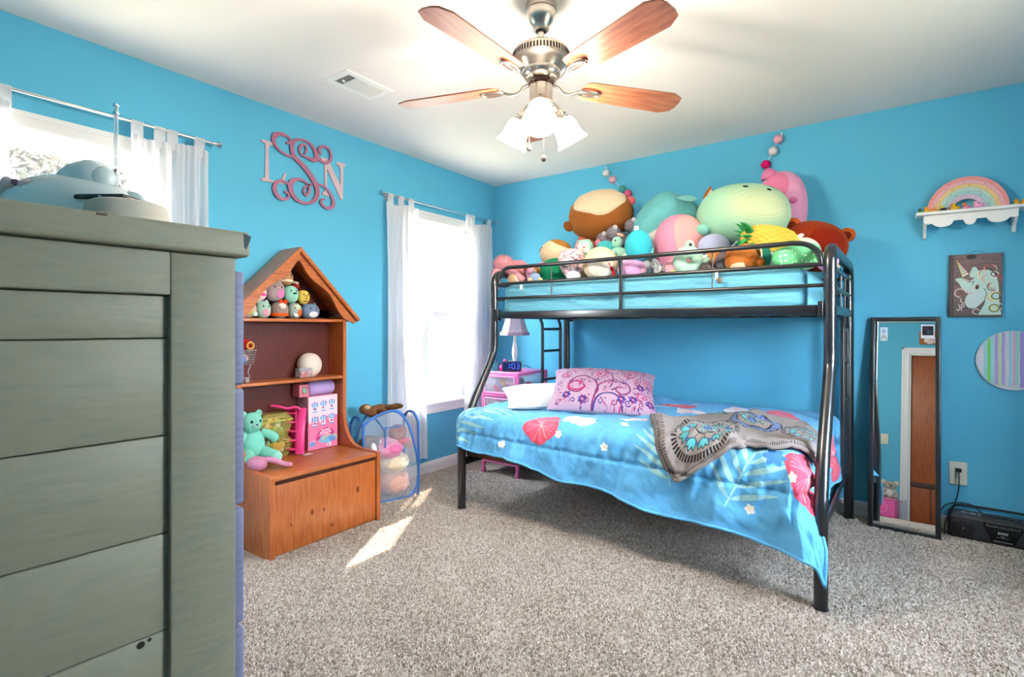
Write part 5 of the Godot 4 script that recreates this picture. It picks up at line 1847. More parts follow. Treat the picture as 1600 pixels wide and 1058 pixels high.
		var hd := ell(dk, "head", Vector3(-0.006 * k, 0.027 * k, 0), Vector3(0.0095, 0.009, 0.009) * k, flat_mat(d[4], 0.35) if d[4] else bm, Vector3.ZERO, {"n": 16})
		ell(hd, "beak", Vector3(-0.009 * k, -0.001 * k, 0.004 * k), Vector3(0.005, 0.002, 0.0045) * k, flat_mat(d[3], 0.4), Vector3(0, 0.5, 0), {"n": 10})
		for s in [-0.6, 0.9]:
			bead(hd, "eye", Vector3(-0.7, 0.35, s), Vector3(0.0012, 0.0014, 0.0008) * k, flat_mat("101010", 0.3))

	unicorn_picture()
	# round canvas painted in stripes
	var rc := thing("round_canvas", "round canvas painted in pastel pink, green and lilac vertical stripes", "painting", Vector3(3.478, 0.967, 0.0))
	var cv := Cv.new(512, 512, c8("e6e4ea"))
	var sc := ["dcb8d8", "a9dfe0", "bfa6dc", "dfe0ea", "9fe0d0", "b9a2e0", "e8b4dc", "e3dce8", "7fd86a", "c6e6c0", "a6d8e8", "b49be0", "e0c0e4", "8fe082", "e9e4ee", "9fdde4", "c0a8e2", "e0b8da", "86dc7c", "d6e8e4"]
	for k in 22:
		var x := k * 24.0 + rng.randf_range(-4, 4)
		var c := c8(sc[(k * 7) % sc.size()])
		var pts := []
		for j in 12:
			pts.append(Vector2(x + rng.randf_range(-2, 2), j * 42 + 12.0 * sin(k * 2.0)))
		cv.path(pts, rng.randf_range(17, 26), c)
	cv.grain(rng, 5000, 0.05)
	put("painted_face", MB.new().grid(40, 10, func(u: float, v: float) -> Vector3:
		var a := u * TAU
		return Vector3(cos(a) * 0.145 * v, sin(a) * 0.155 * v, 0.0172)), with_disc_uv(cv), rc)
	put("canvas_edge", MB.new().lathe([Vector2(0, 0.001), Vector2(0.146, 0.001), Vector2(0.148, 0.004), Vector2(0.148, 0.014), Vector2(0.145, 0.0172), Vector2(0, 0.0168)], 64, Transform3D(Basis(Vector3.RIGHT, PI / 2).scaled(Vector3(1, 1.07, 1)), Vector3.ZERO)), flat_mat("eceaf0", 0.8), rc)

	# pom-pom strings
	var pc := ["f2eff0", "f3c3d2", "5fb5b0", "ee6f9a", "f6b8cb", "f1eef1", "ec1f7c"]
	var strings := [
		["pom-pom garland hanging above the giant brown plush, white and pink balls", [[1.132, 2.360, 0], [1.186, 2.300, 1], [1.268, 2.214, 2], [1.316, 2.172, 3]], [1.120, 2.405]],
		["pom-pom garland above the giant pink plush, pink, white and magenta balls", [[2.357, 2.372, 4], [2.326, 2.300, 5], [2.282, 2.220, 6]], [2.372, 2.410]],
	]
	for s in strings:
		var g := thing("pompom_garland", s[0], "garland", Vector3.ZERO)
		var st := [Vector3(s[2][0], s[2][1], 0.004)]
		for q in s[1]:
			st.append(Vector3(q[0], q[1], 0.035))
		put("string", MB.new().tube(st, 0.0018, 6), flat_mat("e8e8ea", 0.9), g)
		put("hook", MB.new().rbox(Vector3(s[2][0], s[2][1], 0.006), Vector3(0.012, 0.028, 0.012), 0.004), flat_mat("e2e6ea", 0.4), g)
		for q in s[1]:
			fluff(g, "pompom", Vector3(q[0], q[1], 0.035), 0.030, plush_mat(pc[q[2]]), 260)
	# outlet, switches
	for o in [["wall_outlet", "ivory wall outlet with a black plug above the radio", Vector3(3.256, 0.331, 0.0), 0.0, 0], ["light_switch", "ivory light switch plate left of the door, seen in the mirror", Vector3(2.36, 0.93, ROOM_Z), PI, 1]]:
		var t := thing(o[0], o[1], "outlet" if o[4] == 0 else "light switch", o[2], o[3])
		put("cover_plate", MB.new().rbox(Vector3(0, 0, 0.003), Vector3(0.078, 0.128, 0.006), 0.0025), mat(c8("e6e0cc"), 0.4), t)
		if o[4] == 0:
			for y in [-0.02, 0.02]:
				put("socket", MB.new().rbox(Vector3(0, y, 0.0065), Vector3(0.032, 0.028, 0.003), 0.0012), mat(c8("dcd6c2"), 0.4), t)
		else:
			put("toggle", MB.new().rbox(Vector3(0, 0.004, 0.009), Vector3(0.01, 0.024, 0.014), 0.002), mat(c8("efe9d6"), 0.4), t)


# soft ball of many short tufts
func fluff(parent: Node, called: String, c: Vector3, r: float, m: Material, n: int, sq := Vector3.ONE) -> MeshInstance3D:
	var mb := MB.new()
	var inner := r * 0.82
	mb.ball(func(d: Vector3) -> Vector3: return Vector3(d.x * sq.x, d.y * sq.y, d.z * sq.z) * inner, 16, 10)
	mb.st.set_smooth_group(0)
	for k in n:
		var y := 1.0 - 2.0 * (k + 0.5) / n
		var a := k * 2.39996
		var d := Vector3(sqrt(1.0 - y * y) * cos(a), y, sqrt(1.0 - y * y) * sin(a))
		d = (d + Vector3(rng.randf_range(-1, 1), rng.randf_range(-1, 1), rng.randf_range(-1, 1)) * 0.18).normalized()
		var t := d.cross(Vector3.UP if absf(d.y) < 0.9 else Vector3.RIGHT).normalized()
		var b := d.cross(t)
		var w := r * 2.0 / sqrt(float(n)) * 0.85
		var tip := d * r * rng.randf_range(0.98, 1.14)
		var base := d * inner * 0.9
		for j in 3:
			var a0 := TAU * j / 3.0
			var a1 := TAU * (j + 1) / 3.0
			var p0 := base + (t * cos(a0) + b * sin(a0)) * w
			var p1 := base + (t * cos(a1) + b * sin(a1)) * w
			mb.tri(p0 * sq, p1 * sq, tip * sq)
	var o := put(called, mb, m, parent)
	o.position = c
	return o


func with_disc_uv(cv: Cv) -> StandardMaterial3D:
	# flat disc: planar mapping in the object's own axes
	var m := mat(Color.WHITE, 0.8)
	m.albedo_texture = cv.tex()
	m.uv1_triplanar = true
	m.uv1_scale = Vector3(1.0 / 0.31, 1.0 / 0.32, 1.0 / 0.31)
	m.uv1_offset = Vector3(0.5, 0.5, 0.5)
	return m


func unicorn_picture() -> void:
	var cv := Cv.new(512, 760, c8("63504c"))
	var lines := [c8("6d5752"), c8("4a3f3c"), c8("7a625b"), c8("443a38"), c8("866c64")]
	for k in 340:
		var y := rng.randf() * 760
		var x := rng.randf() * 512
		cv.line(Vector2(x, y), Vector2(x + rng.randf_range(20, 120), y + rng.randf_range(-5, 5)), rng.randf_range(2, 5), lines[k % 5])
	for k in 120:
		var y := rng.randf() * 300
		cv.line(Vector2(rng.randf() * 512, y), Vector2(rng.randf() * 512, y + rng.randf_range(-6, 6)), 4, [c8("86686a"), c8("7a5c5a")][k % 2])
	cv.ell(215, 30, 50, 26, c8("1b1615"))
	var mint := c8("bcd8cf")
	var pale := c8("d3e0de")
	var ink := c8("1c1b1d")
	# neck, head and jaw
	cv.poly(smooth_path(xy([300, 760, 310, 690, 345, 610, 350, 560, 300, 620, 250, 660, 190, 650, 160, 590, 168, 520, 190, 480, 150, 430, 130, 390, 180, 330, 240, 300, 275, 215, 340, 190, 410, 215, 460, 290, 480, 400, 485, 520, 490, 640, 492, 760]), 6, true), mint)
	cv.poly(smooth_path(xy([200, 420, 260, 400, 320, 480, 340, 560, 300, 610, 240, 640, 195, 630, 180, 560]), 6, true), c8("c3d3d4"))
	cv.poly(smooth_path(xy([140, 420, 95, 350, 60, 300, 120, 285, 180, 310, 210, 345]), 5, true), mint)
	cv.poly(smooth_path(xy([200, 270, 215, 190, 245, 150, 280, 190, 275, 260, 240, 285]), 5, true), mint)
	# horn
	cv.poly([Vector2(72, 62), Vector2(200, 235), Vector2(135, 275)], c8("dcd6c8"))
	for k in 6:
		var t := 0.15 + k * 0.14
		cv.line(Vector2(72, 62).lerp(Vector2(200, 235), t), Vector2(72, 62).lerp(Vector2(135, 275), t), 6, ink)
	cv.line(Vector2(72, 62), Vector2(200, 240), 7, c8("b32a34"))
	cv.line(Vector2(72, 62), Vector2(130, 275), 5, c8("e0e04a"))
	# outlines and curls of the mane
	cv.path(smooth_path(xy([345, 610, 300, 660, 230, 670, 165, 640]), 8), 7, ink)
	cv.path(smooth_path(xy([275, 260, 300, 215, 350, 175, 420, 200]), 8), 7, ink)
	cv.path(smooth_path(xy([340, 420, 365, 470, 355, 540, 345, 600]), 8), 6, ink)
	for s in [[400, 190, 60, 2.6, 6.4, "e9b2a8"], [395, 175, 45, 2.6, 6.2, "c23a44"], [440, 260, 40, 1.0, 6.0, "f0efe6"], [430, 250, 26, 0.5, 6.5, "1c1b1d"], [470, 310, 40, 3.8, 7.0, "d94848"], [110, 470, 55, 1.6, 6.2, "e2e2da"], [112, 465, 38, 1.2, 6.0, "a4523c"], [150, 560, 34, 0.6, 3.8, "e2d2c8"], [440, 520, 62, 1.8, 5.6, "e8a08c"], [450, 520, 50, 1.0, 6.0, "e4e46a"], [455, 515, 40, 0.4, 6.4, "1c1b1d"], [440, 660, 46, 0.0, 6.28, "1c1b1d"], [440, 660, 34, 0.0, 6.28, "e4e04a"], [270, 700, 34, 1.4, 5.8, "e6d2d0"], [480, 640, 40, 4.2, 7.4, "e0e0dc"], [420, 390, 34, 1.0, 4.5, "d9603c"], [420, 400, 48, 1.0, 4.0, "1c1b1d"], [340, 260, 50, 2.2, 4.4, "e8b84a"], [370, 300, 46, 2.0, 4.6, "ee8a70"], [200, 450, 30, 0.5, 3.0, "e58a78"], [350, 250, 70, 2.4, 4.0, "f2f0ea"]]:
		cv.arc(s[0], s[1], s[2], s[2] * 0.95, s[3], s[4], 9, c8(s[5]))
	cv.path(smooth_path(xy([140, 300, 200, 330, 215, 300]), 6), 6, c8("c23a44"))
	cv.path(smooth_path(xy([180, 345, 240, 330, 225, 375]), 6), 6, ink)
	# eye
	cv.ell(272, 400, 17, 32, c8("e9906c"), 0.25)
	cv.ell(278, 400, 15, 30, ink, 0.25)
	cv.ell(284, 386, 4, 6, c8("f4f4f4"))
	# painter's initials
	var wht := c8("e6e0dc")
	cv.path(smooth_path(xy([96, 610, 110, 660, 90, 690, 80, 670]), 6), 8, wht)
	cv.path(smooth_path(xy([128, 612, 122, 650, 128, 690]), 6), 7, wht)
	cv.path(smooth_path(xy([122, 620, 145, 608, 148, 640, 125, 650]), 6), 7, wht)
	# edge boards
	cv.im.fill_rect(Rect2i(0, 0, 30, 760), c8("7d5a56"))
	cv.im.fill_rect(Rect2i(30, 0, 10, 760), c8("2c201e"))
	for k in 60:
		cv.line(Vector2(rng.randf() * 26, rng.randf() * 760), Vector2(rng.randf() * 26, rng.randf() * 760), 2, [c8("6b504a"), c8("4a3632")][k % 2])
	cv.im.fill_rect(Rect2i(0, 742, 512, 18), c8("4c3630"))
	var p := thing("unicorn_painting", "small unicorn head painting on dark wood hanging askew under shelf", "painting", Vector3(3.326, 1.374, 0.0))
	p.rotation.z = -0.012
	var b := MB.new()
	b.rbox(Vector3(0, 0, 0.011), Vector3(0.221, 0.344, 0.019), 0.003)
	put("wooden_panel", b, flat_mat("4a3834", 0.6), p)
	put("painted_face", MB.new().quad_face(-0.109, 0.109, -0.17, 0.17, 0.0208), print_mat(cv.tex(), 0.5), p)
	put("edge_strip", MB.new().rbox(Vector3(-0.1035, 0, 0.0165), Vector3(0.012, 0.344, 0.012), 0.003), flat_mat("54403c", 0.6), p)
	put("hanging_wire", MB.new().tube(smooth_path([Vector3(-0.05, 0.165, 0.003), Vector3(0.0, 0.190, 0.003), Vector3(0.07, 0.165, 0.003)], 6), 0.0010, 5), M.chrome, p)
	put("nail", MB.new().cyl(Vector3(0, 0.190, -0.001), Vector3(0, 0.190, 0.008), 0.002, 7), M.chrome, p)


func mirror_and_radio() -> void:
	# mirror leaning on the wall, its foot out on the carpet
	var BL := Vector3(2.844, 0.0, 0.192)
	var turn := -0.062
	var lean := 0.135
	var m := thing("leaning_mirror", "tall black framed mirror leaning against the back wall", "mirror", BL, turn)
	m.rotation = Vector3(-lean, turn, 0)
	var w := 0.326
	var h := 1.215
	var fm: Material = M.black_metal
	var t := 0.024
	for x in [[0.0, t], [w - t, w]]:
		put("frame_side", MB.new().rbox(Vector3((x[0] + x[1]) / 2, h / 2, -0.004), Vector3(t, h, 0.022), 0.006), fm, m)
	for y in [[0.0, t], [h - t, h]]:
		put("frame_end", MB.new().rbox(Vector3(w / 2, (y[0] + y[1]) / 2, -0.004), Vector3(w - 0.004, t, 0.0215), 0.006), fm, m)
	var gl := mat(c8("f2f6f6"), 0.0, 1.0)
	put("mirror_glass", MB.new().span(t * 0.8, w - t * 0.8, t * 0.8, h - t * 0.8, -0.010, -0.004), gl, m)
	put("backing", MB.new().span(0.006, w - 0.006, 0.006, h - 0.006, -0.0155, -0.0105), flat_mat("6a5a48", 0.9), m)
	# sticker and snapshot stuck to the glass
	var sv := Cv.new(128, 256, c8("dfeaf2"))
	sv.petal(Vector2(64, 100), -1.57, 84, 62, c8("b7c9ea"))
	for k in 5:
		sv.petal(Vector2(64, 90), -2.8 + k * 0.62, 52, 24, [c8("93aede"), c8("b9b2e0")][k % 2])
	sv.ell(64, 110, 24, 34, c8("c3c9ea"))
	sv.line(Vector2(48, 150), Vector2(22, 236), 12, c8("8a4a44"))
	sv.line(Vector2(80, 150), Vector2(108, 236), 12, c8("8a4a44"))
	sv.line(Vector2(64, 150), Vector2(64, 225), 10, c8("b08078"))
	var s := thing("paper_sticker", "small pale blue sticker stuck in top left corner of the mirror glass", "sticker", BL + Basis.from_euler(m.rotation) * Vector3(0.066, 1.115, -0.0036), 0.0)
	s.rotation = m.rotation
	put("paper", MB.new().quad_face(-0.018, 0.018, -0.040, 0.040, 0.0012).span(-0.018, 0.018, -0.040, 0.040, 0.0, 0.001), print_mat(sv.tex(), 0.7), s)
	var ph := thing("snapshot_photo", "dark instant photo with white border in the mirror's top right corner", "photo", BL + Basis.from_euler(m.rotation) * Vector3(0.268, 1.132, -0.0036), 0.0)
	ph.rotation = m.rotation
	put("photo_border", MB.new().rbox(Vector3(0, 0, 0.0008), Vector3(0.060, 0.078, 0.0012), 0.0005, Basis(), 1), flat_mat("e9e9ee", 0.5), ph)
	var pv := Cv.new(96, 96, c8("17161b"))
	pv.ell(30, 30, 26, 20, c8("3a2438"))
	pv.ell(58, 60, 22, 26, c8("23384a"))
	pv.arc(56, 54, 14, 10, 0.4, 2.8, 4, c8("6f8fa4"))
	put("photo_image", MB.new().quad_face(-0.025, 0.025, -0.022, 0.030, 0.0019), print_mat(pv.tex(), 0.3), ph)

	# cassette radio on the carpet
	var r := thing("cassette_radio", "black portable cassette radio on the carpet by the back wall", "radio", Vector3(3.206, 0.0, 0.060), -0.07)
	var plastic := mat(c8("2b2c2f"), 0.45)
	var L := 0.42
	put("body", MB.new().rbox(Vector3(L / 2, 0.070, 0.0), Vector3(L, 0.128, 0.115), 0.018, Basis(), 3), plastic, r)
	put("top_deck", MB.new().rbox(Vector3(L / 2, 0.132, -0.005), Vector3(L - 0.04, 0.012, 0.085), 0.005), mat(c8("3a3b3f"), 0.4), r)
	for x in [0.065, L - 0.065]:
		var spk := put("speaker_grille", MB.new().lathe([Vector2(0, 0.0045), Vector2(0.040, 0.005), Vector2(0.046, 0.003), Vector2(0.048, 0.0)], 32, Transform3D(Basis(Vector3.RIGHT, PI / 2), Vector3(x, 0.066, 0.0562))), mat(c8("141416"), 0.5), r)
		for k in 5:
			var ring := []
			for j in 20:
				var a := TAU * j / 20.0
				ring.append(Vector3(x + cos(a) * (0.008 + k * 0.008), 0.066 + sin(a) * (0.008 + k * 0.008), 0.0612))
			put("grille_ring", MB.new().tube(ring, 0.0011, 5, [], true), flat_mat("232326", 0.4), spk)
		put("speaker_dome", MB.new().lathe([Vector2(0, 0.006), Vector2(0.005, 0.004), Vector2(0.006, 0)], 12, Transform3D(Basis(Vector3.RIGHT, PI / 2), Vector3(x, 0.066, 0.0610))), M.chrome, spk)
	put("tuner_window", MB.new().rbox(Vector3(L / 2 + 0.012, 0.104, 0.0585), Vector3(0.150, 0.028, 0.006), 0.003), mat(c8("0d0e10"), 0.2), r)
	var ticks := MB.new()
	for k in 13:
		ticks.box(Vector3(L / 2 - 0.050 + k * 0.0105, 0.107, 0.0618), Vector3(0.0012, 0.004 if k % 3 else 0.008, 0.0004))
	ticks.box(Vector3(L / 2 + 0.010, 0.1005, 0.0618), Vector3(0.13, 0.0008, 0.0004))
	put("tuner_scale", ticks, flat_mat("d8d8da", 0.5), r)
	put("cassette_door", MB.new().prism(PackedVector2Array([Vector2(-0.072, 0.040), Vector2(-0.055, 0.030), Vector2(0.055, -0.0), Vector2(0.0, 0.0)]) if false else PackedVector2Array([Vector2(-0.07, 0.036), Vector2(-0.045, -0.026), Vector2(0.045, -0.026), Vector2(0.07, 0.036)]), 0.0, 0.005, Transform3D(Basis(), Vector3(L / 2 + 0.012, 0.050, 0.0560)), 0.001), mat(c8("17181a"), 0.25), r)
	put("chrome_strip", MB.new().rbox(Vector3(L / 2 + 0.012, 0.029, 0.0615), Vector3(0.075, 0.006, 0.002), 0.001), M.chrome, r)
	var font := SystemFont.new()
	font.font_names = PackedStringArray(["Droid Serif"])
	font.font_weight = 700
	var tm := TextMesh.new()
	tm.text = "SONY"
	tm.font = font
	tm.font_size = 16
	tm.pixel_size = 0.0009
	tm.depth = 0.0008
	var tx := put("brand_lettering", tm, flat_mat("e4e4e6", 0.4), r)
	tx.position = Vector3(L / 2 + 0.012, 0.072, 0.0615)
	put("small_print", MB.new().box(Vector3(L / 2 + 0.012, 0.057, 0.0614), Vector3(0.016, 0.0035, 0.0004)).box(Vector3(L / 2 + 0.012, 0.050, 0.0614), Vector3(0.05, 0.0018, 0.0004)), flat_mat("8d8d90", 0.5), r)
	for k in 6:
		put("tape_key", MB.new().rbox(Vector3(L / 2 - 0.06 + k * 0.027, 0.1405, 0.022), Vector3(0.024, 0.008, 0.020), 0.002), flat_mat("17181a", 0.4), r)
	for k in 3:
		put("control_knob", MB.new().rbox(Vector3(0.07 + k * 0.035, 0.140, 0.012), Vector3(0.026, 0.006, 0.014), 0.002), flat_mat("a8a8aa", 0.35, 0.4), r)
	put("carry_handle", MB.new().tube(smooth_path([Vector3(0.02, 0.10, -0.04), Vector3(0.03, 0.150, -0.05), Vector3(0.12, 0.162, -0.052), Vector3(L - 0.12, 0.162, -0.052), Vector3(L - 0.03, 0.150, -0.05), Vector3(L - 0.02, 0.10, -0.04)], 5), 0.006, 8), flat_mat("1d1e20", 0.4), r)
	# its cord: from the plug down behind the radio and round
	var cord := thing("power_cord", "thin black cord drooping from the wall outlet to the radio", "cord", Vector3.ZERO)
	put("plug", MB.new().rbox(Vector3(3.257, 0.351, 0.018), Vector3(0.026, 0.020, 0.026), 0.006), flat_mat("1a1c1b", 0.4), cord)
	put("wire", MB.new().tube(smooth_path([Vector3(3.258, 0.343, 0.026), Vector3(3.258, 0.31, 0.032), Vector3(3.256, 0.25, 0.035), Vector3(3.245, 0.19, 0.04), Vector3(3.222, 0.13, 0.045), Vector3(3.202, 0.08, 0.055), Vector3(3.192, 0.035, 0.075), Vector3(3.195, 0.008, 0.085), Vector3(3.188, 0.006, 0.06), Vector3(3.178, 0.03, 0.045), Vector3(3.175, 0.10, 0.035), Vector3(3.20, 0.15, 0.03), Vector3(3.25, 0.172, 0.025), Vector3(3.31, 0.170, 0.022), Vector3(3.36, 0.13, 0.02)], 6), 0.0028, 7), flat_mat("141416", 0.45), cord)


const PG := "plush toys heaped on the top bunk"
const BG := "small round plush toys stacked under the bookcase roof"


func hamper() -> void:
	var A := Vector3(0.235, 0, 1.675)
	var B := Vector3(0.345, 0, 1.305)
	var C := Vector3(0.030, 0, 1.615)
	var D := B + (C - A)
	var h := thing("laundry_hamper", "pop-up net hamper with blue rims holding toys, between bookcase and curtain", "laundry hamper", A)
	var net := mat(Color(0.86, 0.90, 0.97, 0.24), 0.8)
	net.transparency = BaseMaterial3D.TRANSPARENCY_ALPHA
	var blue := mat(c8("3f78c8"), 0.7)
	var loop := xy([0.0, 0.475, 0.04, 0.525, 0.16, 0.56, 0.40, 0.590, 0.60, 0.585, 0.80, 0.50, 0.94, 0.33, 1.0, 0.19, 0.97, 0.07, 0.84, 0.012, 0.60, 0.008, 0.20, 0.008, 0.02, 0.010])
	var sides := [[A, B], [C, A], [D, C], [B, D]]
	for s in sides.size():
		var p: Vector3 = sides[s][0]
		var q: Vector3 = sides[s][1]
		var pts := []
		var lp := smooth_path(loop, 4, true)
		if s == 1 or s == 3:
			lp = smooth_path(xy([0.0, 0.46, 0.05, 0.51, 0.3, 0.555, 0.7, 0.555, 0.95, 0.51, 1.0, 0.46, 1.0, 0.02, 0.5, 0.008, 0.0, 0.02]), 4, true)
		for v in lp:
			var k: Vector2 = v
			pts.append(p + (q - p) * k.x + Vector3(0, k.y, 0) - A)
		put("rim", MB.new().tube(pts, 0.0085, 8, [], true), blue, h)
		var cen := Vector3.ZERO
		for v in pts:
			cen += v / float(pts.size())
		var mb := MB.new()
		mb.st.set_smooth_group(-1)
		for i in pts.size():
			mb.tri(cen, pts[i], pts[(i + 1) % pts.size()])
		put("net_panel", mb, net, h)
	var ab := B - A
	put("corner_binding", MB.new().cyl(Vector3(0, 0.01, 0), Vector3(0, 0.49, 0), 0.008, 8), blue, h)
	put("pocket_trim", MB.new().tube([ab * 0.36 + Vector3(0.012, 0.36, 0), ab * 0.36 + Vector3(0.012, 0.49, 0), ab * 0.66 + Vector3(0.012, 0.49, 0)], 0.005, 6), blue, h)
	put("handle_strap", MB.new().tube([ab * 0.20 + Vector3(0.008, 0.555, 0), ab * 0.34 + Vector3(0.012, 0.48, 0)], 0.004, 6), blue, h)
	# what it holds
	var inside := [
		[0.62, 0.105, -0.085, Vector3(0.11, 0.085, 0.105), "e8b6a4", "peach round plush at the bottom of the net hamper"],
		[0.60, 0.235, -0.085, Vector3(0.115, 0.075, 0.105), "ecdcb8", "cream plush in the middle of the net hamper"],
		[0.48, 0.335, -0.080, Vector3(0.115, 0.07, 0.10), "ea9cbb", "pink plush with a fluffy tail in the net hamper"],
		[0.20, 0.345, -0.095, Vector3(0.080, 0.085, 0.08), "6d5a4c", "dark brown plush behind the corner of the net hamper"],
		[0.08, 0.230, -0.100, Vector3(0.075, 0.09, 0.07), "8a7a6e", "taupe plush low behind the corner of the net hamper"],
		[0.72, 0.43, -0.085, Vector3(0.06, 0.055, 0.07), "a35a4a", "brown and red plush high in the net hamper"],
	]
	var un := ab.normalized()
	var nn := Vector3(-un.z, 0, un.x)
	if nn.x < 0:
		nn = -nn
	for k in inside.size():
		var q: Array = inside[k]
		var at: Vector3 = A + ab * q[0] + nn * q[2] + Vector3(0, q[1], 0)
		var t := thing("plush_toy", q[5], "plush toy", at, 0.3, "plush toys in the net hamper")
		var bo := ell(t, "body", Vector3.ZERO, q[3], plush_mat(q[4]), Vector3(0, 0.3, 0), {"lump": 0.12, "seed": k})
		if k == 1:
			patch(bo, "belly_patch", Vector3(0.9, 0.1, 0.4), 0.45, 0.5, plush_mat("f3ead0"))
		if k == 2:
			fluff(t, "tail", Vector3(0.095, 0.02, -0.135), 0.042, plush_mat("f0bda8"), 200)
			patch(bo, "belly_patch", Vector3(0.8, 0.2, 0.6), 0.5, 0.4, plush_mat("e278a8"))
		if k == 3:
			for s in [-0.03, 0.055]:
				ell(t, "ear", Vector3(0.07, 0.02, s), Vector3(0.018, 0.035, 0.032), plush_mat("f0ece6"), Vector3(0, 0.3, 0.2))
		if k == 5:
			ell(t, "hat", Vector3(0.02, -0.055, 0.0), Vector3(0.055, 0.02, 0.07), plush_mat("d9405a"))
	var tb := thing("plush_toy", "brown teddy lying on top of the blue-rimmed net hamper", "plush toy", Vector3(0.16, 0.585, 1.50), 0.0, "plush toys in the net hamper")
	ell(tb, "body", Vector3(0, 0, 0), Vector3(0.055, 0.038, 0.10), plush_mat("7d5334"), Vector3(0.1, 0.3, 0), {"lump": 0.15})
	ell(tb, "head", Vector3(-0.01, 0.02, 0.09), Vector3(0.04, 0.034, 0.042), plush_mat("7d5334"))
	for s in [[0.06, 0.02, -0.06], [0.07, 0.005, 0.03], [0.03, 0.015, -0.14]]:
		ell(tb, "limb", Vector3(s[0], s[1], s[2]), Vector3(0.05, 0.02, 0.022), plush_mat("6b4428"), Vector3(0, 0.4, 0.1))
	ell(tb, "muzzle", Vector3(0.02, 0.035, 0.10), Vector3(0.02, 0.014, 0.02), plush_mat("d8b894"))


func roof_plush(label: String, p: Vector3, r: Vector3, col: String, extra: Array, turn := 0.0) -> void:
	# small bean-shaped plush looking out of the bookcase (towards +x)
	var t := thing("plush_toy", label, "plush toy", p, turn, BG)
	var b := ell(t, "body", Vector3.ZERO, r, plush_mat(col), Vector3.ZERO, {"sq": 2.3, "n": 28})
	for e in extra:
		match e[0]:
			"belly": patch(b, "belly_patch", Vector3(1, e[2], e[3] if e.size() > 3 else 0.0), 0.5, 0.42, plush_mat(e[1]), 0.0015)
			"cap": patch(b, "head_patch", Vector3(0.25, 1, 0), 0.95, 0.95, plush_mat(e[1]), 0.0015)
			"face": patch(b, "face_patch", Vector3(1, 0.55, 0), 0.45, 0.35, plush_mat(e[1]), 0.0015)
			"band":
				var rg := r * 1.02
				put("band", MB.new().lathe([Vector2(0.93, -0.30), Vector2(1.0, -0.28), Vector2(1.01, 0.0), Vector2(0.97, 0.05)], 24, Transform3D(Basis.from_scale(rg), Vector3(0, e[2], 0))), plush_mat(e[1]), b)
			"stripe":
				for y in [-0.55, -0.2, 0.15]:
					var k := pow(1.0 - pow(absf(y), 2.3), 1.0 / 2.3)
					put("stripe", MB.new().lathe([Vector2(k * 0.98, y - 0.09), Vector2(k * 1.025, y), Vector2(k * 0.98, y + 0.09)], 24, Transform3D(Basis.from_scale(r), Vector3.ZERO)), plush_mat(e[1]), b)
			"ears":
				for s in [-1.0, 1.0]:
					ell(t, "ear", Vector3(0, r.y * 0.86, s * r.z * 0.55), Vector3(0.008, 0.014, 0.012), plush_mat(e[1]))
			"bow":
				for s in [-1.0, 1.0]:
					ell(t, "bow_loop", Vector3(0.02, r.y * 0.98, s * 0.014 - 0.012), Vector3(0.008, 0.013, 0.014), plush_mat(e[1]), Vector3(0.5 * s, 0, 0))
			"snout": ell(t, "snout", Vector3(r.x * 0.93, r.y * 0.30, 0), Vector3(0.010, 0.009, 0.013), plush_mat(e[1]))
			"beard": ell(t, "moustache", Vector3(r.x * 0.97, r.y * 0.10, -0.006), Vector3(0.005, 0.005, 0.014), plush_mat(e[1]))
			"tag": put("paper_tag", MB.new().lathe([Vector2(0, 0.001), Vector2(0.014, 0.001), Vector2(0.014, 0), Vector2(0, 0)], 14, Transform3D(Basis(Vector3.BACK, -PI / 2 + 0.3), Vector3(r.x * 0.95, -r.y * 0.5, e[1]))), flat_mat("cfe6ea", 0.5), t)
	for s in [-1.0, 1.0]:
		bead(b, "eye", Vector3(1, 0.42, s * 0.42), Vector3(0.0042, 0.0050, 0.002), flat_mat("121214", 0.25))
	ell(b, "nose", Vector3(r.x * 0.97, r.y * 0.25, 0), Vector3(0.003, 0.0025, 0.0035), flat_mat("d98a9a", 0.5))


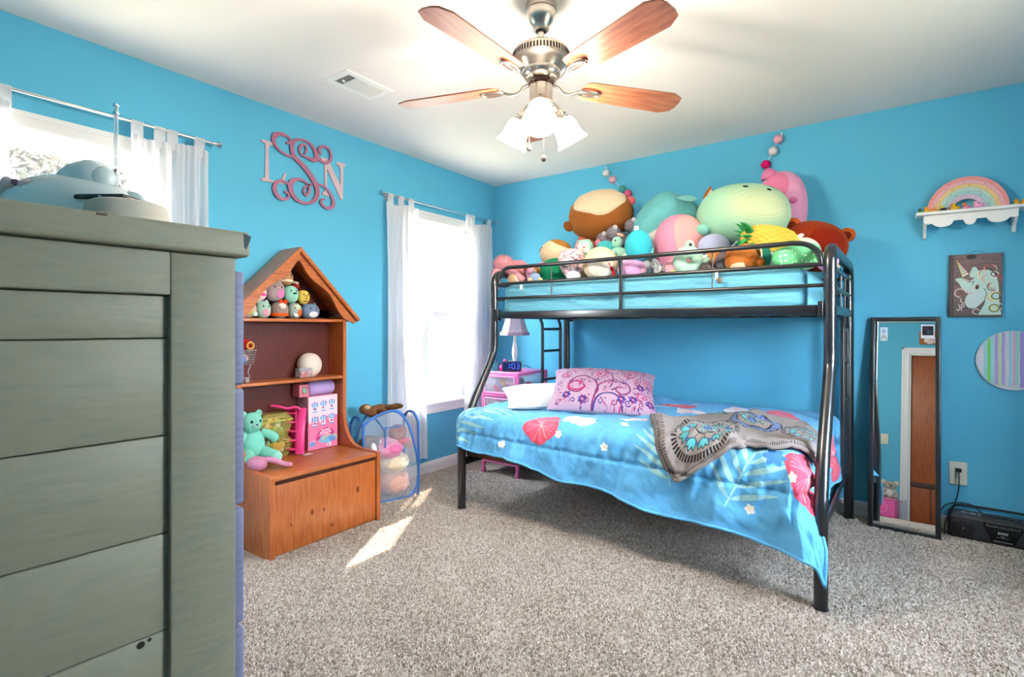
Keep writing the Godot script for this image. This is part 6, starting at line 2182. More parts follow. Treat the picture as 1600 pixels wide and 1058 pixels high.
func bookcase_things() -> void:
	# bookcase frame: x out of the wall, shelves' tops at 1.194 and 0.844, lid at 0.405
	var y0 := 1.194
	roof_plush("beige sloth plush in a pale green wrap, lower left of the roof stack", Vector3(0.100, y0 + 0.048, 2.345), Vector3(0.042, 0.048, 0.043), "cbb6a4", [["face", "e8dccb"], ["band", "b4c46c", -0.012], ["tag", -0.02]])
	roof_plush("mint cat plush with pastel tie-dye tummy in the roof's bottom row", Vector3(0.102, y0 + 0.049, 2.262), Vector3(0.042, 0.049, 0.041), "a9d2c2", [["belly", "e6a8b8", -0.35], ["ears", "b9dccc"]])
	roof_plush("taupe monkey plush with orange scarf and bow, bottom row of the roof", Vector3(0.104, y0 + 0.049, 2.164), Vector3(0.043, 0.049, 0.049), "96837a", [["face", "eadfd3"], ["band", "e05a1e", -0.020], ["bow", "d94a1e"]])
	roof_plush("grey-green walrus plush with orange fins, bottom row beside blue owl", Vector3(0.104, y0 + 0.047, 2.071), Vector3(0.040, 0.047, 0.040), "9fb3ac", [["face", "cfd6b0"], ["belly", "e2672a", -0.3, -0.5], ["tag", 0.012]])
	roof_plush("slate blue owl plush with white belly, right end of the roof's bottom row", Vector3(0.100, y0 + 0.046, 1.966), Vector3(0.044, 0.046, 0.056), "7288a6", [["belly", "f0f0ee", -0.45], ["ears", "68799a"]])
	roof_plush("mushroom plush with hot pink middle, second row left under the roof", Vector3(0.098, y0 + 0.143, 2.285), Vector3(0.040, 0.047, 0.042), "e9c8cf", [["band", "e8489a", -0.004], ["cap", "f0dcd8"]])
	roof_plush("grey koala plush with rainbow tummy, largest in the roof stack", Vector3(0.098, y0 + 0.157, 2.190), Vector3(0.044, 0.058, 0.056), "a89a98", [["belly", "e07fb8", -0.35, -0.35], ["snout", "c9a8a0"], ["ears", "b8aaa6"]])
	roof_plush("mint plush with a black moustache in the middle of the roof stack", Vector3(0.098, y0 + 0.143, 2.093), Vector3(0.041, 0.051, 0.044), "92d0bd", [["beard", "141414"]])
	roof_plush("black and yellow striped bee plush, right side of the roof stack", Vector3(0.100, y0 + 0.130, 2.012), Vector3(0.037, 0.042, 0.036), "e3c158", [["stripe", "1c1a18"]])
	roof_plush("tan reindeer plush with cream collar near the roof ridge", Vector3(0.098, y0 + 0.234, 2.120), Vector3(0.036, 0.040, 0.040), "b98a60", [["band", "efe0c4", -0.008], ["ears", "a87850"]])
	roof_plush("pale blue and cream plush wedged at the roof ridge", Vector3(0.098, y0 + 0.250, 2.176), Vector3(0.036, 0.032, 0.040), "8cc6d4", [["belly", "f2ead8", -0.3]])
	roof_plush("pink plush half hidden by the left bargeboard", Vector3(0.098, y0 + 0.200, 2.252), Vector3(0.028, 0.028, 0.030), "e49ac6", [])
	roof_plush("dark red plush squeezed against the right roof slope", Vector3(0.080, y0 + 0.198, 2.052), Vector3(0.026, 0.024, 0.024), "8e2f2a", [["cap", "d8c8b8"]])

	# middle shelf: toy trolley, sweets box, white ball
	var y1 := 0.845
	var c := thing("toy_trolley", "small wire toy shopping trolley on the bookcase's middle shelf", "toy trolley", Vector3(0.085, y1, 2.395))
	var wire: Material = flat_mat("c9c6c4", 0.3, 0.8)
	for k in 7:
		var y := 0.10 + k * 0.0125
		var g := 0.002 * k
		put("basket_wire", MB.new().tube([Vector3(-0.045 - g, y, -0.065 - g), Vector3(0.045 + g, y, -0.065 - g), Vector3(0.045 + g, y, 0.05 + g), Vector3(-0.045 - g, y, 0.05 + g)], 0.0013 if k < 6 else 0.0025, 6, [], true), wire, c)
	for k in 9:
		var z := -0.065 + k * 0.0144
		put("basket_wire", MB.new().tube([Vector3(0.058, 0.175, z * 1.12), Vector3(0.045, 0.10, z), Vector3(-0.045, 0.10, z), Vector3(-0.058, 0.175, z * 1.12)], 0.0012, 5), wire, c)
	for k in 5:
		var x := -0.040 + k * 0.02
		put("basket_wire", MB.new().tube([Vector3(x * 1.15, 0.175, -0.078), Vector3(x, 0.10, -0.065)], 0.0012, 5), wire, c)
	for s in [-0.04, 0.04]:
		put("trolley_frame", MB.new().tube(smooth_path([Vector3(s, 0.10, -0.055), Vector3(s, 0.055, -0.040), Vector3(s, 0.030, -0.048), Vector3(s, 0.026, -0.02), Vector3(s, 0.026, 0.06), Vector3(s, 0.10, 0.055), Vector3(s, 0.195, 0.075)], 4), 0.0024, 7), wire, c)
		for z in [-0.035, 0.05]:
			put("wheel", MB.new().cyl(Vector3(s - 0.003, 0.0125, z), Vector3(s + 0.003, 0.0125, z), 0.0125, 14).cyl(Vector3(s, 0.0125, z), Vector3(s, 0.028, z), 0.003, 6), flat_mat("9a9896", 0.4), c)
	put("price_card", MB.new().rbox(Vector3(0.060, 0.125, 0.012), Vector3(0.004, 0.034, 0.05), 0.001, Basis(), 1), flat_mat("2c6fd0", 0.4), c)
	put("card_label", MB.new().box(Vector3(0.0625, 0.125, 0.012), Vector3(0.001, 0.024, 0.038)), flat_mat("74aee8", 0.4), c)
	var riders := [
		[Vector3(0.093, y1 + 0.190, 2.412), Vector3(0.040, 0.046, 0.048), "4a5054", "dark grey whale plush with white belly riding in the toy trolley"],
		[Vector3(0.070, y1 + 0.205, 2.345), Vector3(0.030, 0.030, 0.036), "b3241c", "red plush with a gold ring sitting at the back of the toy trolley"],
		[Vector3(0.090, y1 + 0.132, 2.390), Vector3(0.038, 0.030, 0.052), "e6c9d2", "pale pink plush at the bottom of the toy trolley"],
	]
	for k in riders.size():
		var q: Array = riders[k]
		var t := thing("plush_toy", q[3], "plush toy", q[0], 0.0, "small plush toys in the toy trolley")
		var b := ell(t, "body", Vector3.ZERO, q[1], plush_mat(q[2]))
		if k == 0:
			patch(b, "belly_patch", Vector3(1, -0.5, 0.4), 0.7, 0.5, plush_mat("f0eef0"), 0.0015)
			for s in [0.2, -0.5]:
				bead(b, "eye", Vector3(1, 0.35, s), Vector3(0.005, 0.006, 0.002), flat_mat("f0f0f0", 0.3))
		if k == 1:
			var ring := []
			for j in 16:
				ring.append(Vector3(0.032, 0.018 * sin(TAU * j / 16.0) - 0.006, -0.014 + 0.018 * cos(TAU * j / 16.0)))
			put("gold_ring", MB.new().tube(ring, 0.006, 8, [], true), flat_mat("dba24a", 0.4), t)
	var sw := thing("sweets_box", "small clear lidded box with orange and pink sweets beside white ball", "box", Vector3(0.122, y1, 2.020))
	var cl := mat(Color(0.95, 0.95, 0.98, 0.22), 0.08)
	cl.transparency = BaseMaterial3D.TRANSPARENCY_ALPHA
	put("clear_box", MB.new().rbox(Vector3(0, 0.027, 0), Vector3(0.05, 0.052, 0.082), 0.004), cl, sw)
	put("lid", MB.new().rbox(Vector3(0, 0.052, 0), Vector3(0.053, 0.010, 0.086), 0.003), mat(c8("9fa0ac"), 0.3), sw)
	for k in 16:
		var q := Vector3(rng.randf_range(-0.016, 0.016), 0.011 + (k / 8) * 0.015, rng.randf_range(-0.034, 0.018))
		ell(sw, "sweet", q, Vector3(0.0085, 0.0075, 0.0085), flat_mat(["f2622a", "f0453a", "e85a9a", "f0862a"][k % 4], 0.35), Vector3.ZERO, {"n": 10})
	var bl := thing("white_ball", "matt cream-white ball lamp on the bookcase's middle shelf", "ball", Vector3(0.083, y1, 1.958))
	put("globe", MB.new().lathe([Vector2(0, 0.0), Vector2(0.03, 0.001), Vector2(0.045, 0.012), Vector2(0.060, 0.029), Vector2(0.068, 0.048), Vector2(0.0715, 0.070), Vector2(0.070, 0.088), Vector2(0.062, 0.109), Vector2(0.048, 0.127), Vector2(0.03, 0.138), Vector2(0.015, 0.1425), Vector2(0, 0.1435)], 40), mat(c8("e9dccf"), 0.5), bl)

	# lid: bear, stacked clear tubs, pink organiser, printed pink box
	var y2 := 0.406
	var tb := thing("teddy_bear", "mint green teddy bear sitting at the left end of the toy chest", "plush toy", Vector3(0.135, y2, 2.335))
	var mi := plush_mat("86d8c4")
	ell(tb, "body", Vector3(0, 0.105, 0), Vector3(0.052, 0.085, 0.062), mi, Vector3.ZERO, {"flat": 0.3})
	var hd := ell(tb, "head", Vector3(0.01, 0.222, 0.01), Vector3(0.050, 0.056, 0.054), mi)
	for s in [-1.0, 1.0]:
		ell(tb, "ear", Vector3(0.0, 0.268, s * 0.042 + 0.01), Vector3(0.012, 0.020, 0.020), mi)
		bead(hd, "eye", Vector3(1, 0.25, s * 0.5), Vector3(0.007, 0.008, 0.004), flat_mat("1a2a34", 0.2))
		put("arm", MB.new().tube(smooth_path([Vector3(0.0, 0.165, s * 0.050), Vector3(0.03, 0.140, s * 0.088), Vector3(0.055, 0.115, s * 0.108)], 4), 0.024, 12, [0.022, 0.023, 0.024, 0.025, 0.026, 0.027, 0.026, 0.024, 0.016]), mi, tb)
		put("leg", MB.new().tube(smooth_path([Vector3(0.0, 0.065, s * 0.035), Vector3(0.06, 0.045, s * 0.055), Vector3(0.12, 0.038, s * 0.068)], 4), 0.034, 14, [0.036, 0.036, 0.036, 0.036, 0.036, 0.035, 0.035, 0.035, 0.030]), mi, tb)
		ell(tb, "foot_pad", Vector3(0.124, 0.038, s * 0.069), Vector3(0.010, 0.029, 0.028), plush_mat("9cdccb"))
	ell(tb, "muzzle", Vector3(0.054, 0.21, 0.012), Vector3(0.016, 0.018, 0.022), plush_mat("9cdccb"))
	ell(tb, "nose", Vector3(0.069, 0.218, 0.012), Vector3(0.005, 0.005, 0.008), flat_mat("3a6a64", 0.4))
	var tubs := [[0.0, 0.085, 2.185, "two-tier lower clear yellow-green tub of toys on the toy chest", 0.080, 0.120], [0.121, 0.095, 2.205, "upper clear yellow tub with a sloped lid stacked on the other tub", 0.098, 0.130]]
	for k in 2:
		var q: Array = tubs[k]
		var t := thing("storage_tub", q[3], "storage tub", Vector3(q[1], y2 + q[0], q[2]), 0.0, "clear yellow storage tubs on the toy chest")
		var yl := mat(Color(0.84, 0.80, 0.42, 0.36), 0.12)
		yl.transparency = BaseMaterial3D.TRANSPARENCY_ALPHA
		var hw: float = q[4]
		var hh: float = q[5]
		var tub := MB.new()
		tub.st.set_smooth_group(-1)
		var lv := [[0.72, 0.0], [0.98, hh * 0.68], [0.98, hh * 0.72], [0.70, hh]]
		for j in lv.size() - 1:
			var p0: Array = []
			var p1: Array = []
			for s in [[1, 1], [1, -1], [-1, -1], [-1, 1]]:
				p0.append(Vector3(0.062 * lv[j][0] * s[0], lv[j][1], hw * lv[j][0] * s[1]))
				p1.append(Vector3(0.062 * lv[j + 1][0] * s[0], lv[j + 1][1], hw * lv[j + 1][0] * s[1]))
			for e in 4:
				var n := (e + 1) % 4
				tub.quad(p0[e], p0[n], p1[n], p1[e])
		tub.quad(Vector3(-0.0434, hh, hw * 0.7), Vector3(0.0434, hh, hw * 0.7), Vector3(0.0434, hh, -hw * 0.7), Vector3(-0.0434, hh, -hw * 0.7))
		tub.quad(Vector3(-0.0446, 0, -hw * 0.72), Vector3(0.0446, 0, -hw * 0.72), Vector3(0.0446, 0, hw * 0.72), Vector3(-0.0446, 0, hw * 0.72))
		put("tub_shell", tub, yl, t)
		put("lid_seam", MB.new().tube([Vector3(0.0615, hh * 0.70, hw * 0.985), Vector3(0.0615, hh * 0.70, -hw * 0.985), Vector3(-0.0615, hh * 0.70, -hw * 0.985), Vector3(-0.0615, hh * 0.70, hw * 0.985)], 0.0022, 6, [], true), flat_mat("c8b83e", 0.4), t)
		var tc := ["f0a03a", "e8c48a", "8fc06a", "f2b850", "d8e0d0", "6fb0a0"]
		for j in 12:
			ell(t, "tub_contents", Vector3(rng.randf_range(-0.025, 0.03), 0.02 + rng.randf() * hh * 0.5, rng.randf_range(-0.6, 0.6) * hw), Vector3(0.016, 0.018, 0.022), flat_mat(tc[(j + k * 2) % 6], 0.5), Vector3(rng.randf(), rng.randf(), rng.randf()), {"n": 10})
	# pink moulded organiser leaning between tubs and box
	var og := thing("pink_organizer", "hot pink moulded plastic rack standing between yellow tubs and printed box", "rack", Vector3(0.105, y2, 2.082))
	var hp := mat(c8("f0428c"), 0.35)
	var wave := []
	for k in 25:
		var t := k / 24.0
		wave.append(Vector3(0.062 + 0.008 * sin(t * 6.5), 0.006 + t * 0.262, -0.012 + 0.010 * sin(t * 5.0 + 0.6)))
	put("front_rail", MB.new().tube(wave, 0.026, 10, [], false, 0.35), hp, og)
	put("top_rail", MB.new().tube(smooth_path([Vector3(0.060, 0.262, -0.010), Vector3(0.05, 0.278, 0.015), Vector3(0.03, 0.272, 0.05), Vector3(0.0, 0.285, 0.085), Vector3(-0.03, 0.29, 0.11)], 5), 0.022, 10, [], false, 0.35), hp, og)
	put("back_board", MB.new().rbox(Vector3(0.0, 0.135, 0.012), Vector3(0.11, 0.262, 0.006), 0.002, Basis(), 1), mat(c8("c92a6c"), 0.4), og)
	for k in 5:
		put("divider", MB.new().rbox(Vector3(0.02, 0.035 + k * 0.052, 0.030), Vector3(0.085, 0.005, 0.036), 0.002, Basis(), 1), hp, og)
	put("paper_slip", MB.new().box(Vector3(0.095, 0.0015, -0.035), Vector3(0.04, 0.001, 0.05)), flat_mat("e6dede", 0.7), og)
	# the printed box
	var bv := Cv.new(512, 780, c8("f27fa8"))
	bv.im.fill_rect(Rect2i(0, 0, 512, 250), c8("f4dbe6"))
	for k in 9:
		bv.ell(28 + k * 58, 245 + (18 if k % 3 else 60), 30, 50 if k % 3 else 95, c8("f4dbe6"))
	for k in 90:
		bv.ell(rng.randf() * 512, rng.randf() * 130, 3, 3, [c8("e07898"), c8("8a7ac8"), c8("6fb8d0")][k % 3])
	for r in 2:
		for q in 3:
			var x := 110 + q * 150
			var y := 120 + r * 215 - q * 8
			bv.ell(x, y, 58, 40, c8("b88ac8"))
			for s in 5:
				bv.petal(Vector2(x - 40 + s * 20, y + 34), -1.57, 66, 22, [c8("5fa8d8"), c8("c8e4f2")][s % 2])
			bv.im.fill_rect(Rect2i(x - 34, y + 34, 68, 76), c8("bfe0ee"))
			bv.ell(x - 8, y + 62, 18, 18, c8("e0507a"))
			bv.ell(x + 16, y + 68, 11, 11, [c8("3a4a8a"), c8("f2f0f4"), c8("e8788a")][q])
			bv.im.fill_rect(Rect2i(x - 40, y + 100, 80, 14), c8("5f8ad0"))
			bv.im.fill_rect(Rect2i(x - 30, y + 90, 60, 6), c8("f4f4f8"))
	bv.ell(330, 650, 160, 60, c8("74c4e0"))
	bv.ell(430, 640, 80, 60, c8("5f9ad8"))
	for k in 5:
		bv.arc(380, 690, 150 - k * 12, 110 - k * 10, 3.4, 6.1, 10, [c8("f2a0b8"), c8("f4d070"), c8("9ad8b0"), c8("78b8e8"), c8("b898d8")][k])
	bv.im.fill_rect(Rect2i(20, 660, 90, 70), c8("8ac0e0"))
	bv.im.fill_rect(Rect2i(30, 640, 70, 30), c8("e8a0c0"))
	for k in 5:
		bv.line(Vector2(30 + k * 18, 672), Vector2(26 + k * 18, 728), 8, c8("4a78c8"))
	# banner behind the lettering
	bv.poly(smooth_path(xy([130, 620, 190, 520, 330, 480, 420, 520, 450, 590, 400, 600, 330, 560, 230, 590, 170, 660]), 6, true), c8("c83a86"))
	bv.poly(smooth_path(xy([160, 600, 210, 540, 320, 505, 400, 535, 330, 545, 230, 575]), 6, true), c8("e87ab4"))
	bv.ell(360, 740, 40, 24, c8("f6f0f4"))
	bv.ell(350, 742, 12, 12, c8("2a3a6a"))
	var bx := thing("toy_box", "pink and white printed toy box with little awning shops, standing on chest", "toy box", Vector3(0.018 + 0.012, y2, 1.795))
	var bw := 0.205
	var bh := 0.322
	var bd := 0.105
	put("carton", MB.new().rbox(Vector3(bd / 2, bh / 2, bw / 2), Vector3(bd, bh, bw), 0.003), flat_mat("ee9fc0", 0.5), bx)
	var pf := MB.new()
	pf.st.set_smooth_group(-1)
	pf.quad(Vector3(bd + 0.0008, 0.002, bw - 0.002), Vector3(bd + 0.0008, 0.002, 0.002), Vector3(bd + 0.0008, bh - 0.002, 0.002), Vector3(bd + 0.0008, bh - 0.002, bw - 0.002))
	put("printed_front", pf, print_mat(bv.tex(), 0.4), bx)
	var sv := Cv.new(128, 256, c8("f2c6d8"))
	for k in 160:
		sv.ell(rng.randf() * 128, rng.randf() * 256, 2.5, 2.5, [c8("e05a8a"), c8("a080c8"), c8("f8f0f4")][k % 3])
	sv.im.fill_rect(Rect2i(0, 120, 128, 136), c8("ee86ae"))
	var ps := MB.new()
	ps.st.set_smooth_group(-1)
	ps.quad(Vector3(0.002, 0.002, bw + 0.0008), Vector3(bd - 0.002, 0.002, bw + 0.0008), Vector3(bd - 0.002, bh - 0.002, bw + 0.0008), Vector3(0.002, bh - 0.002, bw + 0.0008))
	put("printed_side", ps, print_mat(sv.tex(), 0.4), bx)
	var font := SystemFont.new()
	font.font_names = PackedStringArray(["Droid Serif"])
	font.font_italic = true
	font.font_weight = 700
	for w in [["Sweet", 0.112, 0.00065, "fbeef4"], ["Treats", 0.094, 0.0008, "fbeef4"]]:
		var tm := TextMesh.new()
		tm.text = w[0]
		tm.font = font
		tm.font_size = 32
		tm.pixel_size = w[2]
		tm.depth = 0.0006
		var o := put("box_lettering", tm, flat_mat(w[3], 0.4), bx)
		o.transform = Transform3D(Basis(Vector3.UP, PI / 2) * Basis(Vector3.BACK, 0.14), Vector3(bd + 0.0015, w[1], bw * 0.42))
	# on top of the box
	var lc := thing("pink_toy_carton", "small coral-pink carton with a window, on top of the printed box", "box", Vector3(0.075, y2 + bh, 2.012))
	put("carton", MB.new().rbox(Vector3(0, 0.037, 0), Vector3(0.075, 0.074, 0.060), 0.003), flat_mat("e58a98", 0.5), lc)
	put("window_print", MB.new().rbox(Vector3(0.0380, 0.040, -0.002), Vector3(0.002, 0.046, 0.034), 0.0008, Basis(), 1), flat_mat("b06a6e", 0.5), lc)
	ell(lc, "picture_figure", Vector3(0.0392, 0.038, -0.002), Vector3(0.0015, 0.018, 0.011), flat_mat("78c0a4", 0.5), Vector3(0.3, 0, 0), {"n": 12})
	var ro := thing("lilac_case", "lilac cylindrical zip case lying on top of the printed box", "case", Vector3(0.078, y2 + bh + 0.043, 1.795))
	put("case_body", MB.new().lathe([Vector2(0, 0.0), Vector2(0.030, 0.001), Vector2(0.039, 0.008), Vector2(0.043, 0.022), Vector2(0.043, 0.156), Vector2(0.039, 0.172), Vector2(0.030, 0.180), Vector2(0, 0.181)], 28, Transform3D(Basis(Vector3.RIGHT, PI / 2), Vector3.ZERO)), mat(c8("b8a0d4"), 0.6), ro)
	put("zip_seam", MB.new().tube([Vector3(0.033, 0.029, 0.015), Vector3(0.033, 0.029, 0.165)], 0.0018, 6), flat_mat("a08ac4", 0.5), ro)
	# pink ear of a plush flopped over the front of the chest lid
	var fe := thing("plush_toy", "dusty pink plush with long ears flopped on the chest lid by dresser", "plush toy", Vector3(0.30, y2, 2.39), 0.0)
	ell(fe, "body", Vector3(0.0, 0.036, 0.01), Vector3(0.06, 0.038, 0.045), plush_mat("c987a6"))
	put("ear", MB.new().tube(smooth_path([Vector3(0.02, 0.055, -0.01), Vector3(0.04, 0.045, -0.055), Vector3(0.07, 0.022, -0.10), Vector3(0.085, 0.016, -0.135)], 5), 0.02, 12, [0.012, 0.014, 0.016, 0.018, 0.019, 0.020, 0.021, 0.021, 0.021, 0.021, 0.020, 0.020, 0.019, 0.018, 0.015, 0.008], false, 0.7), plush_mat("cf90b0"), fe)
	put("ear", MB.new().tube(smooth_path([Vector3(-0.01, 0.055, -0.02), Vector3(0.01, 0.048, -0.06), Vector3(0.03, 0.022, -0.105)], 5), 0.017, 12, [0.012, 0.013, 0.015, 0.016, 0.017, 0.017, 0.017, 0.017, 0.015, 0.012, 0.008], false, 0.7), plush_mat("b97898"), fe)


func dresser_things() -> void:
	var top := DR_TOP
	var fg := thing("animal_figurine", "glossy white whale-like animal figurine with pink bow on the dresser top", "figurine", Vector3(1.73, top, 3.515), 0.62)
	var gz := mat(c8("d9e6e4"), 0.15)
	gz.clearcoat_enabled = true
	gz.clearcoat = 0.8
	gz.clearcoat_roughness = 0.08
	var bd := ell(fg, "body", Vector3(0, 0.050, 0), Vector3(0.135, 0.072, 0.06), gz, Vector3(0, 0, -0.10), {"flat": 0.4})
	ell(fg, "dorsal_fin", Vector3(0.022, 0.104, 0), Vector3(0.052, 0.042, 0.030), gz, Vector3(0, 0, 0.35), {"sq": 2.4})
	ell(fg, "fin_tip", Vector3(0.056, 0.112, 0.004), Vector3(0.024, 0.026, 0.022), gz, Vector3(0, 0, -0.5))
	ell(fg, "tail", Vector3(0.108, 0.066, 0), Vector3(0.030, 0.026, 0.012), gz, Vector3(0, 0, -0.6))
	ell(fg, "fin", Vector3(-0.115, 0.085, 0.03), Vector3(0.040, 0.016, 0.02), gz, Vector3(0, 0.3, 0.5))
	for s in [-1.0, 1.0]:
		ell(bd, "bow_loop", Vector3(-0.070 + s * 0.014, 0.040, 0.040), Vector3(0.014, 0.009, 0.007), flat_mat("e6c2c2", 0.3), Vector3(0, 0, 0.5 * s))
	ell(bd, "bow_knot", Vector3(-0.070, 0.041, 0.043), Vector3(0.006, 0.006, 0.006), flat_mat("6a4a58", 0.3))
	for s in [[-0.075, 0.0], [-0.045, 0.004]]:
		ell(fg, "leaf_ornament", Vector3(s[0], 0.010, 0.062), Vector3(0.012, 0.010, 0.004), flat_mat("4f9f6a", 0.4), Vector3(0, 0, 0.4))
	var sp := thing("round_speaker", "squat round cream fabric speaker on the dresser top, phone on it", "speaker", Vector3(1.842, top, 3.467), 0.3)
	var fab := with_bump(mat(c8("cfcabc"), 0.9), M.fine_tex, 0.12, Vector3(24, 24, 24))
	put("fabric_body", MB.new().lathe([Vector2(0, 0), Vector2(0.056, 0.0), Vector2(0.060, 0.004), Vector2(0.0625, 0.02), Vector2(0.0615, 0.050), Vector2(0.058, 0.060), Vector2(0.050, 0.064), Vector2(0, 0.065)], 40), fab, sp)
	put("base_ring", MB.new().lathe([Vector2(0.056, 0.0), Vector2(0.0605, 0.001), Vector2(0.061, 0.005), Vector2(0.056, 0.006)], 40), flat_mat("8a877e", 0.5), sp)
	var phn := thing("phone", "black slab phone resting on the round speaker on the dresser", "phone", Vector3(1.822, top + 0.0655, 3.487), 0.60)
	put("phone_body", MB.new().rbox(Vector3(0, 0.004, 0), Vector3(0.088, 0.0075, 0.055), 0.003), mat(c8("14181c"), 0.2), phn)
	put("screen_glass", MB.new().rbox(Vector3(0, 0.0080, 0), Vector3(0.084, 0.0012, 0.051), 0.0005, Basis(), 1), mat(c8("0a0c10"), 0.05), phn)
	put("side_button", MB.new().rbox(Vector3(0.004, 0.004, 0.0278), Vector3(0.006, 0.003, 0.001), 0.0004, Basis(), 1), M.chrome, phn)
	var rod := thing("acrylic_stand", "slim clear acrylic upright rising behind the speaker on the dresser", "stand", Vector3(1.795, top, 3.47), 0.6)
	var ac := mat(Color(0.9, 0.93, 0.97, 0.35), 0.05)
	ac.transparency = BaseMaterial3D.TRANSPARENCY_ALPHA
	put("upright", MB.new().rbox(Vector3(0, 0.126, 0), Vector3(0.0070, 0.248, 0.004), 0.001, Basis(), 1), ac, rod)
	put("base", MB.new().rbox(Vector3(0, 0.003, -0.012), Vector3(0.06, 0.006, 0.04), 0.002, Basis(), 1), ac, rod)
	for s in [0.249, 0.235, 0.03]:
		put("silver_stud", MB.new().cyl(Vector3(0, s, -0.003), Vector3(0, s, 0.004), 0.0035, 10), M.chrome, rod)
	for s in [0.05, 0.066, 0.085, 0.13]:
		put("red_mark", MB.new().box(Vector3(0.001, s, 0.0027), Vector3(0.004, 0.006, 0.0004)), flat_mat("7a2f34", 0.5), rod)


func toy(label: String, p: Vector3, turn := 0.62) -> Node3D:
	return thing("plush_toy", label, "plush toy", p, turn, PG)


func eyes(b: MeshInstance3D, y: float, x: float, r: float, z := 1.0) -> void:
	for s in [-1.0, 1.0]:
		bead(b, "eye", Vector3(x * s, y, z), Vector3(r, r * 1.15, r * 0.45), flat_mat("121114", 0.2))


func bunk_plush() -> void:
	var my := 1.432
	var spec := {"flat": 0.35}
	# -- giants against the wall
	var t := toy("giant brown plush with a cream heart-shaped patch, upside down on the pile", Vector3(1.30, 1.93, 0.47), 0.35)
	var b := ell(t, "body", Vector3.ZERO, Vector3(0.225, 0.172, 0.20), plush_mat("9a5d2c"), Vector3(0.42, 0, 0.10), {"sq": 2.15, "lump": 0.05})
	patch(b, "face_patch", Vector3(0.08, 1.0, 0.42), 1.0, 0.80, plush_mat("e6cfae"), 0.004, 0.0, func(ph: float) -> float: return 0.92 + 0.26 * exp(-pow((ph - 1.5 * PI) / 0.45, 2.0)) + 0.26 * exp(-pow((ph - 0.5 * PI) / 0.45, 2.0)))
	ell(t, "ear", Vector3(-0.225, -0.075, 0.05), Vector3(0.030, 0.040, 0.022), plush_mat("8a5126"), Vector3(0, 0, 0.6))
	ell(t, "ear", Vector3(0.205, 0.085, 0.03), Vector3(0.034, 0.030, 0.022), plush_mat("d86a72"), Vector3(0, 0, -0.5))
	for k in 6:
		put("crease", MB.new().tube(smooth_path([Vector3(-0.085 + k * 0.012, -0.02, 0.192), Vector3(-0.080 + k * 0.016, 0.03, 0.190), Vector3(-0.082 + k * 0.022, 0.075, 0.176)], 3), 0.0035, 6, [0.001, 0.003, 0.004, 0.004, 0.003, 0.002, 0.001]), plush_mat("9a5d2c"), b)
	t = toy("salmon orange cylindrical plush standing under the giant brown plush", Vector3(1.20, my, 0.50))
	ell(t, "body", Vector3(0, 0.19, 0), Vector3(0.070, 0.19, 0.07), plush_mat("d0765a"), Vector3.ZERO, {"sq": 3.0, "flat": 0.3})
	ell(t, "side_fin", Vector3(-0.070, 0.28, 0), Vector3(0.012, 0.05, 0.02), plush_mat("f0b9c2"), Vector3(0, 0, -0.2))
	ell(t, "yellow_foot", Vector3(0.085, 0.215, 0.02), Vector3(0.022, 0.016, 0.02), plush_mat("d8c24a"))
	t = toy("giant teal whale plush lying in the middle against the wall", Vector3(1.735, 1.80, 0.40), 0.45)
	b = ell(t, "body", Vector3(0, 0, 0), Vector3(0.205, 0.235, 0.20), plush_mat("6cb9bd"), Vector3(0, 0, -0.65), {"sq": 2.3, "lump": 0.08, "seed": 4})
	put("fin", MB.new().prism(PackedVector2Array(smooth_path(xy([-0.05, 0.0, 0.0, 0.022, 0.06, 0.016, 0.075, -0.004, 0.03, -0.018]), 4, true)), -0.006, 0.006, Transform3D(Basis(Vector3.UP, 0.2), Vector3(0.10, 0.155, 0.165)), 0.002), plush_mat("86cfcd"), t)
	t = toy("orange brown fox plush with pointed ear behind the giant mint dinosaur", Vector3(1.985, 1.80, 0.33), 0.4)
	ell(t, "body", Vector3(0.03, -0.06, 0), Vector3(0.14, 0.25, 0.13), plush_mat("a8622e"), Vector3(0, 0, -0.25))
	put("ear", MB.new().lathe([Vector2(0.035, 0), Vector2(0.030, 0.03), Vector2(0.018, 0.06), Vector2(0.003, 0.085)], 16, Transform3D(Basis(Vector3.BACK, -0.15).scaled(Vector3(1, 1, 0.6)), Vector3(0.005, 0.165, 0.03))), plush_mat("a8622e"), t)
	put("inner_ear", MB.new().lathe([Vector2(0.020, 0), Vector2(0.016, 0.03), Vector2(0.003, 0.055)], 12, Transform3D(Basis(Vector3.BACK, -0.15).scaled(Vector3(1, 1, 0.4)), Vector3(0.012, 0.17, 0.047))), plush_mat("e9d3bd"), t)
	t = toy("giant mint and cream dinosaur plush with black eyes, highest on the pile", Vector3(2.235, 1.80, 0.50), 0.50)
	b = ell(t, "body", Vector3(0, 0.0, 0), Vector3(0.258, 0.182, 0.20), plush_mat("9fd2b4"), Vector3(-0.25, 0, -0.03), {"sq": 2.3, "flat": 0.1})
	for k in 6:
		patch(b, "face_patch", Vector3(0.22, 0.0 - 0.02 * k, 1.0), 1.12 - k * 0.13, 0.95 - k * 0.12, plush_mat(["a4d3b3", "abd4b2", "b4d6b1", "bdd7b0", "c6d8af", "cdd9ae"][k]), 0.0010 + 0.0006 * k)
	for q in [[-0.12, 0.62], [0.42, 0.50]]:
		bead(b, "eye", Vector3(q[0], q[1], 0.95), Vector3(0.017, 0.012, 0.004), flat_mat("111214", 0.2))
	put("mouth", MB.new().tube(smooth_path([Vector3(0.02, 0.118, 0.155), Vector3(0.04, 0.112, 0.160), Vector3(0.06, 0.116, 0.157)], 4), 0.002, 6), flat_mat("5a6a5a", 0.7), b)
	ell(t, "foot", Vector3(-0.245, -0.085, 0.06), Vector3(0.045, 0.035, 0.06), plush_mat("8ed0bf"))
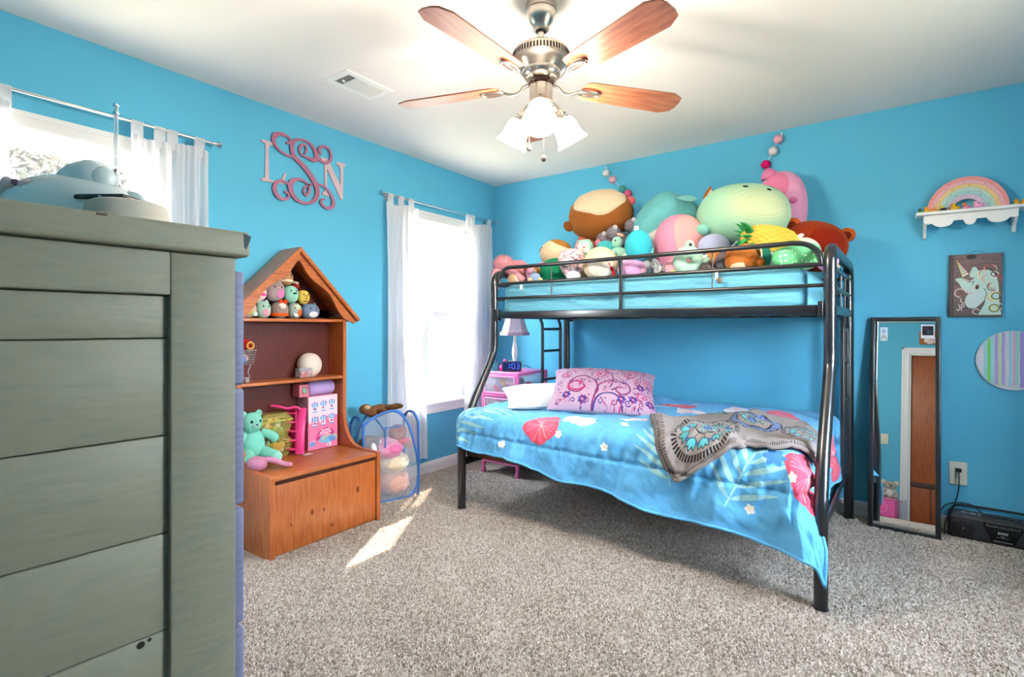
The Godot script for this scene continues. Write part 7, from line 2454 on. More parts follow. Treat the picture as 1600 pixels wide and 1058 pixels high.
	t = toy("giant pink plush with a rosy ear, standing behind the mint dinosaur", Vector3(2.395, 1.80, 0.235), 0.3)
	b = ell(t, "body", Vector3(0, 0.05, 0), Vector3(0.152, 0.255, 0.12), plush_mat("eaa0c6"), Vector3(0, 0, -0.08), {"sq": 2.2})
	patch(b, "face_patch", Vector3(-0.35, 0.62, 0.8), 0.5, 0.45, plush_mat("e77fa6"))
	put("ear", MB.new().lathe([Vector2(0.052, 0), Vector2(0.044, 0.03), Vector2(0.025, 0.055), Vector2(0.003, 0.066)], 16, Transform3D(Basis(Vector3.BACK, 0.25).scaled(Vector3(1, 1, 0.6)), Vector3(-0.055, 0.265, 0.02))), plush_mat("dd7ba6"), t)
	ell(t, "nose", Vector3(0.055, 0.10, 0.112), Vector3(0.024, 0.02, 0.016), plush_mat("cf6f9c"))
	t = toy("big red-brown bear plush with round ears at the right end of the bunk", Vector3(2.595, 1.605, 0.40), 0.35)
	b = ell(t, "head", Vector3(0, 0, 0), Vector3(0.168, 0.140, 0.15), plush_mat("8a2f12"), Vector3(0, 0, -0.30), {"sq": 2.2})
	patch(b, "muzzle_patch", Vector3(0.2, 0.15, 1.0), 0.6, 0.5, plush_mat("7c1f0c"))
	for q in [[0.168, 0.058, 0.0], [-0.110, 0.125, 0.02]]:
		var e := ell(t, "ear", Vector3(q[0], q[1], q[2]), Vector3(0.042, 0.040, 0.028), plush_mat("a84a1a"))
		patch(e, "inner_ear", Vector3(-0.3, -0.2, 1), 0.6, 0.6, plush_mat("5a1c0c"), 0.0015)
	# -- middle layer
	t = toy("pink cat-like plush with whiskers and lilac hood, centre of the pile", Vector3(1.915, my + 0.195, 0.645))
	b = ell(t, "body", Vector3(0, 0, 0), Vector3(0.152, 0.200, 0.14), plush_mat("df92ae"), Vector3(0, 0, 0.1), {"sq": 2.3, "flat": 0.3})
	patch(b, "face_patch", Vector3(0.25, 0.25, 1.0), 0.72, 0.85, plush_mat("f0a9a6"))
	bead(b, "eye", Vector3(-0.28, -0.45, 1.0), Vector3(0.012, 0.013, 0.005), flat_mat("1c1216", 0.2))
	for k in 3:
		put("whisker", MB.new().tube([Vector3(-0.055, -0.035 - k * 0.004, 0.130), Vector3(-0.085 + k * 0.014, 0.0 + k * 0.006, 0.125)], 0.0013, 5), flat_mat("6a4a50", 0.8), b)
	t = toy("pale grey plush lying behind the bright teal round plush", Vector3(1.74, my + 0.26, 0.60), 0.3)
	ell(t, "body", Vector3(0, -0.11, 0), Vector3(0.12, 0.16, 0.09), plush_mat("b9bdb8"), Vector3(0, 0, -0.5), {"sq": 2.3})
	ell(t, "limb", Vector3(0.02, 0.03, 0.05), Vector3(0.09, 0.035, 0.04), plush_mat("c6c9c2"), Vector3(0, 0, 0.45))
	var mice := [[1.385, 0.305, 0.62, 0.042, "grey fuzzy mouse plush with a pink cheek, lowest of the three"], [1.455, 0.335, 0.60, 0.052, "grey fuzzy mouse plush with white ear, middle of the three"], [1.555, 0.385, 0.53, 0.050, "grey fuzzy mouse plush highest of the three, by the whale"]]
	for k in 3:
		var q: Array = mice[k]
		t = toy(q[4], Vector3(q[0], my + q[1], q[2]), 0.4)
		fluff(t, "head", Vector3.ZERO, q[3], plush_mat("8e8690"), 420)
		fluff(t, "body", Vector3(0.045, -0.02 - 0.02 * k, -0.02), q[3] * 1.1, plush_mat("857d86"), 360)
		ell(t, "ear", Vector3(0.012, q[3] * 0.7, q[3] * 0.55), Vector3(0.016, 0.017, 0.008), plush_mat("c9c2c6"), Vector3(0, 0.3, 0.3))
		if k == 0:
			ell(t, "cheek", Vector3(-0.028, -0.030, 0.022), Vector3(0.022, 0.026, 0.020), plush_mat("ef8ba0"))
		else:
			ell(t, "nose_patch", Vector3(0.045, -0.018, 0.045), Vector3(0.026, 0.012, 0.010), plush_mat("eab9a8"), Vector3(0, 0.4, -0.3))
	t = toy("small bright turquoise plush lying below the grey mice", Vector3(1.475, my + 0.225, 0.74))
	b = ell(t, "body", Vector3.ZERO, Vector3(0.065, 0.042, 0.05), plush_mat("4fbcc2"), Vector3(0, 0, -0.2))
	ell(t, "tail", Vector3(0.055, -0.018, 0.02), Vector3(0.035, 0.014, 0.02), plush_mat("4fbcc2"), Vector3(0, 0, -0.3))
	t = toy("small mint turtle plush with black eye beside the bright teal plush", Vector3(1.545, my + 0.250, 0.74))
	b = ell(t, "head", Vector3.ZERO, Vector3(0.034, 0.038, 0.034), plush_mat("a6dcc8"))
	bead(b, "eye", Vector3(-0.6, 0.25, 1), Vector3(0.005, 0.006, 0.003), flat_mat("121212", 0.2))
	ell(t, "body", Vector3(0.01, -0.075, 0.0), Vector3(0.058, 0.045, 0.05), plush_mat("a6dcc8"))
	ell(t, "flipper", Vector3(-0.040, -0.078, 0.05), Vector3(0.028, 0.022, 0.018), plush_mat("b4e4d2"), Vector3(0, 0, 0.3))
	t = toy("bright teal round plush with a white tag on top", Vector3(1.735, my + 0.195, 0.86))
	b = ell(t, "body", Vector3.ZERO, Vector3(0.080, 0.096, 0.075), plush_mat("3fbccb"), Vector3.ZERO, {"flat": 0.1})
	put("white_tag", MB.new().rbox(Vector3(-0.012, 0.102, 0), Vector3(0.026, 0.034, 0.002), 0.0006, Basis(), 1), flat_mat("f0eef2", 0.7), t)
	put("fin", MB.new().prism(PackedVector2Array(xy([0.045, -0.045, 0.085, -0.01, 0.080, -0.055])), 0.02, 0.032, Transform3D(), 0.002), plush_mat("7fd6da"), t)
	t = toy("white plush arm and head peeking left of the bright teal plush", Vector3(1.640, my + 0.125, 0.80))
	ell(t, "head", Vector3.ZERO, Vector3(0.040, 0.045, 0.04), plush_mat("eceaf0"))
	ell(t, "inner_ear", Vector3(0.0, 0.006, 0.036), Vector3(0.014, 0.02, 0.01), plush_mat("e3b8c8"))
	t = toy("lavender-blue plush with a feathery wing beside the pineapple leaves", Vector3(2.135, my + 0.170, 0.735))
	b = ell(t, "body", Vector3.ZERO, Vector3(0.090, 0.075, 0.07), plush_mat("b3bede"))
	for k in 4:
		ell(t, "wing_feather", Vector3(0.060 + k * 0.012, -0.025 + k * 0.010, 0.055), Vector3(0.030, 0.008, 0.008), plush_mat(["b79ad6", "c9b0e4", "9fb6e2", "b79ad6"][k]), Vector3(0, 0.2, 0.5 + 0.15 * k))
	t = toy("small orange and cream plush under the lavender plush", Vector3(2.160, my + 0.085, 0.84))
	b = ell(t, "body", Vector3.ZERO, Vector3(0.055, 0.045, 0.045), plush_mat("d98a4a"))
	ell(t, "wing", Vector3(-0.055, 0.01, 0.02), Vector3(0.025, 0.014, 0.02), plush_mat("dbe8d6"), Vector3(0, 0, 0.3))
	# pineapple: quilted body and felt leaves
	t = toy("yellow pineapple plush with green felt leaves, lying on its side", Vector3(2.430, my + 0.165, 0.79), 0.55)
	var pinem := with_bump(mat(c8("d2b44a"), 0.9, 0.0, 0.2), M.nap_tex, 0.1, Vector3(8, 8, 8))
	b = put("body", MB.new().ball(func(d: Vector3) -> Vector3:
		var lon := atan2(d.z, d.y)
		var g := 0.10 * pow(absf(sin(lon * 9.0 + d.x * 10.0)) * absf(sin(lon * 9.0 - d.x * 10.0)), 0.4)
		var r := 0.93 + g
		var k := 1.0 / pow(pow(absf(d.x), 2.5) + pow(absf(d.y), 2.5) + pow(absf(d.z), 2.5), 0.4)
		return Vector3(d.x * 0.142, d.y * 0.082, d.z * 0.080) * r * k, 170, 110), pinem, t)
	b.rotation = Vector3(0, 0, -0.16)
	for k in 13:
		var a := k * 2.4
		var rr := 0.018 + 0.028 * float(k % 4) / 3.0
		var q := Vector3(-0.115, 0.028 + cos(a) * rr, sin(a) * rr)
		var tip := q + Vector3(-0.062 + 0.012 * (k % 3), cos(a) * 0.045 + 0.005, sin(a) * 0.04 + 0.012)
		put("leaf", MB.new().tube(smooth_path([q, q.lerp(tip, 0.5) + Vector3(0, 0.008, 0), tip], 4), 0.02, 8, [0.020, 0.021, 0.021, 0.019, 0.016, 0.012, 0.008, 0.004, 0.001], false, 0.35), plush_mat(["2e9a52", "3aa85c", "278a48"][k % 3]), t)
	for k in 4:
		put("leaf", MB.new().tube(smooth_path([Vector3(-0.11, -0.01, 0.04), Vector3(-0.125, -0.05, 0.055), Vector3(-0.15 + k * 0.012, -0.085 - k * 0.004, 0.06)], 4), 0.02, 8, [0.018, 0.019, 0.019, 0.018, 0.015, 0.011, 0.007, 0.004, 0.001], false, 0.35), plush_mat("2a8f4c"), t)
	t = toy("cream plush with a little upright ear behind the cactus cushion", Vector3(2.585, my + 0.115, 0.72))
	b = ell(t, "body", Vector3(0, -0.02, 0), Vector3(0.085, 0.085, 0.06), plush_mat("d9d2bb"))
	ell(t, "ear", Vector3(-0.030, 0.070, 0.01), Vector3(0.024, 0.012, 0.012), plush_mat("dedac8"), Vector3(0, 0, 0.5))
	t = toy("white plush corner showing between the pineapple and the red bear", Vector3(2.525, my + 0.125, 0.63))
	ell(t, "body", Vector3(0, -0.03, 0), Vector3(0.05, 0.09, 0.05), plush_mat("dcd6dc"))

	# -- front row on the mattress, left to right
	t = toy("long pink furry flamingo plush draped over the bunk's left end", Vector3(0.80, my, 0.87), 0.0)
	var fur := plush_mat("eda6b0")
	fluff(t, "head", Vector3(-0.055, 0.150, 0.0), 0.072, fur, 900, Vector3(1.1, 1, 1))
	fluff(t, "head_tuft", Vector3(-0.075, 0.085, 0.045), 0.045, plush_mat("f0b3bd"), 500)
	fluff(t, "body", Vector3(0.055, 0.105, -0.01), 0.060, fur, 800, Vector3(1.9, 0.85, 0.9))
	fluff(t, "neck", Vector3(0.0, 0.125, 0.0), 0.05, fur, 500)
	put("leg", MB.new().tube(smooth_path([Vector3(-0.045, 0.10, 0.075), Vector3(-0.055, 0.05, 0.105), Vector3(-0.050, 0.0, 0.115), Vector3(-0.035, -0.035, 0.112)], 5), 0.024, 12, [], false), plush_mat("efaab4"), t)
	put("leg", MB.new().tube(smooth_path([Vector3(0.05, 0.09, 0.045), Vector3(0.11, 0.06, 0.065), Vector3(0.155, 0.025, 0.055)], 5), 0.022, 12), plush_mat("eda6b0"), t)
	put("wing_tip", MB.new().tube(smooth_path([Vector3(0.07, 0.14, 0.03), Vector3(0.13, 0.14, 0.03), Vector3(0.17, 0.105, 0.025)], 5), 0.024, 12, [0.03, 0.03, 0.028, 0.026, 0.024, 0.022, 0.02, 0.018, 0.016, 0.012, 0.006]), plush_mat("e58a92"), t)
	t = toy("tan and cream small plush under the pink furry flamingo", Vector3(0.885, my + 0.040, 0.925), 0.3)
	b = ell(t, "body", Vector3.ZERO, Vector3(0.055, 0.042, 0.04), plush_mat("dbb28a"))
	patch(b, "belly_patch", Vector3(0.7, 0.1, 0.8), 0.6, 0.7, plush_mat("efe4d2"))
	t = toy("pink and rainbow eared bunny plush beside the flamingo", Vector3(1.000, my + 0.065, 0.875), 0.4)
	b = ell(t, "body", Vector3.ZERO, Vector3(0.052, 0.062, 0.045), plush_mat("efaccb"))
	ell(t, "ear", Vector3(0.050, 0.062, 0.01), Vector3(0.050, 0.020, 0.012), plush_mat("e88fc0"), Vector3(0, 0, 0.35))
	ell(t, "inner_ear", Vector3(0.036, 0.050, 0.02), Vector3(0.035, 0.010, 0.008), plush_mat("a9c7e6"), Vector3(0, 0, 0.35))
	ell(t, "wing", Vector3(0.015, 0.040, -0.01), Vector3(0.03, 0.014, 0.012), plush_mat("bfe0a8"), Vector3(0, 0, 0.2))
	t = toy("tiny yellow-green plush with a purple horn behind the bunny", Vector3(0.975, my + 0.105, 0.79), 0.4)
	ell(t, "body", Vector3(0.02, -0.04, 0), Vector3(0.055, 0.06, 0.04), plush_mat("b8d06a"))
	ell(t, "crest", Vector3(0.045, 0.028, 0.01), Vector3(0.024, 0.014, 0.014), plush_mat("ecc86a"))
	put("horn", MB.new().lathe([Vector2(0.010, 0), Vector2(0.007, 0.025), Vector2(0.001, 0.045)], 10, Transform3D(Basis(Vector3.BACK, 0.3), Vector3(-0.02, 0.01, 0))), plush_mat("8a4a6a"), t)
	t = toy("small plush doll in a blue plaid outfit by the bunk rail", Vector3(1.052, my + 0.045, 0.935), 0.5)
	b = ell(t, "body", Vector3(0, -0.005, 0), Vector3(0.034, 0.036, 0.026), plush_mat("9db6d8"))
	for k in 3:
		put("plaid_stripe", MB.new().lathe([Vector2(0.95, -0.05), Vector2(1.03, 0.0), Vector2(0.95, 0.05)], 18, Transform3D(Basis.from_scale(Vector3(0.034, 0.036, 0.026) * (1.0 if k == 1 else 0.86)), Vector3(0, -0.017 + k * 0.017, 0))), plush_mat(["f0f2f6", "6f90c4", "f0f2f6"][k]), b)
	ell(t, "head", Vector3(0.012, 0.042, 0.0), Vector3(0.024, 0.021, 0.02), plush_mat("a8693a"))
	ell(t, "muzzle", Vector3(0.0, 0.036, 0.017), Vector3(0.012, 0.010, 0.008), plush_mat("eed9bc"))
	for s in [-1.0, 1.0]:
		ell(t, "limb", Vector3(0.034 * s, -0.02, 0.012), Vector3(0.018, 0.014, 0.014), plush_mat("e8cf9a"), Vector3(0, 0, -0.5 * s))
	t = toy("plush with cream face, brown hair cap and emerald green body", Vector3(1.115, my, 0.775), 0.5)
	ell(t, "body", Vector3(0, 0.085, 0.045), Vector3(0.112, 0.088, 0.085), plush_mat("1f8f62"), Vector3.ZERO, {"flat": 0.3})
	b = ell(t, "head", Vector3(0.0, 0.215, -0.02), Vector3(0.115, 0.092, 0.09), plush_mat("e6cda8"), Vector3(0, -0.35, -0.1))
	patch(b, "hair_patch", Vector3(0.35, 1.0, -0.15), 1.05, 0.85, plush_mat("b07830"))
	bead(b, "nose", Vector3(-0.9, 0.15, 0.35), Vector3(0.008, 0.012, 0.005), flat_mat("3a2a20", 0.3))
	bead(b, "eye", Vector3(-0.75, 0.32, 0.65), Vector3(0.008, 0.006, 0.004), flat_mat("3a2a20", 0.3))
	ell(t, "arm", Vector3(0.095, 0.135, 0.075), Vector3(0.022, 0.03, 0.02), plush_mat("c98a52"))
	# leopard cat: wide above, narrow below
	var lv := Cv.new(512, 256, c8("eed3d4"))
	for k in 330:
		var x := rng.randf() * 512
		var y := rng.randf() * 256
		var a := rng.randf() * TAU
		lv.arc(x, y, 7, 5, a, a + 3.8, 4.5, [c8("5d4a68"), c8("c77d86"), c8("4a3a52"), c8("d78f8c")][k % 4], 7)
	t = toy("white and pink leopard-spotted cat plush leaning on the rail", Vector3(1.318, my, 0.915), 0.62)
	b = put("body", MB.new().ball(func(d: Vector3) -> Vector3:
		var w := 1.0 + 0.30 * d.y - 0.18 * maxf(0.0, -d.y)
		return Vector3(d.x * 0.086 * w, d.y * 0.105, d.z * 0.062 * w), 40, 26), print_mat(lv.tex(), 0.95), t)
	b.position = Vector3(0, 0.105, 0)
	ell(t, "muzzle", Vector3(0.005, 0.035, 0.036), Vector3(0.045, 0.034, 0.022), plush_mat("f0eff2"))
	for q in [[-0.018, 0.070], [0.026, 0.072]]:
		ell(t, "sleepy_eye", Vector3(q[0], q[1], 0.050), Vector3(0.013, 0.008, 0.006), plush_mat("a890b0"), Vector3(0, 0, 0.1))
	ell(t, "nose", Vector3(-0.055, 0.092, 0.045), Vector3(0.008, 0.006, 0.006), flat_mat("2a2026", 0.3))
	for s in [-1.0, 1.0]:
		ell(t, "ear", Vector3(0.062 * s, 0.195, 0), Vector3(0.016, 0.018, 0.010), plush_mat("e9c4be"), Vector3(0, 0, -0.5 * s))
	t = toy("small peach plush tucked behind the leopard cat", Vector3(1.275, my + 0.10, 0.76), 0.5)
	ell(t, "body", Vector3(0, 0.0, 0), Vector3(0.075, 0.10, 0.06), plush_mat("e2ae82"))
	# milk carton
	t = toy("white and mint milk-carton plush sitting on the leopard cat", Vector3(1.330, my + 0.225, 0.770), 0.72)
	b = put("body", MB.new().rbox(Vector3.ZERO, Vector3(0.095, 0.085, 0.085), 0.024, Basis(), 3), plush_mat("f1eaec"), t)
	b.rotation = Vector3(0.1, 0, 0.12)
	put("side_panel", MB.new().rbox(Vector3(0.030, 0, 0.0), Vector3(0.045, 0.089, 0.089), 0.022, Basis(), 3), plush_mat("a3d8c8"), b)
	put("lid_ridge", MB.new().rbox(Vector3(0.0, 0.048, 0), Vector3(0.075, 0.020, 0.050), 0.009), plush_mat("a9dccb"), b)
	put("lower_band", MB.new().rbox(Vector3(0.0, -0.032, 0), Vector3(0.098, 0.026, 0.089), 0.012, Basis(), 2), plush_mat("92d0be"), b)
	for q in [[-0.030, 0.020], [0.0, 0.020]]:
		ell(t, "eye", Vector3(q[0], q[1], 0.0425), Vector3(0.004, 0.004, 0.002), flat_mat("5a2230", 0.3))
	ell(t, "mouth", Vector3(-0.016, 0.004, 0.0425), Vector3(0.009, 0.005, 0.002), flat_mat("b03040", 0.4))
	t = toy("small salmon foot with striped sock behind the cream dome plush", Vector3(1.420, my + 0.155, 0.80), 0.5)
	ell(t, "foot", Vector3.ZERO, Vector3(0.030, 0.022, 0.022), plush_mat("e2b0a0"), Vector3(0, 0, 0.2))
	ell(t, "leg", Vector3(0.01, -0.06, -0.01), Vector3(0.025, 0.08, 0.025), plush_mat("cfc06a"))
	t = toy("cream dome plush with white belly and a red ribbon band", Vector3(1.505, my, 0.895), 0.62)
	b = ell(t, "body", Vector3(0, 0.102, 0), Vector3(0.106, 0.105, 0.088), plush_mat("ecd2b0"), Vector3.ZERO, {"flat": 0.5})
	patch(b, "belly_patch", Vector3(-0.1, -0.35, 1.0), 0.85, 0.62, plush_mat("f2e6d8"))
	for k in 3:
		ell(t, "red_ribbon", Vector3(0.038 + k * 0.015, 0.092 - k * 0.028, 0.079 - k * 0.004), Vector3(0.010, 0.018, 0.006), plush_mat("d3232e"), Vector3(0, 0.4, 0.4))
	t = toy("lilac pig-like plush lying below the bright teal plush", Vector3(1.715, my, 0.895), 0.62)
	b = ell(t, "body", Vector3(0, 0.055, 0), Vector3(0.092, 0.056, 0.06), plush_mat("dba3cf"), Vector3.ZERO, {"flat": 0.2})
	ell(t, "snout", Vector3(0.052, 0.045, 0.048), Vector3(0.022, 0.020, 0.018), plush_mat("eeb6d0"))
	ell(t, "shoulder", Vector3(0.080, 0.058, 0.0), Vector3(0.028, 0.05, 0.05), plush_mat("a8b4bc"))
	# zebra
	var zv := Cv.new(256, 128, c8("e8e8ec"))
	for k in 26:
		var x := k * 10.0
		zv.path([Vector2(x, 0), Vector2(x + 7 * sin(k * 1.7), 40), Vector2(x - 4, 84), Vector2(x + 6 * cos(k * 2.1), 128)], 4.5, c8("18181c"))
	t = toy("little black and white zebra plush at the rail", Vector3(1.880, my, 0.925), 0.6)
	b = put("body", ell_mesh(Vector3(0.034, 0.038, 0.032), 24, 16), print_mat(zv.tex(), 0.95), t)
	b.position = Vector3(0.008, 0.036, 0)
	var zh := put("head", ell_mesh(Vector3(0.024, 0.030, 0.022), 24, 16), print_mat(zv.tex(), 0.95), t)
	zh.position = Vector3(-0.020, 0.070, 0.01)
	zh.rotation.z = 0.5
	ell(t, "muzzle", Vector3(0.012, 0.018, 0.028), Vector3(0.016, 0.013, 0.012), plush_mat("3a3438"))
	t = toy("tiny pink and yellow plush between the zebra and the donut frog", Vector3(1.955, my, 0.915), 0.6)
	b = ell(t, "body", Vector3(0, 0.045, 0), Vector3(0.040, 0.047, 0.034), plush_mat("f3b6c8"))
	ell(t, "foot", Vector3(0.0, 0.016, 0.03), Vector3(0.020, 0.016, 0.014), plush_mat("e8e296"))
	# crocheted donut with one stalk eye
	t = toy("crocheted mint donut toy with one raised black eye", Vector3(2.050, my, 0.925), 0.62)
	var ring := []
	var rad := []
	for k in 48:
		var a := TAU * k / 48.0
		ring.append(Vector3(0.050 * cos(a), 0.078 + 0.046 * sin(a), 0))
		rad.append(0.036 if k % 2 else 0.0345)
	var knit := with_bump(mat(c8("b9dfcb"), 0.95, 0.0, 0.2), noise_tex(0.3, FastNoiseLite.TYPE_CELLULAR, 1, 128), 0.25, Vector3(14, 14, 14))
	put("ring", MB.new().tube(ring, 0.036, 22, rad, true), knit, t)
	b = ell(t, "eye_stalk", Vector3(0.006, 0.160, 0.0), Vector3(0.026, 0.032, 0.022), knit)
	bead(b, "eye", Vector3(-0.1, 0.1, 1), Vector3(0.009, 0.009, 0.005), flat_mat("0e0e10", 0.15))
	ell(t, "foot", Vector3(0.090, 0.072, 0.02), Vector3(0.030, 0.018, 0.018), knit, Vector3(0, 0, 0.6))
	for k in 3:
		t = toy(["grey-brown fuzzy plush right of the donut toy, low by the rail", "grey fuzzy plush hanging upside down left of the orange fox", "dark fuzzy plush head behind the donut toy"][k], [Vector3(2.150, my + 0.030, 0.915), Vector3(2.222, my + 0.055, 0.900), Vector3(2.125, my + 0.045, 0.83)][k], 0.5)
		fluff(t, "body", Vector3.ZERO, [0.036, 0.046, 0.04][k], plush_mat(["6e6260", "807a84", "57504e"][k]), 380, [Vector3(1.25, 0.85, 1), Vector3(0.85, 1.2, 0.9), Vector3.ONE][k])
		ell(t, "muzzle", Vector3(0.02, -0.012, 0.034), Vector3(0.016, 0.012, 0.012), plush_mat("b08a80"))
	# fox lying on its side with a green scarf
	t = toy("orange fox plush with green scarf and white tail, lying on its side", Vector3(2.352, my, 0.895), 0.62)
	b = ell(t, "head", Vector3(-0.040, 0.068, 0), Vector3(0.082, 0.070, 0.065), plush_mat("c47434"), Vector3.ZERO, {"flat": 0.2, "sq": 2.3})
	patch(b, "cheek_patch", Vector3(-0.35, -0.85, 0.8), 0.6, 0.45, plush_mat("f0d2ae"))
	ell(t, "forelock", Vector3(-0.012, 0.052, 0.054), Vector3(0.048, 0.034, 0.022), plush_mat("b8662c"), Vector3(0, 0, 0.2))
	ell(t, "ear", Vector3(-0.03, 0.128, 0.0), Vector3(0.040, 0.018, 0.02), plush_mat("cf843c"), Vector3(0, 0, 0.3))
	fluff(t, "pompom", Vector3(0.030, 0.042, 0.060), 0.026, plush_mat("c8742a"), 160)
	put("scarf", MB.new().lathe([Vector2(0.060, -0.024), Vector2(0.068, -0.012), Vector2(0.069, 0.010), Vector2(0.060, 0.024)], 28, Transform3D(Basis(Vector3.BACK, -PI / 2 - 0.1), Vector3(0.062, 0.066, 0))), plush_mat("2a8068"), t)
	put("scarf_edge", MB.new().lathe([Vector2(0.062, -0.030), Vector2(0.069, -0.025), Vector2(0.062, -0.020)], 28, Transform3D(Basis(Vector3.BACK, -PI / 2 - 0.1), Vector3(0.062, 0.066, 0))), plush_mat("d8d4bc"), t)
	ell(t, "body", Vector3(0.105, 0.055, -0.002), Vector3(0.052, 0.054, 0.055), plush_mat("f0ecea"), Vector3.ZERO, {"flat": 0.2})
	# cactus cushion with felt needles
	t = toy("green cactus cushion with white felt needles at the right of the rail", Vector3(2.585, my, 0.965), 0.55)
	b = ell(t, "body", Vector3(0, 0.050, 0), Vector3(0.118, 0.056, 0.040), plush_mat("6fd08a"), Vector3(0, 0, 0.02), {"sq": 2.4})
	ell(t, "arm", Vector3(0.02, 0.082, 0.018), Vector3(0.075, 0.034, 0.028), plush_mat("86da9a"), Vector3(0, 0, 0.15))
	for k in 52:
		var u := float(k % 13) / 12.0
		var v := float(k / 13) / 3.0
		var d := Vector3(lerpf(-0.92, 0.92, u) + 0.04 * sin(k * 3.0), lerpf(-0.75, 0.55, v) + 0.06 * cos(k * 2.0), 0.75).normalized()
		var e := bead(b, "needle", d, Vector3(0.0024, 0.0062, 0.0016), flat_mat("f2f4ea", 0.8))
		e.rotate_object_local(Vector3.BACK, -0.6 + 0.5 * sin(k * 1.3))
	ell(t, "eye", Vector3(0.018, 0.004, 0.034), Vector3(0.008, 0.005, 0.003), flat_mat("1a1a1a", 0.2))
	t = toy("small pink round plush seen through the right end rails", Vector3(2.690, my + 0.048, 0.74), 0.8)
	b = ell(t, "body", Vector3.ZERO, Vector3(0.040, 0.050, 0.06), plush_mat("e69ccc"))
	t = toy("small tan plush behind the pink one at the right end rails", Vector3(2.690, my + 0.030, 0.58), 0.8)
	ell(t, "body", Vector3.ZERO, Vector3(0.036, 0.034, 0.05), plush_mat("d8b090"))
	# a little charm dangling over the front rail
	t = thing("keyring_charm", "small grey charm on a white strap hanging on the bunk rail", "charm", Vector3(2.240, 1.395, 1.045), 0.0)
	put("strap", MB.new().rbox(Vector3(-0.012, 0.018, 0), Vector3(0.014, 0.048, 0.002), 0.0008, Basis(), 1), flat_mat("e9e6ec", 0.7), t)
	ell(t, "charm", Vector3(0.004, -0.012, 0.003), Vector3(0.014, 0.017, 0.010), plush_mat("7a7068"))


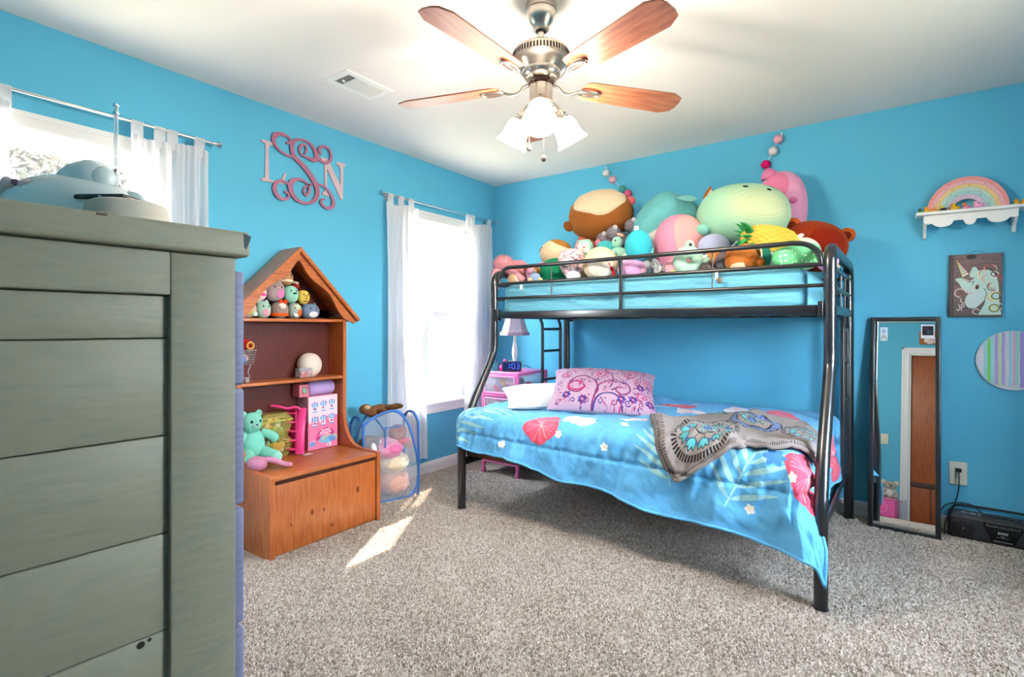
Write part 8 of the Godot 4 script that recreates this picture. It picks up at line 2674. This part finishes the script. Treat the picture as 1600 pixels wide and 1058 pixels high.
func behind_camera() -> void:
	# the part of the room that the leaning mirror shows
	var d := Node3D.new()
	d.name = "door_1"
	d.set_meta("kind", "structure")
	add_child(d)
	d.position = Vector3(2.60, 0, ROOM_Z)
	d.rotation.y = 0.0
	var cs := MB.new()
	cs.span(-0.075, 0.0, 0, 2.03, -0.018, 0)
	cs.span(-0.075, -0.052, 0, 2.105, -0.024, -0.018)
	cs.span(0.80, 0.875, 0, 2.03, -0.018, 0)
	cs.span(-0.075, 0.875, 2.03, 2.105, -0.018, 0)
	cs.span(-0.075, 0.875, 2.085, 2.105, -0.024, -0.018)
	struct("casing", cs, M.trim, d)
	var jb := MB.new()
	jb.span(0, 0.018, 0, 2.03, 0, 0.16)
	jb.span(0.782, 0.80, 0, 2.03, 0, 0.16)
	jb.span(0.018, 0.782, 2.012, 2.03, 0, 0.16)
	struct("jamb", jb, M.trim, d)
	var dark := with_tex(mat(c8("d8c4b0"), 0.4), M.pine_tex, Vector3(5, 0.4, 5))
	var light := with_tex(mat(c8("d8c4b0"), 0.4), M.pine_tex, Vector3(5, 0.4, 5))
	struct("upper_panel", MB.new().rbox(Vector3(0.40, 1.235, 0.06), Vector3(0.760, 1.55, 0.035), 0.003), dark, d)
	struct("core_panel", MB.new().span(0.018, 0.782, 0.0, 2.012, 0.07, 0.09), flat_mat("3a2116", 0.6), d)
	struct("cross_rail", MB.new().rbox(Vector3(0.40, 0.43, 0.055), Vector3(0.760, 0.055, 0.045), 0.003), flat_mat("3a2116", 0.5), d)
	for s in 2:
		struct("lower_panel", MB.new().rbox(Vector3(0.115 + s * 0.475, 0.20, 0.06), Vector3(0.19 if s == 0 else 0.75, 0.395, 0.035), 0.003), light, d)
	struct("upright_bar", MB.new().span(0.211, 0.214, 0.0, 0.40, 0.040, 0.06), flat_mat("3a2116", 0.5), d)
	# sheet of the picture above the door
	var pv := Cv.new(160, 128, c8("b06a34"))
	pv.ell(50, 84, 26, 34, c8("e3b4c0"), 0.4)
	pv.ell(100, 80, 22, 34, c8("e9dcd6"), -0.5)
	pv.ell(112, 44, 20, 14, c8("f0ece4"))
	pv.ell(78, 108, 30, 16, c8("d9cfc8"))
	var pic := thing("animal_picture", "small brown picture of a pale winged animal above the door, in mirror", "picture", Vector3(2.80, 2.235, ROOM_Z), PI)
	put("panel", MB.new().rbox(Vector3(0, 0, 0.008), Vector3(0.20, 0.17, 0.014), 0.002), flat_mat("9c5c2c", 0.6), pic)
	put("printed_face", MB.new().quad_face(-0.098, 0.098, -0.083, 0.083, 0.0155), print_mat(pv.tex(), 0.6), pic)
	# pink toy chest with a koala sitting on it
	var bx := thing("pink_toy_chest", "hot pink plastic toy box by the door, seen in the mirror", "toy box", Vector3(2.27, 0, 4.24))
	put("box_body", MB.new().rbox(Vector3(0, 0.10, 0), Vector3(0.52, 0.20, 0.36), 0.02, Basis(), 3), mat(c8("ee5fa8"), 0.35), bx)
	put("box_lid", MB.new().rbox(Vector3(0, 0.205, 0), Vector3(0.54, 0.02, 0.38), 0.008), mat(c8("f47fbc"), 0.35), bx)
	put("moulded_ring", MB.new().lathe([Vector2(0.045, 0.0), Vector2(0.05, 0.006), Vector2(0.062, 0.006), Vector2(0.067, 0.0)], 28, Transform3D(Basis(Vector3.RIGHT, -PI / 2), Vector3(0.13, 0.10, -0.178))), mat(c8("f47fbc"), 0.35), bx)
	var k := thing("koala_plush", "grey koala plush sitting on the pink toy box, seen in the mirror", "plush toy", Vector3(2.45, 0.216, 4.20), PI - 0.3)
	var kb := ell(k, "body", Vector3(0, 0.062, 0), Vector3(0.062, 0.068, 0.052), plush_mat("b9b6ac"), Vector3.ZERO, {"flat": 0.3})
	patch(kb, "belly_patch", Vector3(0, -0.1, 1), 0.6, 0.7, plush_mat("dedbd0"))
	var kh := ell(k, "head", Vector3(-0.01, 0.150, 0.012), Vector3(0.062, 0.050, 0.048), plush_mat("b2afa6"))
	bead(kh, "nose", Vector3(0, -0.05, 1), Vector3(0.010, 0.015, 0.006), flat_mat("17171a", 0.3))
	eyes(kh, 0.25, 0.42, 0.005)
	for s in [-1.0, 1.0]:
		ell(k, "ear", Vector3(s * 0.062 - 0.01, 0.180, 0), Vector3(0.030, 0.032, 0.016), plush_mat("cfccc4"))
		ell(k, "arm", Vector3(s * 0.062, 0.075, 0.025), Vector3(0.022, 0.045, 0.022), plush_mat("b2afa6"), Vector3(0, 0, 0.5 * s))
		ell(k, "leg", Vector3(s * 0.050, 0.026, 0.055), Vector3(0.028, 0.026, 0.045), plush_mat("aaa79e"), Vector3(0, 0.4 * s, 0))
